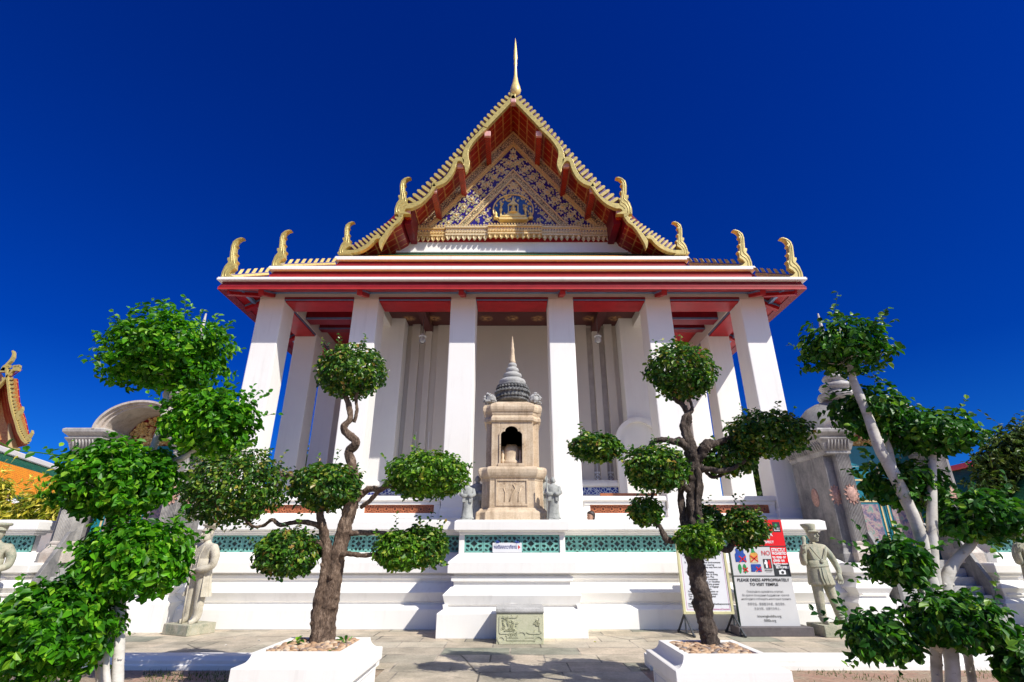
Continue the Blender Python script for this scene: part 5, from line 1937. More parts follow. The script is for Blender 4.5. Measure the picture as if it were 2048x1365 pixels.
# red panel words (partly behind the leaves in the photo)
line_part('white_lettering', 'text_white', rb, "IT'S WRONG", RX(0.72), rz1 - 0.135, 0.115, ty, 0, 'RIGHT', 0.03)
line_part('white_lettering', 'text_white', rb, "to use symbols of", RX(0.73), rz1 - 0.215, 0.085, ty, 0, 'RIGHT', 0.03)
line_part('white_lettering', 'text_white', rb, "decor, tattoo, BAR", RX(0.80), rz1 - 0.315, 0.105, ty, 0, 'RIGHT', 0.03)
line_part('white_lettering', 'text_white', rb, "BUDDHA MEANS TO RESPECT", RX(0.80), zr1 + 0.05, 0.062, ty, 0, 'RIGHT', 0.03, rw * 0.74)
line_part('white_lettering', 'text_white', rb, "Knowing", RX(0.895), rz1 - 0.175, 0.035, ry - 0.0085, 0, 'CENTER', 0.02)
line_part('white_lettering', 'text_white', rb, "Buddha", RX(0.895), rz1 - 0.215, 0.038, ry - 0.0085, 0, 'CENTER', 0.03)
for i, (tx, sz, wd) in enumerate((("STRICTLY", 0.085, 0.245), ("PROHIBITED", 0.072, 0.255), ("to step or", 0.075, 0.24), ("climb on", 0.08, 0.20), ("Buddha statues", 0.05, 0.25))):
    line_part('white_lettering', 'text_white', rb, tx, RX(0.73), zm1 - (0.10, 0.175, 0.25, 0.325, 0.385)[i] * hm / 0.62, sz, ty, 0, 'LEFT', 0.03, wd * rw)
line_part('white_lettering', 'text_white', rb, "Please", RX(0.755), zm0 + 0.325 * hm, 0.04, ty, 0, 'LEFT', 0.03)
line_part('white_lettering', 'text_white', rb, "BE HUMBLE", RX(0.76), zm0 + 0.245 * hm, 0.058, ty, 0, 'LEFT', 0.03, 0.225 * rw)
line_part('red_lettering', 'text_red', rb, "NO", RX(0.545), zm0 + 0.70 * hm, 0.125, ty, 0, 'LEFT', 0.0, 0.145 * rw)
line_part('black_lettering', 'text_black', rb, "PLEASE DRESS APPROPRIATELY", RX(0.5), zm0 - 0.105, 0.075, ty, 0, 'CENTER', 0.02, 0.90 * rw)
line_part('black_lettering', 'text_black', rb, "TO VISIT TEMPLE", RX(0.5), zm0 - 0.185, 0.075, ty, 0, 'CENTER', 0.02, 0.49 * rw)
line_part('black_lettering', 'text_black', rb, "knowingbuddha.org", RX(0.5), zm0 - 0.74, 0.062, ty, 0, 'CENTER', 0.006, 0.40 * rw)
line_part('black_lettering', 'text_black', rb, "5000s.org", RX(0.5), zm0 - 0.815, 0.062, ty, 0, 'CENTER', 0.006, 0.20 * rw)
line_part('black_lettering', 'text_black', rb, "BEWARE", RX(0.625), zm0 + 0.155 * hm, 0.04, ty, 0, 'CENTER', 0.02)
line_part('black_lettering', 'text_black', rb, "pickpockets", RX(0.625), zm0 + 0.115 * hm, 0.022, ty, 0, 'CENTER', 0.0)
for i, tx in enumerate(("Пожалуйста одевайтесь опрятно.", "Во время посещения буддийских храмов", "необходимо соблюдать некоторые правила.")):
    line_part('grey_lettering', 'text_grey', rb, tx, RX(0.5), zm0 - 0.305 - i * 0.065, 0.052, ty, 0, 'CENTER', 0.004, (0.63, 0.80, 0.85)[i] * rw)
for i, tx in enumerate(("参拜寺庙，需服整洁朴素、端庄得体。", "言谈文明，注意行为举止。")):
    line_part('grey_lettering', 'text_grey', rb, tx, RX(0.5), zm0 - 0.53 - i * 0.08, 0.055, ty, 0, 'CENTER', 0.0, (0.64, 0.44)[i] * rw)


# pictograms
def flat(mb, pts, d=0.006):
    mb.add([(RX(x), ry - d, zm0 + z * hm) for x, z in pts], [tuple(range(len(pts)))])


def cross(cx, cz, s):
    q = MB()
    for sg in (-1, 1):
        q.bar((RX(cx - s), ry - 0.009, zm0 + (cz - sg * s * 1.7) * hm), (RX(cx + s), ry - 0.009, zm0 + (cz + sg * s * 1.7) * hm), 0.022, 0.003, (0, 1, 0))
    q.build("cross_mark", M['text_red'], rb)


q = MB(); flat(q, [(0.075, 0.47), (0.265, 0.47), (0.26, 0.72), (0.235, 0.78), (0.24, 0.93), (0.205, 0.93), (0.19, 0.88), (0.145, 0.88), (0.13, 0.93), (0.095, 0.93), (0.10, 0.80), (0.075, 0.74)])
q.build("vest_picture", M['pic_blue'], rb, fix=False)
q = MB(); flat(q, [(0.325, 0.45), (0.465, 0.45), (0.47, 0.60), (0.48, 0.74), (0.455, 0.80), (0.36, 0.78), (0.335, 0.72)])
q.build("body_picture", M['pic_orange'], rb, fix=False)
q = MB(); flat(q, [(0.365, 0.78), (0.45, 0.80), (0.425, 0.86), (0.425, 0.95), (0.38, 0.95), (0.38, 0.86)]); q.build("hair_picture", M['pic_green'], rb, fix=False)
q = MB(); flat(q, [(0.34, 0.44), (0.46, 0.44), (0.45, 0.56), (0.35, 0.56)], 0.007); q.build("midriff_picture", M['pic_skin'], rb, fix=False)
for fx in (0.13, 0.215):
    q = MB(); flat(q, [(fx + 0.032 * math.cos(t * PI / 10) * (1 - 0.25 * (math.sin(t * PI / 10) < 0)), 0.235 + 0.165 * math.sin(t * PI / 10)) for t in range(20)])
    q.build("sandal_picture", M['pic_green'], rb, fix=False)
q = MB(); flat(q, [(0.32, 0.13), (0.385, 0.13), (0.41, 0.20), (0.44, 0.12), (0.505, 0.13), (0.50, 0.39), (0.33, 0.39)]); q.build("shorts_picture", M['pic_blue'], rb, fix=False)
cross(0.20, 0.57, 0.06); cross(0.405, 0.58, 0.06); cross(0.225, 0.20, 0.04); cross(0.455, 0.22, 0.045)
q = MB(); flat(q, [(0.555, 0.24), (0.695, 0.24), (0.695, 0.57), (0.555, 0.57)], 0.005); q.build("warning_panel", M['sign_black'], rb, fix=False)
for cx_, m_ in ((0.60, 'text_white'), (0.655, 'text_red')):
    q = MB(); flat(q, [(cx_ - 0.012, 0.26), (cx_ + 0.018, 0.26), (cx_ + 0.024, 0.48), (cx_ + 0.014, 0.49), (cx_ + 0.014, 0.53), (cx_ - 0.008, 0.545), (cx_ - 0.016, 0.52), (cx_ - 0.01, 0.49), (cx_ - 0.03, 0.46), (cx_ - 0.034, 0.38), (cx_ - 0.012, 0.40)], 0.007); q.build("figure_picture", M[m_], rb, fix=False)
q = MB(); flat(q, [(0.80, 0.04), (0.915, 0.04), (0.915, 0.17), (0.885, 0.18), (0.875, 0.205), (0.845, 0.205), (0.835, 0.18), (0.80, 0.17)], 0.007); q.build("camera_picture", M['text_white'], rb, fix=False)
q = MB(); flat(q, [(0.86 + 0.026 * math.cos(t * PI / 8), 0.105 + 0.05 * math.sin(t * PI / 8)) for t in range(16)], 0.008); q.build("lens_picture", M['sign_black'], rb, fix=False)
q = MB(); q.add([(RX(0.895) + 0.028 * math.cos(t * PI / 8), ry - 0.008, rz1 - 0.105 + 0.03 * math.sin(t * PI / 8)) for t in range(16)], [tuple(range(16))]); q.build("logo_disc", M['pic_green'], rb, fix=False)
# ------------------------------------------------------------------ planters, kerbs, pebbles
ZL = 0.45


def planter(fl, fr, label, u_soil):
    x0, x1 = fl.x + 0.05, fr.x - 0.05
    y0 = (fl.y + fr.y) / 2 + 0.05
    y1 = y0 + (x1 - x0) * 1.06
    o = thing("planter", label, "planter", ((x0 + x1) / 2, (y0 + y1) / 2, 0), "square white planters")
    q = MB()
    pr = [(0.02, 0), (0.02, 0.06), (0.0, 0.065), (0.0, 0.30), (0.035, 0.315), (0.05, 0.33), (0.05, ZL)]
    for k in range(9):
        t_ = (8 - k) / 8 * PI / 2
        pr.append((-0.075 + 0.105 * (1 - math.cos(t_)), 0.565 - 0.11 * math.sin(t_)))
    pr += [(-0.155, 0.565), (-0.155, 0.46)]
    q.mould(x0, x1, y0, y1, pr)
    q.build("planter_body", M['white'], o, 0.006)
    q = MB()
    for (a, c) in (((x0 + 0.08, y0 - 0.004), (x1 - 0.08, y0 - 0.004)),):
        q.box(a[0], c[0], y0 - 0.006, y0 + 0.004, 0.245, 0.255); q.box(a[0], c[0], y0 - 0.006, y0 + 0.004, 0.09, 0.10)
    for x in (x0, x1):
        q.box(x - 0.006, x + 0.006, y0 + 0.08, y1 - 0.08, 0.245, 0.255); q.box(x - 0.006, x + 0.006, y0 + 0.08, y1 - 0.08, 0.09, 0.10)
        q.box(x - 0.006, x + 0.006, y0 + 0.08, y0 + 0.09, 0.10, 0.245); q.box(x - 0.006, x + 0.006, y1 - 0.09, y1 - 0.08, 0.10, 0.245)
    q.build("panel_moulding", M['grey_cap'], o)
    q = MB()
    i0 = 0.156
    n = 10
    vs = []; fs = []
    for j in range(n + 1):
        for i in range(n + 1):
            x = x0 + i0 + (x1 - x0 - 2 * i0) * i / n; y = y0 + i0 + (y1 - y0 - 2 * i0) * j / n
            vs.append((x, y, 0.515 + 0.02 * noise.noise(Vector((x * 4, y * 4, 0)))))
    for j in range(n):
        for i in range(n):
            k = j * (n + 1) + i
            fs.append((k, k + 1, k + n + 2, k + n + 1))
    q.add(vs, fs)
    q.build("soil_bed", M['soil'], o, fix=False)
    return x0 + i0, x1 - i0, y0 + i0, y1 - i0, (x0 + x1) / 2, (y0 + y1) / 2


def pebbles(rect, n, seed, label, tx, ty, flat=0.6, size=0.032):
    r = random.Random(seed)
    q = MB()
    x0, x1, y0, y1 = rect
    done = 0
    while done < n:
        x, y = r.uniform(x0 + 0.02, x1 - 0.02), r.uniform(y0 + 0.02, y1 - 0.02)
        if math.hypot(x - tx, y - ty) < 0.15:
            continue
        s = size * r.uniform(0.6, 1.25)
        rz = r.uniform(0, PI)
        ax = s * r.uniform(1.0, 1.5); ay = s * r.uniform(0.7, 1.0); az = s * flat * r.uniform(0.7, 1.1)
        c = Vector((x, y, 0.53 + r.uniform(0, 0.03)))
        tl = Matrix.Rotation(r.uniform(-0.5, 0.5), 3, 'X') @ Matrix.Rotation(r.uniform(-0.4, 0.4), 3, 'Y')
        rs = []
        for la in (-60, -25, 15, 50, 78):
            cl, sl = math.cos(R(la)), math.sin(R(la))
            rs.append([c + tl @ Vector((ax * cl * math.cos(a + rz), ay * cl * math.sin(a + rz), az * sl)) * (1 + 0.1 * noise.noise(Vector((a, la, done)))) for a in [2 * PI * k / 8 for k in range(8)]])
        q.rings(rs, 0, True)
        done += 1
    o = q.build("pebbles", M['pebble'], fix=False)
    o['kind'] = 'stuff'
    o['label'] = label
    o['category'] = 'pebbles'


PL = planter(gnd(463, 1337, ZL), gnd(704, 1339, ZL), "square white planter with thick knobbly brown tree and tan round pebbles", 0)
PR = planter(gnd(1352, 1344, ZL), gnd(1583, 1343, ZL), "square white planter with leaning dark-barked tree and reddish flat pebbles", 0)
TLB = gnd(640, 1294, 0.5)
TRB = gnd(1420, 1299, 0.5)
pebbles(PL[:4], 330, 1, "tan round river pebbles filling the planter under the thick knobbly tree", TLB.x, TLB.y, 0.75)
pebbles(PR[:4], 380, 2, "reddish brown flat river pebbles filling the planter under the leaning tree", TRB.x, TRB.y, 0.45, 0.036)

for x0, x1, lab in ((-14.5, -1.9, "low white garden kerb on the left, running behind the thick brown tree's planter"), (1.9, 14.5, "low white garden kerb on the right, running behind the leaning tree's planter")):
    q = MB()
    pr = [(8.20, -0.02), (8.20, 0.045), (8.225, 0.055), (8.225, 0.10), (8.24, 0.115), (8.27, 0.15), (8.52, 0.15), (8.52, -0.02)]
    q.prism([(y, z) for y, z in pr], x0, x1, plane='yz')
    tag(q.build("garden_kerb", M['white'], None, 0.006), lab, "kerb", "low white garden kerbs")

# ------------------------------------------------------------------ trees built from trunk paths and clipped leaf pads


SLIM = 0.72


def path3(pts, jitter=0.0, n=5):
    """(u, v, distance, radius in photo pixels) -> smooth world path with radii"""
    P = []
    for u, v, Y, r in pts:
        r = r * SLIM
        p = at(u, v, Y)
        P.append((p.x, p.y, p.z, r * pxm(v, Y)))
    S = catmull(P, n)
    return [Vector(s[:3]) for s in S], [max(0.002, s[3]) for s in S]


def limb(q, pts, rough=0.25, seed=0, n=12, freq=9.0, ridge=0.0, sub=5):
    P, rad = path3(pts, n=sub)
    q.tube(P, rad, n, 0, rough, seed, True, freq, ridge)


def bonsai(name, label, base, trunk, limbs, crowns, barkm, rough, seedbase, twig_to=True, group=None):
    o = thing(name, label, "tree", base, group)
    q = MB()
    for k, L in enumerate(trunk):
        limb(q, L, rough, seedbase + k * 3.3, 34, 8.0, 0.07, 16)
    rk = random.Random(seedbase + 77)
    for L in trunk[:2]:          # burrs, cut stubs and ridges on the old wood
        P, rad = path3(L, n=8)
        for _ in range(26):
            i = rk.randrange(1, len(P) - 2)
            a_ = rk.uniform(0, 2 * PI)
            d = Vector((math.cos(a_), math.sin(a_), rk.uniform(-0.2, 0.3))).normalized()
            w_ = rad[i] * rk.uniform(0.16, 0.42)
            c0 = P[i] + d * rad[i] * 0.72
            q.tube([c0 - d * w_, c0 + d * w_ * 0.4, c0 + d * w_ * 1.1, c0 + d * w_ * 1.5], [w_ * 1.3, w_ * 1.15, w_ * 0.8, w_ * 0.25], 9, 0, 0.3, rk.uniform(0, 9), True, 22.0)
    q.build("trunk", M[barkm], o, fix=False)
    for k, L in enumerate(limbs):
        q = MB()
        limb(q, L, rough * 1.25, seedbase + 20 + k * 2.7, 14, 15.0, 0.0, 10)
        q.build("limb", M[barkm], o, fix=False)
    r = random.Random(seedbase)
    for k, c in enumerate(crowns):
        u, v, Y, rx, rz, n, L, W, matn = c[:9]
        opt = c[9] if len(c) > 9 else {}
        p = at(u, v, Y)
        m = pxm(v, Y)
        q = MB()
        rad = (rx * m, opt.get('ry', 0.85) * rx * m, rz * m)
        crown_geo(q, p, rad, n, L, W, seedbase * 7 + k, opt.get('lump', 0.16) * 1.35, opt.get('shell', 0.4), opt.get('flat', 0.15), opt.get('droop', 0.3), 2 + 2 * opt.get('sprigs', 3), opt.get('gap', 0.05), opt.get('lf', 3.0))
        cr_ = q.build("crown", M[matn], o, fix=False)
        # twigs inside the pad
        q = MB()
        for t_ in range(opt.get('twigs', 7)):
            d = rvec(r)
            e_ = p + Vector((d.x * rad[0], d.y * rad[1], d.z * rad[2])) * 0.75
            s_ = p + Vector((r.uniform(-0.2, 0.2) * rad[0], 0, -0.55 * rad[2]))
            mdl = (s_ + e_) / 2 + rvec(r) * 0.04
            q.tube([s_, mdl, e_], [0.012, 0.008, 0.004], 5)
        q.build("twigs", M[barkm], cr_, fix=False)['kind'] = 'stuff'
    return o


# thick knobbly tree in the left planter
TY = TLB.y
B_ = dict(L=0.058, W=0.036)
SLIM = 0.62
bonsai("topiary_tree", "thick knobbly brown topiary tree with seven clipped leaf pads in white planter", (TLB.x, TLB.y, 0.5),
       [[(643, 1302, TY, 33), (641, 1270, TY, 29), (647, 1225, TY, 30), (659, 1180, TY, 27), (668, 1135, TY, 26), (680, 1090, TY, 22), (693, 1045, TY, 21), (703, 1005, TY, 20), (708, 965, TY, 18), (704, 930, TY, 15), (698, 905, TY + 0.05, 14), (712, 885, TY, 14), (698, 870, TY, 12), (688, 855, TY, 11), (700, 838, TY, 9), (697, 810, TY, 8), (690, 785, TY, 7), (697, 755, TY, 5)],
        [(630, 1305, TY - 0.1, 17), (632, 1260, TY - 0.08, 17), (638, 1200, TY - 0.06, 17), (650, 1150, TY - 0.05, 17), (655, 1105, TY - 0.08, 16), (648, 1065, TY - 0.1, 13), (640, 1030, TY - 0.12, 11), (648, 1000, TY - 0.12, 9), (652, 975, TY - 0.1, 7)],
        [(656, 1303, TY + 0.05, 17), (662, 1240, TY + 0.06, 16), (672, 1180, TY + 0.05, 14), (684, 1120, TY + 0.03, 12)]],
       [[(708, 845, TY, 6), (714, 820, TY, 5), (712, 795, TY - 0.03, 5), (722, 770, TY - 0.05, 4)],
        [(645, 1055, TY - 0.1, 9), (618, 1046, TY - 0.15, 8), (590, 1045, TY - 0.15, 7), (560, 1050, TY - 0.12, 6), (545, 1040, TY - 0.1, 6), (525, 1052, TY, 5), (500, 1050, TY, 4), (470, 1010, TY, 3)],
        [(700, 965, TY, 8), (660, 955, TY + 0.15, 8), (610, 958, TY + 0.2, 8), (580, 950, TY + 0.22, 8), (570, 955, TY + 0.2, 7), (555, 944, TY + 0.2, 7), (535, 948, TY + 0.15, 6), (500, 965, TY + 0.1, 4)],
        [(712, 1000, TY, 11), (728, 985, TY, 10), (745, 978, TY - 0.05, 9), (762, 980, TY - 0.05, 8), (780, 962, TY - 0.08, 8), (805, 955, TY - 0.1, 7), (835, 952, TY - 0.1, 5)],
        [(722, 1015, TY, 7), (740, 1002, TY - 0.08, 7), (768, 975, TY - 0.1, 7), (800, 978, TY - 0.1, 6), (830, 975, TY - 0.1, 4)],
        [(690, 1068, TY, 9), (715, 1066, TY, 8), (740, 1066, TY, 7), (775, 1068, TY, 6), (830, 1085, TY, 4)],
        [(678, 1112, TY - 0.05, 9), (700, 1108, TY - 0.1, 8), (725, 1112, TY - 0.12, 7), (760, 1108, TY - 0.12, 6), (800, 1104, TY - 0.1, 4)],
        [(650, 1092, TY - 0.1, 10), (632, 1085, TY - 0.12, 8), (612, 1082, TY - 0.12, 7), (585, 1095, TY - 0.1, 5), (570, 1100, TY - 0.1, 3)]],
       [(703, 745, TY, 66, 57, 3600, 0.058, 0.036, 'leaf_bonsai', dict(sprigs=6, lump=0.14)),
        (466, 978, TY + 0.1, 98, 78, 5200, 0.06, 0.037, 'leaf_bonsai', dict(sprigs=5, lump=0.2, gap=0.03)),
        (652, 972, TY - 0.1, 66, 45, 3800, 0.058, 0.036, 'leaf_bonsai', dict(flat=0.0, lump=0.12)),
        (856, 952, TY - 0.1, 80, 47, 4200, 0.058, 0.037, 'leaf_bonsai_light', dict(flat=0.1, lump=0.14)),
        (576, 1106, TY - 0.12, 60, 45, 3000, 0.058, 0.036, 'leaf_bonsai', dict(flat=0.0, lump=0.14)),
        (800, 1103, TY - 0.1, 47, 40, 2300, 0.056, 0.036, 'leaf_bonsai_light', dict(lump=0.14)),
        (846, 1096, TY + 0.05, 47, 42, 2300, 0.056, 0.036, 'leaf_bonsai', dict(lump=0.14))],
       'bark', 0.28, 3, group="topiary trees in square white planters")

SLIM = 0.72
# leaning tree in the right planter
TY = TRB.y
bonsai("topiary_tree", "leaning dark-barked topiary tree with nine clipped leaf pads in white planter", (TRB.x, TRB.y, 0.5),
       [[(1422, 1308, TY, 27), (1418, 1270, TY, 24), (1409, 1225, TY, 23), (1402, 1190, TY, 24), (1394, 1150, TY, 22), (1386, 1110, TY, 22), (1384, 1060, TY, 19), (1384, 1015, TY, 17), (1386, 975, TY, 16), (1388, 940, TY, 16), (1382, 905, TY, 15), (1378, 885, TY, 13), (1374, 860, TY, 9), (1378, 835, TY, 8), (1366, 812, TY, 7), (1352, 800, TY, 6), (1348, 785, TY, 5), (1352, 765, TY, 4)],
        [(1398, 1100, TY - 0.05, 12), (1400, 1060, TY - 0.06, 12), (1395, 1015, TY - 0.07, 10), (1398, 970, TY - 0.06, 10), (1392, 935, TY - 0.05, 9)],
        [(1370, 1085, TY + 0.05, 9), (1366, 1040, TY + 0.05, 9), (1362, 990, TY + 0.04, 8), (1370, 950, TY + 0.02, 8)]],
       [[(1384, 905, TY, 9), (1372, 880, TY - 0.05, 7), (1366, 855, TY - 0.05, 8), (1368, 835, TY - 0.04, 6), (1384, 820, TY, 5), (1378, 795, TY, 4)],
        [(1392, 925, TY, 11), (1404, 905, TY - 0.05, 13), (1414, 890, TY - 0.06, 15), (1428, 888, TY - 0.05, 11), (1446, 882, TY - 0.05, 7), (1470, 872, TY - 0.05, 6), (1505, 868, TY - 0.05, 4)],
        [(1396, 945, TY, 8), (1412, 938, TY - 0.1, 7), (1440, 942, TY - 0.12, 7), (1468, 936, TY - 0.12, 6), (1490, 920, TY - 0.12, 5)],
        [(1400, 930, TY, 6), (1412, 945, TY + 0.05, 5), (1428, 955, TY + 0.05, 5), (1450, 948, TY + 0.1, 4)],
        [(1378, 900, TY, 10), (1362, 885, TY - 0.05, 12), (1346, 883, TY - 0.05, 9), (1326, 880, TY - 0.05, 7), (1306, 885, TY - 0.03, 7), (1300, 898, TY, 6), (1285, 908, TY, 5), (1262, 906, TY, 5), (1240, 900, TY, 4), (1210, 897, TY, 3)],
        [(1380, 985, TY, 8), (1360, 965, TY - 0.12, 7), (1335, 955, TY - 0.15, 5)],
        [(1378, 1088, TY, 8), (1358, 1084, TY - 0.05, 8), (1334, 1080, TY - 0.05, 8), (1326, 1068, TY - 0.05, 8), (1318, 1052, TY - 0.04, 6), (1304, 1040, TY, 4)],
        [(1308, 985, TY - 0.1, 4), (1302, 998, TY - 0.08, 3), (1296, 1002, TY - 0.05, 3), (1294, 1018, TY, 3)],
        [(1400, 1108, TY - 0.1, 9), (1428, 1094, TY - 0.12, 8), (1452, 1100, TY - 0.12, 9), (1462, 1095, TY - 0.1, 8), (1468, 1078, TY - 0.1, 6), (1484, 1062, TY - 0.1, 4)]],
       [(1362, 745, TY, 66, 60, 3600, 0.058, 0.038, 'leaf_bonsai', dict(sprigs=3, lump=0.14)),
        (1192, 897, TY, 50, 31, 2000, 0.056, 0.036, 'leaf_bonsai', dict(flat=0.2, sprigs=1)),
        (1312, 936, TY - 0.15, 62, 44, 3000, 0.058, 0.038, 'leaf_bonsai', dict(flat=0.0, lump=0.16)),
        (1535, 870, TY - 0.05, 78, 46, 3800, 0.058, 0.037, 'leaf_bonsai', dict(flat=0.1, lump=0.2, sprigs=2)),
        (1456, 918, TY + 0.12, 54, 34, 2200, 0.056, 0.036, 'leaf_bonsai', dict(flat=0.1)),
        (1291, 1024, TY, 32, 29, 1100, 0.054, 0.034, 'leaf_bonsai', dict(sprigs=2)),
        (1398, 1082, TY - 0.22, 42, 30, 1900, 0.054, 0.034, 'leaf_bonsai_light', dict(flat=0.0, sprigs=1)),
        (1490, 1058, TY - 0.1, 42, 39, 2000, 0.054, 0.034, 'leaf_bonsai', dict(sprigs=1)),
        (1415, 1045, TY + 0.25, 34, 32, 1200, 0.054, 0.034, 'leaf_bonsai', dict(sprigs=1))],
       'bark_dark', 0.3, 5, group="topiary trees in square white planters")

SLIM = 0.85
# pale-trunked garden trees in the foreground
FY = 4.6


def down(u, v, Y, r):
    """extra point straight below, at the ground"""
    p = at(u, v, Y)
    return p


def garden_tree(label, stems, limbs, crowns, seedbase, matn, shoots=(), LL=0.062, LW=0.041):
    b = at(stems[0][0][0], stems[0][0][1], stems[0][0][2])
    o = thing("garden_tree", label, "tree", (b.x, b.y, 0), "pale-trunked garden trees in the foreground")
    for k, L in enumerate(stems):
        P, rad = path3(L, n=7)
        g0 = Vector((P[0].x, P[0].y, -0.02))
        if P[0].z > 0.05:
            P = [g0, (g0 + P[0]) / 2] + P
            rad = [rad[0] * 1.1, rad[0] * 1.03] + rad
        q = MB(); q.tube(P, rad, 16, 0, 0.10, seedbase + k * 2.2, True, 7.0, 0.03)
        # little pruning knobs
        r = random.Random(seedbase * 5 + k)
        for _ in range(5):
            i = r.randrange(2, len(P) - 1)
            d = Vector((r.uniform(-1, 1), -0.6, 0.1)).normalized()
            q.tube([P[i] + d * rad[i] * 0.7, P[i] + d * rad[i] * 1.25], [rad[i] * 0.35, rad[i] * 0.2], 7)
        q.build("trunk", M['bark_pale'], o, fix=False)
    for k, L in enumerate(limbs):
        q = MB(); limb(q, L, 0.10, seedbase + 30 + k, 10, 10.0, 0.0, 6)
        q.build("limb", M['bark_pale'], o, fix=False)
    r = random.Random(seedbase)
    for k, c in enumerate(crowns):
        u, v, Y, rx, rz, n = c[:6]
        opt = c[6] if len(c) > 6 else {}
        p = at(u, v, Y); m = pxm(v, Y)
        rad = (rx * m, 0.85 * rx * m, rz * m)
        q = MB()
        crown_geo(q, p, rad, n, opt.get('L', LL), opt.get('W', LW), seedbase * 9 + k, opt.get('lump', 0.36), 0.62, opt.get('flat', 0.1), 0.55, 2 * opt.get('sprigs', 8), opt.get('gap', 0.10), 2.2)
        cr_ = q.build("crown", M[matn], o, fix=False)
        q = MB()
        for t_ in range(12):
            d = rvec(r)
            e_ = p + Vector((d.x * rad[0], d.y * rad[1], d.z * rad[2])) * 0.85
            s_ = p + Vector((r.uniform(-0.2, 0.2) * rad[0], 0, -0.5 * rad[2]))
            q.tube([s_, (s_ + e_) / 2 + rvec(r) * 0.05, e_], [0.012, 0.008, 0.003], 5)
        q.build("twigs", M['bark_pale'], cr_, fix=False)['kind'] = 'stuff'
    for k, (pts, nl) in enumerate(shoots):
        q = MB()
        P, rad = path3(pts, n=6)
        q.tube(P, rad, 5)
        for i in range(nl):
            t_ = int((i + 0.5) / nl * (len(P) - 1))
            d = (P[min(t_ + 1, len(P) - 1)] - P[max(0, t_ - 1)]).normalized()
            s_ = d.cross(Vector((0, 1, 0))).normalized() * (1 if i % 2 else -1)
            leaf(q, P[t_], (Vector((0, -0.8, 0.45)) + rvec(r) * 0.4).normalized(), s_ + d * 0.5, 0.085, 0.055, 0.2)
        q.build("shoot", M[matn], o, fix=False)
    return o


SLIM = 0.72
garden_tree("bushy bright green garden tree in five leafy tiers with slim pale trunks at left",
            [[(233, 1380, FY, 15), (238, 1290, FY, 14), (241, 1200, FY, 13), (236, 1120, FY, 12), (233, 1060, FY + 0.1, 10), (250, 1020, FY + 0.15, 9), (285, 950, FY + 0.2, 9), (312, 880, FY + 0.2, 9), (328, 830, FY + 0.2, 8), (335, 760, FY + 0.2, 5)],
             [(205, 1385, FY + 0.15, 12), (196, 1300, FY + 0.15, 11), (190, 1230, FY + 0.15, 11), (205, 1150, FY + 0.12, 11), (212, 1080, FY + 0.1, 10), (222, 1020, FY + 0.1, 7), (225, 970, FY, 4)],
             [(216, 1385, FY - 0.1, 9), (212, 1320, FY - 0.1, 8), (220, 1260, FY - 0.05, 7), (228, 1200, FY, 6), (262, 1130, FY - 0.05, 4)]],
            [[(290, 940, FY + 0.2, 9), (330, 928, FY + 0.15, 8), (368, 915, FY + 0.1, 8), (400, 890, FY + 0.1, 6), (420, 850, FY + 0.1, 4)],
             [(192, 1290, FY + 0.1, 8), (165, 1270, FY, 7), (120, 1265, FY - 0.1, 5)]],
            [(338, 708, FY + 0.2, 112, 82, 5900, dict(sprigs=16)), (422, 845, FY + 0.1, 82, 66, 3800), (236, 962, FY - 0.05, 100, 76, 5400, dict(sprigs=8)), (270, 1122, FY - 0.05, 96, 76, 4700), (102, 1264, FY - 0.25, 106, 92, 5900, dict(sprigs=12))],
            11, 'leaf_bright',
            [([(190, 930, FY, 2.2), (140, 915, FY - 0.05, 2.0), (80, 906, FY - 0.1, 1.8), (30, 900, FY - 0.15, 1.5), (-10, 880, FY - 0.15, 1.2)], 10),
             ([(350, 640, FY + 0.2, 2), (320, 625, FY + 0.15, 1.6), (295, 612, FY + 0.1, 1.2), (275, 612, FY + 0.1, 1)], 9),
             ([(440, 690, FY + 0.2, 2), (448, 668, FY + 0.2, 1.4), (455, 650, FY + 0.2, 1)], 6)])
FY = 5.6
SLIM = 0.85
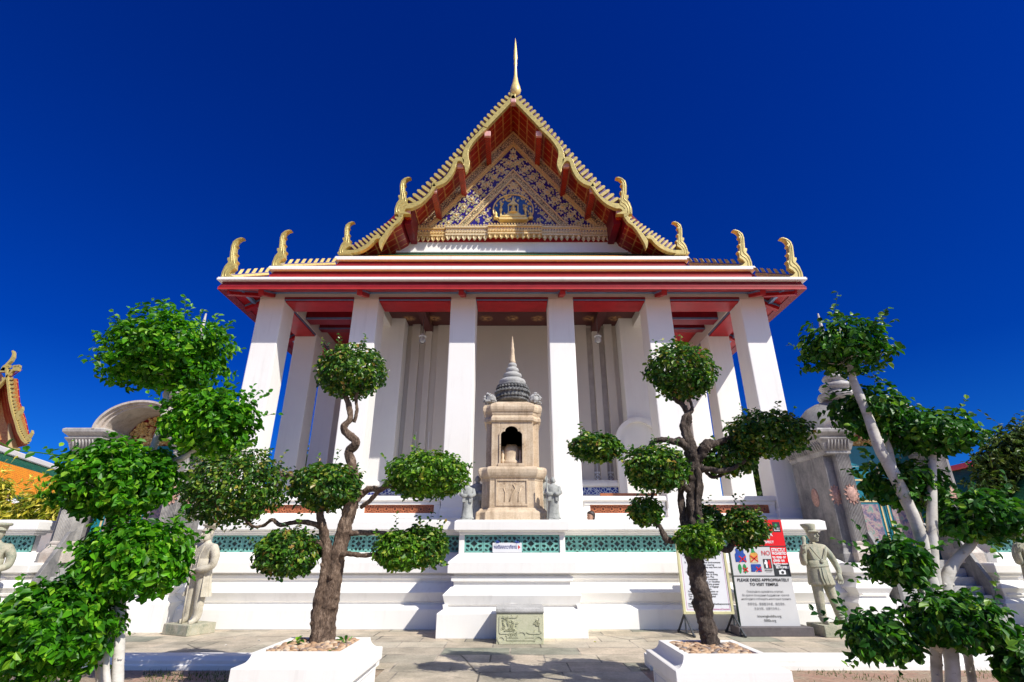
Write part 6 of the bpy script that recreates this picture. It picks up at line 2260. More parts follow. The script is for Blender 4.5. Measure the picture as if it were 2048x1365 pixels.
garden_tree("sparse garden tree with forked white trunks and eight dark leaf pads at right",
            [[(1908, 1385, FY - 0.05, 15), (1902, 1320, FY - 0.05, 15), (1890, 1260, FY, 16), (1878, 1215, FY, 17), (1866, 1180, FY, 16), (1853, 1120, FY, 14), (1838, 1060, FY, 13), (1812, 1000, FY, 13), (1788, 950, FY, 13), (1760, 900, FY, 12), (1738, 840, FY, 10), (1718, 790, FY, 9), (1705, 755, FY, 8), (1698, 715, FY, 5)],
             [(1876, 1385, FY + 0.12, 11), (1872, 1320, FY + 0.12, 11), (1872, 1250, FY + 0.08, 12), (1872, 1190, FY + 0.02, 13), (1866, 1120, FY - 0.02, 12), (1864, 1040, FY - 0.02, 11), (1864, 960, FY - 0.02, 9), (1865, 900, FY, 7), (1866, 870, FY, 4)],
             [(1948, 1385, FY + 0.15, 9), (1936, 1310, FY + 0.15, 9), (1918, 1250, FY + 0.1, 10), (1896, 1200, FY + 0.05, 13), (1892, 1160, FY + 0.05, 14), (1912, 1122, FY + 0.05, 11), (1940, 1092, FY + 0.05, 9), (1960, 1065, FY + 0.05, 7), (1972, 1045, FY + 0.05, 4)]],
            [[(1788, 948, FY, 8), (1780, 905, FY + 0.1, 7), (1768, 870, FY + 0.15, 6), (1760, 845, FY + 0.2, 4)],
             [(1868, 1130, FY + 0.05, 12), (1856, 1095, FY + 0.08, 12), (1847, 1062, FY + 0.1, 12)],
             [(1885, 1300, FY, 9), (1862, 1288, FY - 0.03, 8), (1835, 1282, FY - 0.05, 7), (1800, 1280, FY - 0.05, 5), (1775, 1272, FY - 0.05, 3)],
             [(1845, 1185, FY - 0.02, 6), (1832, 1165, FY - 0.05, 5), (1812, 1140, FY - 0.08, 3)],
             [(1866, 1030, FY, 5), (1845, 1000, FY + 0.1, 4), (1825, 980, FY + 0.15, 3)],
             [(1905, 1270, FY - 0.05, 6), (1912, 1250, FY - 0.15, 5), (1918, 1235, FY - 0.2, 3)]],
            [(1690, 693, FY, 80, 60, 1700, dict(sprigs=5)), (1745, 825, FY + 0.25, 74, 52, 1500, dict(sprigs=4)), (1862, 868, FY, 78, 44, 1550, dict(sprigs=4)), (1806, 970, FY + 0.25, 70, 46, 1350, dict(sprigs=5)), (1962, 1036, FY + 0.05, 82, 50, 1650, dict(sprigs=4)),
             (1797, 1122, FY - 0.05, 53, 45, 1000, dict(sprigs=4)), (1908, 1238, FY - 0.2, 80, 50, 1600, dict(sprigs=5)), (1765, 1275, FY - 0.1, 62, 48, 1150, dict(sprigs=5))],
            13, 'leaf_dark', (), 0.080, 0.056)
garden_tree("low leafy garden tree cut off by the photo's bottom right corner",
            [[(2062, 1390, FY - 0.3, 12), (2058, 1350, FY - 0.3, 11), (2052, 1310, FY - 0.3, 7)]], [], [(2056, 1325, FY - 0.3, 58, 58, 800, dict(sprigs=6))], 17, 'leaf_dark', (), 0.095, 0.065)

# weeds and ferns in the left planter
for u, v, s, lab in ((592, 1293, 0.13, "taller bright green weed at the planter's back left corner"), (690, 1290, 0.10, "small spiky weed right of the thick tree trunk"), (664, 1306, 0.055, "tiny round-leaved weed among the tan pebbles")):
    p = gnd(u, v, 0.54)
    r = random.Random(u)
    q = MB()
    for k in range(9):
        d = Vector((r.uniform(-1, 1), r.uniform(-1, 1), r.uniform(0.5, 1.4))).normalized()
        q.tube([p, p + d * s * 0.6], [0.004, 0.002], 5)
        leaf(q, p + d * s * 0.5, (Vector((0, 0, 1)) - d * 0.3 + rvec(r) * 0.4).normalized(), d, s * r.uniform(0.5, 0.9), s * r.uniform(0.2, 0.4), 0.2)
    tag(q.build("weed", M['leaf_bright'], fix=False), lab, "weed", "weeds growing in the planter")

# grass tufts in the garden beds
q = MB()
r = random.Random(31)
for k in range(5200):
    sd = -1 if r.random() < 0.6 else 1
    x = sd * r.uniform(1.95, 6.5); y = r.uniform(6.9, 8.15)
    if noise.noise(Vector((x * 1.3, y * 1.6, 3))) < 0.08:
        continue
    h = r.uniform(0.02, 0.06)
    d = Vector((r.uniform(-0.5, 0.5), r.uniform(-0.5, 0.5), 1)).normalized()
    s_ = Vector((r.uniform(-1, 1), r.uniform(-1, 1), 0)).normalized() * 0.005
    p = Vector((x, y, -0.012))
    q.add([p - s_, p + s_, p + d * h], [(0, 1, 2)])
gr = q.build("grass", M['grass'], fix=False)
gr['kind'] = 'stuff'; gr['label'] = "short patchy grass in the garden beds in front of the white kerbs"; gr['category'] = "grass"

# fallen leaves on the paving
for k, (u, v) in enumerate(((1187, 1284), (470, 1278), (455, 1290), (515, 1281))):
    p = gnd(u, v, 0.006)
    q = MB(); leaf(q, p, Vector((0.1, -0.2, 1)).normalized(), Vector((math.cos(k * 2.1), math.sin(k * 2.1), 0)), 0.06, 0.03, 0.3)
    o = q.build("fallen_leaf", M['leaf_yellow'] if k == 0 else M['bark_pale'], fix=False)
    tag(o, ("yellow fallen leaf on the paving right of the stone block" if k == 0 else "small dry brown fallen leaf on the paving before the left statue"), "leaf", "dry fallen leaves on the paving" if k else "yellow leaf on the paving")
# ------------------------------------------------------------------ people in stone and one seated person


class Fig:
    """figure built facing -y with its feet at the origin, then turned, scaled and moved"""

    def __init__(s, loc, rot=0.0, k=1.0):
        s.m = Matrix.Translation(loc) @ Matrix.Rotation(rot, 4, 'Z') @ Matrix.Diagonal((k, k, k, 1))

    def fix(s, mb):
        mb.v = [tuple(s.m @ Vector(p)) for p in mb.v]
        return mb


def hand(q, wrist, d, palm_n, curl=0.4, s=1.0, side=1):
    """palm with four bent fingers of unequal length and a thumb from its side"""
    d = Vector(d).normalized(); n = Vector(palm_n); n = (n - d * n.dot(d)).normalized()
    w = d.cross(n) * side
    wrist = Vector(wrist)
    pal = wrist + d * 0.045 * s
    rs = []
    for t_, ww, hh in ((-0.02, 0.024, 0.018), (0.02, 0.036, 0.018), (0.06, 0.042, 0.016), (0.09, 0.040, 0.013)):
        c = wrist + d * t_ * s
        rs.append([c + w * (ww * s * math.cos(a)) + n * (hh * s * math.sin(a)) for a in [2 * PI * i / 10 for i in range(10)]])
    q.rings(rs, 0, True)
    for i, (off, ln) in enumerate(((0.030, 0.070), (0.010, 0.080), (-0.011, 0.074), (-0.031, 0.058))):
        b = wrist + d * 0.085 * s + w * off * s
        d1 = (d + n * curl * 0.7).normalized(); d2 = (d * (1 - curl) + n * curl * 1.6).normalized(); d3 = (d * (0.6 - curl) + n * curl * 2.0).normalized()
        p1 = b + d1 * ln * 0.45 * s; p2 = p1 + d2 * ln * 0.32 * s; p3 = p2 + d3 * ln * 0.25 * s
        q.tube([b - d * 0.01, b, p1, p2, p3], [0.0095 * s, 0.0098 * s, 0.009 * s, 0.0082 * s, 0.006 * s], 7)
    b = wrist + d * 0.03 * s + w * 0.034 * s
    t1 = b + (w * 0.6 + d * 0.6 + n * 0.3).normalized() * 0.035 * s
    t2 = t1 + (w * 0.1 + d * 0.8 + n * 0.6).normalized() * 0.028 * s
    q.tube([b - w * 0.015, b, t1, t2], [0.012 * s, 0.0115 * s, 0.0105 * s, 0.007 * s], 7)


def head_geo(q, c, yaw=0.0, s=1.0, moustache=False):
    """sculpted head: skull, jaw, brow, eyes, nose, mouth, ears; c is the middle of the head"""
    n = 20
    tmp = MB()
    rs = []
    for z, wx, wf, wb in ((-0.125, 0.018, 0.075, 0.0), (-0.118, 0.042, 0.090, 0.03), (-0.10, 0.056, 0.097, 0.045), (-0.07, 0.066, 0.098, 0.065), (-0.03, 0.073, 0.096, 0.085), (0.01, 0.077, 0.092, 0.098), (0.05, 0.079, 0.094, 0.104), (0.085, 0.074, 0.085, 0.098), (0.115, 0.054, 0.058, 0.072), (0.13, 0.02, 0.02, 0.03)):
        rs.append([(wx * math.cos(a), (wb if math.sin(a) > 0 else wf) * math.sin(a), z) for a in [2 * PI * i / n for i in range(n)]])
    tmp.rings(rs, 0, True)
    tmp.tube([(0, -0.090, 0.025), (0, -0.108, -0.005), (0, -0.122, -0.028), (0, -0.108, -0.04)], [0.010, 0.012, 0.017, 0.010], 8)
    tmp.tube([(-0.055, -0.075, 0.034), (-0.03, -0.095, 0.04), (0, -0.096, 0.032), (0.03, -0.095, 0.04), (0.055, -0.075, 0.034)], [0.006, 0.011, 0.008, 0.011, 0.006], 7)
    for sx in (-1, 1):
        tmp.lathe([(0.0, -0.008), (0.014, -0.003), (0.014, 0.004), (0.0, 0.009)], (sx * 0.031, -0.088, 0.018), 8, sy=0.6)
        tmp.lathe([(0.0, -0.034), (0.014, -0.02), (0.018, 0.01), (0.012, 0.03), (0.0, 0.034)], (sx * 0.079, 0.012, -0.005), 8, sx=0.5)
        tmp.lathe([(0.0, -0.02), (0.022, 0.0), (0.0, 0.02)], (sx * 0.045, -0.072, -0.035), 8, sy=0.6)
    tmp.tube([(-0.026, -0.090, -0.070), (0, -0.102, -0.066), (0.026, -0.090, -0.070)], [0.004, 0.008, 0.004], 7)
    tmp.tube([(-0.022, -0.090, -0.080), (0, -0.100, -0.082), (0.022, -0.090, -0.080)], [0.004, 0.009, 0.004], 7)
    tmp.lathe([(0.0, -0.02), (0.024, 0.0), (0.0, 0.018)], (0, -0.086, -0.105), 8, sy=0.7)
    if moustache:
        tmp.tube([(-0.045, -0.082, -0.066), (-0.02, -0.100, -0.055), (0, -0.103, -0.052), (0.02, -0.100, -0.055), (0.045, -0.082, -0.066)], [0.003, 0.010, 0.009, 0.010, 0.003], 7)
    M_ = Matrix.Translation(c) @ Matrix.Rotation(yaw, 4, 'Z') @ Matrix.Diagonal((s, s, s, 1))
    o = len(q.v)
    q.add([M_ @ Vector(p) for p in tmp.v], tmp.f, 0, True)


def ellipse_rings(q, lst, n=26, folds=0.0, nf=9, mat=0):
    rs = []
    for z, cx, cy, rx, ry in lst:
        rs.append([(cx + rx * math.cos(a) * (1 + folds * (0.5 + 0.5 * math.cos(nf * a))), cy + ry * math.sin(a) * (1 + folds * (0.5 + 0.5 * math.cos(nf * a))), z) for a in [2 * PI * i / n for i in range(n)]])
    q.rings(rs, mat, True)


def club_sailor(loc, label, rot=0.0, k=1.0, mat='statue'):
    o = thing("stone_statue", label, "statue", loc, "stone seamen statues along the temple base")
    z0 = 0.19
    F = Fig((loc[0], loc[1], loc[2] + z0), rot, k)
    sk = Skel()
    pv = sk.pt((0, 0, 0.93), (0.19, 0.14))
    w = sk.pt((0, 0, 1.10), (0.175, 0.13), pv)
    c = sk.pt((0, -0.01, 1.30), (0.215, 0.145), w)
    nk = sk.pt((0, 0.0, 1.47), (0.075, 0.07), c)
    sk.pt((0, -0.01, 1.56), (0.062, 0.062), nk)
    # his left leg braced outwards, his right leg straight
    sk.chain(pv, [((-0.10, 0, 0.80), 0.125), ((-0.11, -0.01, 0.50), 0.100), ((-0.115, 0, 0.26), 0.085), ((-0.115, 0.01, 0.07), 0.072), ((-0.12, -0.09, 0.035), (0.05, 0.035)), ((-0.125, -0.17, 0.028), (0.045, 0.026))])
    sk.chain(pv, [((0.12, 0, 0.80), 0.125), ((0.18, 0, 0.50), 0.100), ((0.235, 0.01, 0.26), 0.085), ((0.275, 0.02, 0.07), 0.072), ((0.30, -0.07, 0.035), (0.05, 0.035)), ((0.325, -0.14, 0.028), (0.045, 0.026))])
    # right arm folded up to the shoulder, left arm hanging bent
    sk.chain(c, [((-0.21, 0, 1.385), 0.088), ((-0.30, -0.02, 1.23), 0.074), ((-0.315, -0.05, 1.09), 0.066), ((-0.37, -0.14, 1.17), 0.056), ((-0.385, -0.17, 1.30), 0.044)])
    sk.chain(c, [((0.21, 0, 1.385), 0.090), ((0.33, 0.02, 1.26), 0.076), ((0.42, 0.03, 1.10), 0.066), ((0.42, -0.03, 0.98), 0.058), ((0.385, -0.08, 0.88), 0.046)])
    q = MB()
    vs, fs = sk.mesh(0, 2)
    q.add(vs, fs, 0, True)
    head_geo(q, (0.005, -0.02, 1.655), 0.35, 1.16, True)
    hand(q, (-0.385, -0.17, 1.30), (0.15, 0.05, 1), (0.9, -0.2, 0), 0.75, 1.35, -1)
    hand(q, (0.375, -0.08, 0.89), (-0.12, -0.1, -1), (-0.5, -0.8, 0), 0.5, 1.35, 1)
    # buttoned jacket with an open front, belt sash and a skirt to mid thigh
    ellipse_rings(q, [(0.70, 0.015, 0, 0.255, 0.185), (0.73, 0.015, 0, 0.26, 0.19), (0.90, 0, 0, 0.232, 0.172), (1.04, 0, 0, 0.212, 0.160), (1.16, 0, -0.005, 0.218, 0.162)], 28, 0.03, 9)
    q.rings([[(0.22 * math.cos(a), 0.166 * math.sin(a), z + 0.02 * math.cos(a)) for a in [2 * PI * i / 26 for i in range(26)]] for z in (1.03, 1.075)], 0, True)
    q.tube([(-0.17, -0.130, 1.41), (-0.09, -0.175, 1.26), (0.0, -0.180, 1.15), (0.10, -0.175, 1.26), (0.18, -0.12, 1.41)], [0.016, 0.014, 0.014, 0.014, 0.016], 6)
    q.lathe([(0.0, -0.045), (0.035, -0.02), (0.045, 0.0), (0.035, 0.025), (0.0, 0.045)], (0.0, -0.172, 1.14), 10, sy=0.45)
    for x in (-0.09, -0.03):
        q.tube([(x, -0.168, 1.02), (x - 0.01, -0.182, 0.85), (x + 0.015, -0.194, 0.71)], [0.008, 0.012, 0.008], 6)
    q.tube([(0.045, -0.16, 1.0), (0.05, -0.185, 0.80), (0.06, -0.196, 0.70)], 0.008, 6)
    for sx, x0 in ((-1, -0.115), (1, 0.25)):   # wrinkled leggings
        for zz in (0.13, 0.18, 0.23, 0.28):
            xx = -0.115 if sx < 0 else 0.275 - (zz - 0.07) * 0.2
            q.rings([[(xx + (0.080 + 0.010 * u_) * math.cos(a), 0.006 + (0.080 + 0.010 * u_) * math.sin(a), zz + dz_) for a in [2 * PI * i / 14 for i in range(14)]] for dz_, u_ in ((-0.014, -1), (0, 0.6), (0.014, -1))], 0, True)
    F.fix(q).build("figure", M[mat], o, fix=False)
    # flared cap with a small peak
    q = MB()
    ellipse_rings(q, [(1.725, 0, -0.005, 0.100, 0.114), (1.76, -0.01, 0, 0.102, 0.116), (1.79, -0.015, 0.01, 0.118, 0.128), (1.845, -0.025, 0.02, 0.140, 0.14), (1.86, -0.025, 0.02, 0.135, 0.136), (1.872, -0.025, 0.02, 0.05, 0.05)], 22)
    q.rings([[(0.102 * math.cos(a) * f + 0.03 * (f - 1), -0.01 + 0.118 * math.sin(a) * f, z) for a in [PI + 0.2 + (PI - 0.4) * i / 10 for i in range(11)]] for f, z in ((1.0, 1.735), (1.0, 1.722), (1.4, 1.705), (1.38, 1.712))], 0, True)
    F.fix(q).build("cap", M[mat], o)
    q = MB()
    q.tube([(-0.36, -0.20, 1.30), (-0.33, -0.19, 1.40), (-0.22, -0.06, 1.57), (-0.20, -0.03, 1.60)], [0.026, 0.028, 0.04, 0.035], 10)
    F.fix(q).build("club", M[mat], o)
    q = MB()
    q.box(-0.30, 0.42, -0.26, 0.30, 0, z0 + 0.01)
    q.v = [tuple(Matrix.Translation(loc) @ Matrix.Rotation(rot, 4, 'Z') @ Matrix.Diagonal((k, k, 1, 1)) @ Vector(p)) for p in q.v]
    q.build("plinth", M['granite_grey'] if mat == 'x' else M[mat], o, 0.012)
    return o


def coat_officer(loc, label, rot=0.0, k=1.0, mat='statue_pale'):
    o = thing("stone_statue", label, "statue", loc, "stone seamen statues along the temple base")
    z0 = 0.18
    F = Fig((loc[0], loc[1], loc[2] + z0), rot, k)
    sk = Skel()
    pv = sk.pt((0, 0, 0.93), (0.19, 0.14))
    w = sk.pt((0, 0, 1.10), (0.19, 0.14), pv)
    c = sk.pt((0, -0.01, 1.30), (0.235, 0.155), w)
    nk = sk.pt((0, 0.0, 1.47), (0.085, 0.075), c)
    sk.pt((0, -0.015, 1.57), (0.066, 0.066), nk)
    for s_ in (-1, 1):
        sk.chain(pv, [((s_ * 0.10, 0, 0.80), 0.122), ((s_ * 0.125, -0.01, 0.50), 0.104), ((s_ * 0.135, 0, 0.26), 0.096), ((s_ * 0.14, 0.01, 0.08), 0.09), ((s_ * 0.15, -0.09, 0.035), (0.05, 0.035)), ((s_ * 0.16, -0.17, 0.028), (0.045, 0.026))])
    sk.chain(c, [((0.235, 0, 1.385), 0.098), ((0.335, 0.0, 1.22), 0.088), ((0.345, -0.04, 1.04), 0.08), ((0.22, -0.18, 0.98), 0.068), ((0.10, -0.20, 0.985), 0.040)])
    sk.chain(c, [((-0.235, 0, 1.385), 0.098), ((-0.335, 0.0, 1.22), 0.088), ((-0.345, -0.04, 1.04), 0.08), ((-0.22, -0.18, 0.965), 0.068), ((-0.09, -0.205, 0.955), 0.040)])
    q = MB()
    vs, fs = sk.mesh(0, 2)
    q.add(vs, fs, 0, True)
    head_geo(q, (0.0, -0.03, 1.665), 0.0, 1.18, True)
    hand(q, (0.10, -0.20, 0.985), (-1, -0.1, -0.1), (0, 0.4, -1), 0.6, 1.1, 1)
    hand(q, (-0.09, -0.205, 0.955), (1, -0.1, -0.05), (0, 0.4, -1), 0.6, 1.1, -1)
    # long coat: buttoned chest, tails to the knee behind
    ellipse_rings(q, [(0.84, 0, 0.0, 0.235, 0.178), (0.95, 0, 0, 0.228, 0.175), (1.08, 0, -0.005, 0.222, 0.172), (1.18, 0, -0.005, 0.222, 0.168)], 28, 0.02, 7)
    n = 22
    rs = []
    for z, r_, ry_ in ((0.93, 0.232, 0.175), (0.75, 0.26, 0.20), (0.58, 0.29, 0.23), (0.48, 0.315, 0.25)):
        arc = [(-0.15 + 2 * PI * 0.0) for _ in range(1)]
        aa = [R(-28) + (R(236)) * i / (n - 1) for i in range(n)]
        outer = [(r_ * math.cos(a) * (1 + 0.05 * math.cos(11 * a)), ry_ * math.sin(a) * (1 + 0.05 * math.cos(11 * a)), z) for a in aa]
        inner = [(x * 0.87, y * 0.87, zz) for x, y, zz in outer]
        rs.append(outer + inner[::-1])
    q.rings(rs, 0, False)
    for i in range(6):
        q.lathe([(0.0, -0.012), (0.012, 0.0), (0.0, 0.012)], (0.03, -0.176 - 0.002 * i, 1.34 - i * 0.055), 7)
        q.lathe([(0.0, -0.012), (0.012, 0.0), (0.0, 0.012)], (-0.03, -0.176 - 0.002 * i, 1.34 - i * 0.055), 7)
    for s_ in (-1, 1):
        q.tube([(s_ * 0.13, -0.14, 1.43), (s_ * 0.09, -0.178, 1.25), (s_ * 0.085, -0.184, 1.0), (s_ * 0.10, -0.186, 0.86)], [0.016, 0.012, 0.01, 0.008], 6)
    F.fix(q).build("figure", M[mat], o, fix=False)
    q = MB()
    ellipse_rings(q, [(1.735, 0, -0.005, 0.101, 0.116), (1.80, 0, 0.005, 0.106, 0.12), (1.812, 0, 0.005, 0.145, 0.155), (1.835, 0, 0.008, 0.156, 0.165), (1.86, 0, 0.008, 0.146, 0.155), (1.868, 0, 0.008, 0.06, 0.06)], 24)
    q.rings([[(0.102 * math.cos(a) * f, -0.012 + 0.12 * math.sin(a) * f, z) for a in [PI + 0.2 + (PI - 0.4) * i / 10 for i in range(11)]] for f, z in ((1.0, 1.752), (1.0, 1.738), (1.38, 1.712), (1.36, 1.722))], 0, True)
    F.fix(q).build("cap", M[mat], o)
    q = MB()
    q.tube([(0.005, -0.24, 0.98), (0.005, -0.235, 0.86), (0.012, -0.22, 0.45), (0.015, -0.2, 0.0)], [0.020, 0.016, 0.014, 0.012], 8)
    F.fix(q).build("cane", M[mat], o)
    q = MB()
    q.box(-0.36, 0.36, -0.30, 0.30, 0, z0 + 0.01)
    q.v = [tuple(Matrix.Translation(loc) @ Matrix.Rotation(rot, 4, 'Z') @ Matrix.Diagonal((k, k, 1, 1)) @ Vector(p)) for p in q.v]
    q.build("plinth", M['statue'], o, 0.012)
    return o


SYR = 11.25
p = at(1663, 1246, SYR)
club_sailor((p.x - 0.04, SYR, 0), "greenish stone seaman statue with club on shoulder beside the visitor rules sign", 0.10, 0.985)
p = at(383, 1250, 11.55)
coat_officer((p.x, 11.5, 0), "pale stone officer statue with flat cap and cane behind the bright green tree", -0.42, 1.0)
p = at(-10, 1100, 11.2)
coat_officer((p.x - 0.02, 11.2, 0), "stone statue at the photo's left edge, only its cap and arm in view", 0.3, 1.0, 'statue')
p = at(2062, 1100, 11.2)
club_sailor((p.x - 0.06, 11.2, 0), "stone statue at the photo's right edge, only its bent arm in view", 0.0, 1.0)

# seated person, head just above the parapet
hp = at(1183, 1034, 13.12)
pr_ = thing("person", "dark-haired person sitting behind the white parapet, only the head in view", "person", (hp.x, 13.12, FLOOR))
hz = hp.z - FLOOR
sk = Skel()
pv = sk.pt((0, 0.06, 0.13), (0.15, 0.12))
w = sk.pt((0, 0.05, 0.30), (0.13, 0.10), pv)
c = sk.pt((0, 0.02, 0.48), (0.165, 0.11), w)
nk = sk.pt((0, 0.0, 0.66), (0.06, 0.06), c)
sk.pt((0, -0.01, hz - 0.10), (0.05, 0.052), nk)
for s_ in (-1, 1):
    sk.chain(pv, [((s_ * 0.10, -0.10, 0.15), 0.085), ((s_ * 0.24, -0.34, 0.20), 0.065), ((s_ * 0.10, -0.40, 0.10), 0.05), ((-s_ * 0.06, -0.36, 0.06), 0.04), ((-s_ * 0.16, -0.36, 0.04), (0.04, 0.03))])
    sk.chain(c, [((s_ * 0.18, 0.02, 0.56), 0.06), ((s_ * 0.25, -0.02, 0.38), 0.045), ((s_ * 0.22, -0.18, 0.28), 0.038), ((s_ * 0.18, -0.27, 0.27), 0.028)])
Fp = Fig((hp.x, 13.12, FLOOR), R(-60), 1.0)
q = MB()
vs, fs = sk.mesh(0, 2)
q.add(vs, fs, 0, True)
head_geo(q, (0, -0.015, hz), 0.0, 0.98)
for s_ in (-1, 1):
    hand(q, (s_ * 0.18, -0.27, 0.27), (-s_ * 0.2, -1, -0.2), (0, 0, -1), 0.3, 1.0, -s_)
Fp.fix(q).build("body", M['skin'], pr_, fix=False)
q = MB()
ellipse_rings(q, [(0.12, 0, 0.06, 0.175, 0.14), (0.30, 0, 0.05, 0.155, 0.125), (0.48, 0, 0.02, 0.19, 0.13), (0.58, 0, 0.015, 0.20, 0.105), (0.64, 0, 0.01, 0.12, 0.085), (0.665, 0, 0.0, 0.075, 0.07)], 20)
Fp.fix(q).build("shirt", M['shirt'], pr_)
q = MB()
n = 18
rs = []
for z, wx, wf, wb in ((-0.09, 0.055, 0.0, 0.075), (-0.04, 0.082, -0.015, 0.10), (0.01, 0.090, 0.0, 0.112), (0.05, 0.091, 0.075, 0.116), (0.08, 0.088, 0.103, 0.113), (0.115, 0.068, 0.075, 0.09), (0.138, 0.03, 0.03, 0.04)):
    rs.append([(wx * math.cos(a), -0.015 + (wb if math.sin(a) > 0 else wf) * math.sin(a), hz + z) for a in [2 * PI * i / n for i in range(n)]])
q.rings(rs, 0, True)
Fp.fix(q).build("hair", M['hair'], pr_)

# ------------------------------------------------------------------ marble gates on either side
GXC = 8.98


def gate(sx, label):
    X0 = sx * GXC
    o = thing("stone_gate", label, "gate", (X0, 12.6, 0), "domed marble gates over the side stairs")

    def bx(q, a, c, y0, y1, z0, z1, mat=0):
        """box given from the gate's middle line"""
        q.box(X0 + a, X0 + c, y0, y1, z0, z1, mat)
    pt = 1.27
    # white stepped side walls of the stair
    for s_ in (-1, 1):
        q = MB()
        prp = [(0.0, -0.01), (0.0, 0.52), (-0.10, 0.60), (-0.13, 0.62), (-0.13, 0.66), (-0.06, 0.80), (-0.20, 0.93), (-0.24, 0.94), (-0.24, 1.0), (-0.19, 1.02), (-0.19, 1.07), (-0.13, 1.08), (-0.13, 1.23), (-0.16, pt)]
        a, c = sorted((s_ * 1.06, s_ * 1.94))
        q.mould(X0 + a, X0 + c, 11.62, 13.3, prp)
        q.box(X0 + a + 0.16, X0 + c - 0.16, 11.685, 11.71, 0.66, 0.70)
        q.box(X0 + a + 0.16, X0 + c - 0.16, 11.74, 11.77, 0.60, 0.66)
        q.build("stair_cheek", M['white'], o, 0.01)
        q = MB()
        a = s_ * 0.92
        q.prism([(11.70, 0.0), (12.35, 0.0), (12.35, 1.95), (12.22, 1.9), (11.70, 0.95)], X0 + min(a, a + s_ * 0.09), X0 + max(a, a + s_ * 0.09), plane='yz')
        q.build("stair_balustrade", M['marble_dark'], o, 0.01)
    q = MB()
    for k in range(8):
        bx(q, -0.93, 0.93, 11.25 + k * 0.16, 13.4, 0.0 + 0.0 * k, 0.165 * (k + 1) - 0.002 * 0)
        q.v[-8:] = [(x, y, z if z > 0 else 0.165 * k - 0.003) for x, y, z in q.v[-8:]]
    q.build("stairs", M['granite_grey'], o, 0.01)
    # body
    for s_ in (-1, 1):
        a, c = sorted((s_ * 1.28, s_ * 1.50))
        q = MB()
        q.mould(X0 + a, X0 + c, 12.42, 13.88, [(0.10, pt - 0.01), (0.10, pt + 0.18), (0.03, pt + 0.30), (0.03, pt + 0.36), (0, pt + 0.42), (0.0, 3.66)])
        q.build("side_wall", M['marble_dark'], o, 0.012)
        # fluted pillar
        q = MB()
        x0, x1 = sorted((s_ * 0.98, s_ * 1.29))
        ring = []
        nfl = 9
        for i in range(nfl):
            u0 = x0 + (x1 - x0) * i / nfl
            du = (x1 - x0) / nfl
            ring += [(u0 + du * 0.12, 12.24), (u0 + du * 0.25, 12.262), (u0 + du * 0.75, 12.262), (u0 + du * 0.88, 12.24)]
        ring = [(x0, 12.24)] + ring + [(x1, 12.24), (x1, 12.62), (x0, 12.62)]
        q.rings([[(X0 + x, y, z) for x, y in ring] for z in (pt + 0.44, 3.64)])
        q.build("fluted_pillar", M['marble'], o)
        q = MB()
        q.mould(X0 + x0 - 0.0, X0 + x1 + 0.0, 12.24, 12.62, [(0.10, pt - 0.008), (0.10, pt + 0.20), (0.04, pt + 0.33), (0.015, pt + 0.36), (0.03, pt + 0.38), (0.03, pt + 0.42), (0.0, pt + 0.445)])
        q.build("pillar_base", M['marble_pink'], o, 0.012)
        # rosettes
        for rx, ry_, rz_, nm in ((s_ * 1.135, 12.245, 2.72, 0), (s_ * 1.395, 12.425, 2.72, 1)):
            q = MB()
            for k in range(12):
                a_ = 2 * PI * k / 12
                petal(q, X0 + rx + 0.10 * math.cos(a_) * (1 if nm == 0 else 0.7), rz_ + 0.15 * math.sin(a_), a_, 0.09, 0.06, ry_, 0.02, 0, 0)
            sc = 0.75 if nm else 1.0
            n_ = 18
            q.rings([[(X0 + rx + r_ * sc * math.cos(2 * PI * i / n_), ry_ - d_, rz_ + r_ * 1.4 * math.sin(2 * PI * i / n_)) for i in range(n_)] for r_, d_ in ((0.125, -0.004), (0.12, 0.018), (0.095, 0.012), (0.08, 0.025), (0.0005, 0.03))], 0, True)
            q.build("rosette", M['rosette'], o)
        # rosette on the outer side wall
        q = MB()
        n_ = 18
        xs = X0 + s_ * 1.50
        q.rings([[(xs + s_ * d_, 13.1 + r_ * math.cos(2 * PI * i / n_), 2.72 + r_ * 1.5 * math.sin(2 * PI * i / n_)) for i in range(n_)] for r_, d_ in ((0.15, -0.004), (0.14, 0.02), (0.1, 0.012), (0.08, 0.03), (0.0005, 0.03))], 0, True)
        q.build("rosette", M['rosette'], o)
        # capital with a row of upright leaves and a projecting cornice
        q = MB()
        xa, xb = sorted((s_ * 0.95, s_ * 1.50))
        q.mould(X0 + xa, X0 + xb, 12.26, 13.88, [(0.0, 3.63), (0.03, 3.65), (0.03, 3.71), (0.05, 3.74), (0.10, 3.90), (0.16, 3.98), (0.17, 4.01), (0.11, 4.03), (0.22, 4.13), (0.23, 4.20), (0.19, 4.23), (0.0, 4.25)])
        q.build("capital", M['marble'], o, 0.01)
        q = MB()
        nn = 7
        for i in range(nn):
            xx = X0 + xa + (i + 0.5) * (xb - xa) / nn
            q.tube([(xx, 12.20, 3.74), (xx, 12.155, 3.88), (xx, 12.105, 3.96)], [0.020, 0.026, 0.012], 6)
        xo = X0 + s_ * 1.50
        for i in range(17):
            yy = 12.30 + i * 0.095
            q.tube([(xo + s_ * 0.055, yy, 3.74), (xo + s_ * 0.10, yy, 3.88), (xo + s_ * 0.15, yy, 3.96)], [0.024, 0.030, 0.012], 6)
        q.build("leaf_carving", M['marble'], o)
    # arch: short barrel vault standing forward of the cornice
    q = MB()
    n = 20
    zc = 4.2

    def arc(r_, y, zz=zc):
        return [(X0 - r_ * math.cos(PI * i / n), y, zz + r_ * 0.68 * math.sin(PI * i / n)) for i in range(n + 1)]
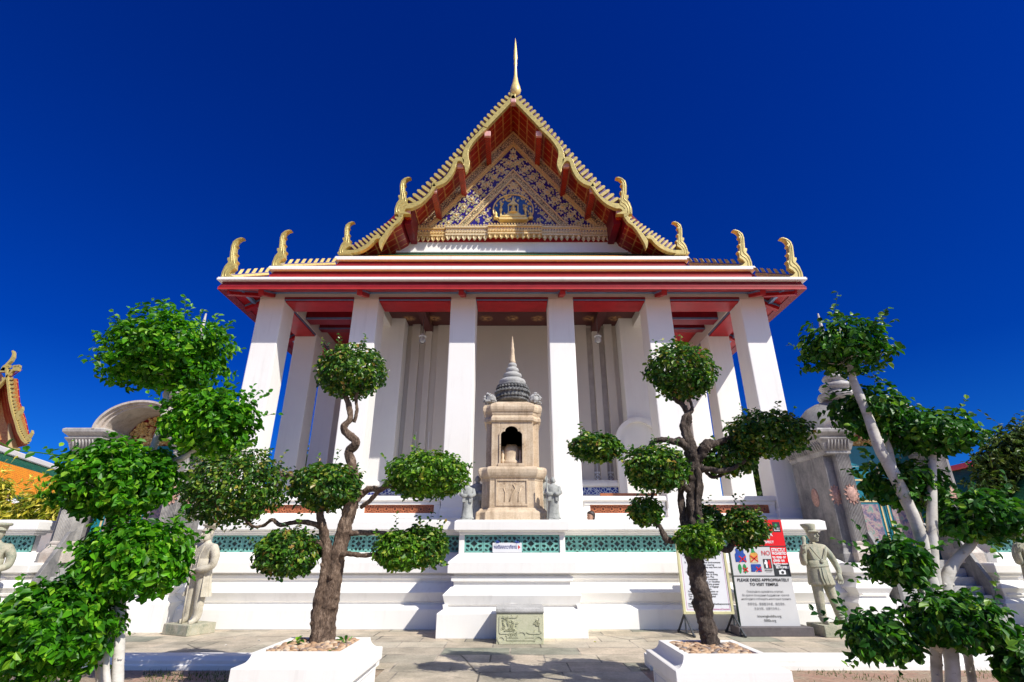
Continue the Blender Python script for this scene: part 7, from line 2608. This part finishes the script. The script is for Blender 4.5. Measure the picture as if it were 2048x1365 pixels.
    for (r0, r1, y0, y1) in ((0.82, 0.89, 12.16, 13.3), (0.89, 0.96, 12.09, 13.3), (0.96, 1.03, 12.02, 12.35)):
        vs = arc(r0, y0) + arc(r1, y0) + arc(r0, y1) + arc(r1, y1)
        m_ = n + 1
        fs = []
        for i in range(n):
            fs += [(i, i + 1, m_ + i + 1, m_ + i), (2 * m_ + i, 3 * m_ + i, 3 * m_ + i + 1, 2 * m_ + i + 1), (i, 2 * m_ + i, 2 * m_ + i + 1, i + 1), (m_ + i, m_ + i + 1, 3 * m_ + i + 1, 3 * m_ + i)]
        fs += [(0, m_, 3 * m_, 2 * m_), (n, 2 * m_ + n, 3 * m_ + n, m_ + n)]
        q.add(vs, fs)
    q.build("arch", M['marble_pink'], o)
    q = MB(); q.add(arc(0.818, 13.0, zc), [tuple(range(n + 1))]); q.add(arc(0.818, 13.05, zc), [tuple(range(n, -1, -1))])
    bx(q, -0.96, 0.96, 12.98, 13.1, 3.93, zc)
    ty_ = q.build("tympanum", M['dark_red'], o, fix=False)
    q = MB()
    r = random.Random(8)
    for k in range(150):
        a_ = r.uniform(0.05, PI - 0.05); rr_ = 0.8 * math.sqrt(r.random())
        petal(q, X0 + rr_ * math.cos(a_), zc - 0.02 + rr_ * 0.62 * math.sin(a_), r.uniform(0, 6.28), 0.15, 0.08, 13.0, 0.05, 0, 0)
    for k in range(90):
        petal(q, X0 + r.uniform(-0.9, 0.9), r.uniform(3.96, 4.1), r.uniform(0, 6.28), 0.15, 0.08, 12.98, 0.05, 0, 0)
    q.build("gold_relief", M['gold'], ty_, fix=False)
    # door leaves
    q = MB(); bx(q, -1.0, 1.0, 12.90, 12.975, 3.46, 3.95); bx(q, -1.0, -0.90, 12.86, 12.98, pt, 3.46); bx(q, 0.90, 1.0, 12.86, 12.98, pt, 3.46)
    q.build("door_frame", M['teal_paint'], o, 0.008)
    for s_ in (-1, 1):
        q = MB(); a, c = sorted((s_ * 0.012, s_ * 0.90)); bx(q, a, c, 12.91, 12.96, pt, 3.455)
        dl = q.build("door_leaf", M['teal_paint'], o, 0.006)
        q = MB()
        for xx in (0.06, 0.80):
            a, c = sorted((s_ * xx, s_ * (xx + 0.035))); bx(q, a, c, 12.895, 12.912, pt, 3.44)
        for zz in (1.62, 2.6, 3.1):
            a, c = sorted((s_ * 0.096, s_ * 0.799)); bx(q, a, c, 12.897, 12.912, zz, zz + 0.04)
        q.build("gilt_strip", M['gold'], dl)
        q = MB(); a, c = sorted((s_ * 0.15, s_ * 0.75)); bx(q, a, c, 12.900, 12.912, 1.72, 2.55)
        q.build("floral_panel", M['flower_relief'], dl)
    # attic, dome and ringed spire
    q = MB()
    bx(q, -1.40, 1.40, 13.12, 13.82, 4.2, 4.45)
    q.build("attic", M['marble_dark'], o, 0.02)
    q = MB()
    q.lathe([(1.34, 4.40), (1.36, 4.50), (1.33, 4.62), (1.22, 4.86), (1.02, 5.06), (0.74, 5.2), (0.5, 5.28), (0.42, 5.33)], (X0, 13.6, 0), 32, sx=0.94, sy=0.38)
    q.build("dome", M['marble_dark'], o)
    q = MB()
    q.lathe([(0.42, 5.31), (0.50, 5.34), (0.53, 5.42), (0.49, 5.5), (0.34, 5.54), (0.33, 5.6), (0.42, 5.63), (0.44, 5.69), (0.40, 5.76), (0.24, 5.80), (0.23, 5.86), (0.30, 5.9), (0.31, 5.95), (0.26, 6.02), (0.15, 6.06), (0.16, 6.2), (0.10, 6.3), (0.085, 6.9), (0.05, 7.5), (0.02, 7.95)], (X0, 13.55, 0), 24)
    q.build("spire", M['marble'], o)
    return o


gate(-1, "domed grey marble gate with arched top behind the bright green tree")
gate(1, "domed grey marble gate with teal door behind the forked white trunks")

# ------------------------------------------------------------------ buildings beyond
def gallery(name, label, A, B, width, eave_drop, bands, wallmat, ridgemat):
    """long low roofed gallery: ridge from A to B"""
    o = thing(name, label, "gallery", ((A.x + B.x) / 2, (A.y + B.y) / 2, 0))
    d = (B - A).normalized()
    s = Vector((d.y, -d.x, 0))
    if s.y > 0:
        s = -s
    dn = Vector((0, 0, -eave_drop))
    for sg, nm in ((1, 0), (-1, 1)):
        q = MB()
        prev = 0.0
        for f1, mi, dz in bands:
            p0 = s * (sg * width * prev) + dn * prev; p1 = s * (sg * width * f1) + dn * f1
            q.add([A + p0, B + p0, B + p1, A + p1], [(0, 1, 2, 3)], mi)
            prev = f1
        for z in (-0.12,):
            p0 = Vector((0, 0, z)); p1 = s * (sg * width) + dn + Vector((0, 0, z))
            q.add([A + p0, B + p0, B + p1, A + p1], [(0, 1, 2, 3)], 3)
        q.build("roof", [M['tile_orange'], M['tile_green'], M['white'], M['dark_red']], o, fix=False)
    q = MB(); q.bar(A + Vector((0, 0, 0.12)), B + Vector((0, 0, 0.12)), 0.35, 0.32); q.build("ridge_coping", M[ridgemat], o, 0.05)
    q = MB()
    w2 = width * 0.8
    base = [A + s * w2, B + s * w2, B - s * w2, A - s * w2]
    zt2 = A.z - eave_drop * 0.85
    q.rings([[(p.x, p.y, -0.01) for p in base], [(p.x, p.y, zt2) for p in base]])
    q.build("wall", M[wallmat], o)
    return o


z_ = 6.6
A = gnd(-160, 852, z_); B = gnd(150, 953, z_)
A = Vector((A.x, A.y, z_)); B = Vector((B.x, B.y, z_))
gallery("gallery_building", "long gallery with orange tiled roof and white ridge beyond the left wall", A, B, 4.2, 4.0, [(0.16, 1, 0), (0.62, 0, 0), (0.68, 1, 0), (0.74, 2, 0), (0.95, 0, 0), (1.0, 1, 0)], 'white', 'white')
z_ = 6.2
A = gnd(1860, 952, z_); B = gnd(2150, 888, z_)
A = Vector((A.x, A.y, z_)); B = Vector((B.x, B.y, z_))
gallery("gallery_building", "long gallery with green tiled roof and red ridge beyond the right gate", A, B, 4.2, 4.0, [(0.9, 1, 0), (1.0, 0, 0)], 'white', 'bright_red')

# gabled hall whose corner shows at the left edge
HY = 46.0
hall = thing("gabled_hall", "red and gold gabled temple hall at the photo's far left edge", "temple", (at(-30, 900, HY).x, HY, 0))
off = (0.0, 680.0, 3.592)


def hpts(P):
    out = []
    for x, y in P:
        w_ = at(off[0] + x / off[2], off[1] + y / off[2], HY)
        out.append((w_.x, w_.z))
    return out


o1 = hpts([(22, 200), (60, 205), (72, 320), (88, 440), (108, 530), (132, 600), (150, 660), (182, 715), (205, 745)])
i1 = hpts([(12, 225), (46, 225), (57, 322), (70, 438), (90, 525), (114, 602), (132, 668), (160, 722), (186, 748)])
cx0 = at(-2, 800, HY).x
hrd = hpts([(22, 200)])[0]
for sg in (1, -1):
    def ms(P):
        return P if sg > 0 else [(2 * cx0 - x, z) for x, z in P][::-1]
    q = MB()
    poly = o1 + i1[::-1]
    q.prism(ms(poly), HY - 0.15, HY + 0.15)
    for i in range(len(o1) - 1):
        for k in range(4):
            t_ = k / 4
            x = o1[i][0] + (o1[i + 1][0] - o1[i][0]) * t_; z = o1[i][1] + (o1[i + 1][1] - o1[i][1]) * t_
            q.prism(ms([(x - 0.05, z), (x + 0.16, z + 0.05), (x + 0.2, z + 0.3), (x, z + 0.2)]), HY - 0.08, HY + 0.08)
    bb = q.build("bargeboard", M['crest_gold'], hall)
    for P in ([(118, 545), (135, 520), (160, 500), (165, 480), (168, 500), (155, 530), (140, 550), (128, 580)], [(180, 715), (205, 690), (228, 668), (234, 650), (238, 672), (222, 700), (200, 730), (188, 740)]):
        q = MB(); q.prism(ms(hpts(P)), HY - 0.12, HY + 0.12); q.build("horn_finial", M['crest_gold'], hall)
    q = MB()
    rp = [(hrd[0] - 0.3, hrd[1] - 0.2)] + [(x, z - 0.15) for x, z in o1[2:]]
    top = ms(rp)
    for i in range(len(top) - 1):
        a, c = top[i], top[i + 1]
        q.add([(a[0], HY, a[1]), (c[0], HY, c[1]), (c[0] - 42, HY + 25, c[1]), (a[0] - 42, HY + 25, a[1])], [(0, 1, 2, 3)])
    q.build("roof", M['soffit'], hall, fix=False)
q = MB(); q.prism(hpts([(8, 250), (34, 250), (50, 420), (92, 545), (112, 640), (120, 700), (20, 700), (-150, 700), (-120, 560), (-60, 350), (-20, 250)]), HY + 1.2, HY + 1.4); q.build("gable_board", M['soffit'], hall)
q = MB(); q.prism(hpts([(20, 590), (20, 870), (55, 870), (48, 720), (28, 640)]), HY + 0.5, HY + 1.1); q.build("gilded_pillar", M['gold'], hall)
q = MB(); q.prism([(cx0 - 2.2, HY + 1.5), (cx0 + 1.6, HY + 1.5), (cx0 - 36, HY + 26), (cx0 - 40, HY + 26)], 0, at(10, 900, HY).z, plane='xy'); q.build("wall", M['white'], hall)
q = MB(); q.prism(hpts([(62, 860), (72, 780), (98, 775), (120, 780), (130, 775), (118, 800), (98, 855), (85, 862)]), HY + 0.0, HY + 0.3); q.build("eave_bracket", M['crest_gold'], hall)
q = MB(); q.prism(hpts([(0, 235), (30, 200), (48, 178), (75, 150), (92, 125), (98, 105), (92, 85), (100, 79), (108, 95), (106, 125), (90, 155), (65, 178), (48, 205), (40, 235)]), HY - 0.15, HY + 0.15); q.build("roof_finial", M['crest_gold'], hall)


# ------------------------------------------------------------------ trees and shrubs beyond
def far_tree(name, label, cat, blobs, Y, n, L, W, matn, trunk_u, group=None, seed=1, barkm='bark'):
    b = at(trunk_u, 1050, Y)
    o = thing(name, label, cat, (b.x, Y, 0), group)
    topz = max(at(u, v, Y).z for u, v, rx, rz in blobs)
    q = MB()
    m = pxm(1000, Y)
    q.tube([(b.x, Y, -0.05), (b.x + 0.05, Y, topz * 0.4), (b.x - 0.05, Y, topz * 0.75), (b.x, Y, topz)], [0.02 * topz + 0.05, 0.018 * topz + 0.04, 0.01 * topz + 0.03, 0.02], 10, 0, 0.15, seed)
    q.build("trunk", M[barkm], o, fix=False)
    for k, (u, v, rx, rz) in enumerate(blobs):
        p = at(u, v, Y)
        q = MB()
        q.tube([(b.x, Y, p.z * 0.6), ((b.x + p.x) / 2, Y, p.z * 0.85), p], [0.05, 0.035, 0.02], 7)
        q.build("limb", M[barkm], o, fix=False)
        q = MB()
        crown_geo(q, p, (rx * m, rx * m * 0.8, rz * m), n, L, W, seed * 5 + k, 0.4, 0.7, 0.1, 0.6, 10, 0.12, 2.0)
        q.build("crown", M[matn], o, fix=False)
    return o


far_tree("broadleaf_tree", "olive green broadleaf tree beyond the green gallery roof at right", "tree", [(2015, 925, 52, 48), (2050, 890, 48, 45), (2060, 965, 60, 50), (1995, 985, 45, 40)], 27.0, 1900, 0.30, 0.14, 'leaf_far', 2030, None, 3)
far_tree("broadleaf_tree", "dark green tree seen low between the two leftmost temple columns", "tree", [(607, 935, 16, 28), (600, 985, 30, 40), (570, 975, 22, 30)], 52.0, 900, 0.5, 0.24, 'leaf_far', 603, None, 5)
far_tree("broadleaf_tree", "green tree seen low between the two rightmost temple columns", "tree", [(1518, 955, 18, 28), (1528, 995, 26, 35)], 52.0, 900, 0.5, 0.24, 'leaf_far', 1522, None, 6)
far_tree("variegated_shrub", "yellow variegated shrub rising highest at the photo's left edge behind the white wall", "shrub", [(-14, 990, 30, 34), (0, 1032, 42, 24)], 15.6, 1100, 0.20, 0.06, 'leaf_yellow', -5, "yellow shrubs behind the left wall", 7)
far_tree("variegated_shrub", "yellow variegated shrub just left of the marble gate behind the white wall", "shrub", [(82, 1012, 36, 24), (50, 1034, 34, 18), (108, 1026, 24, 20)], 15.6, 900, 0.20, 0.06, 'leaf_yellow', 75, "yellow shrubs behind the left wall", 8)
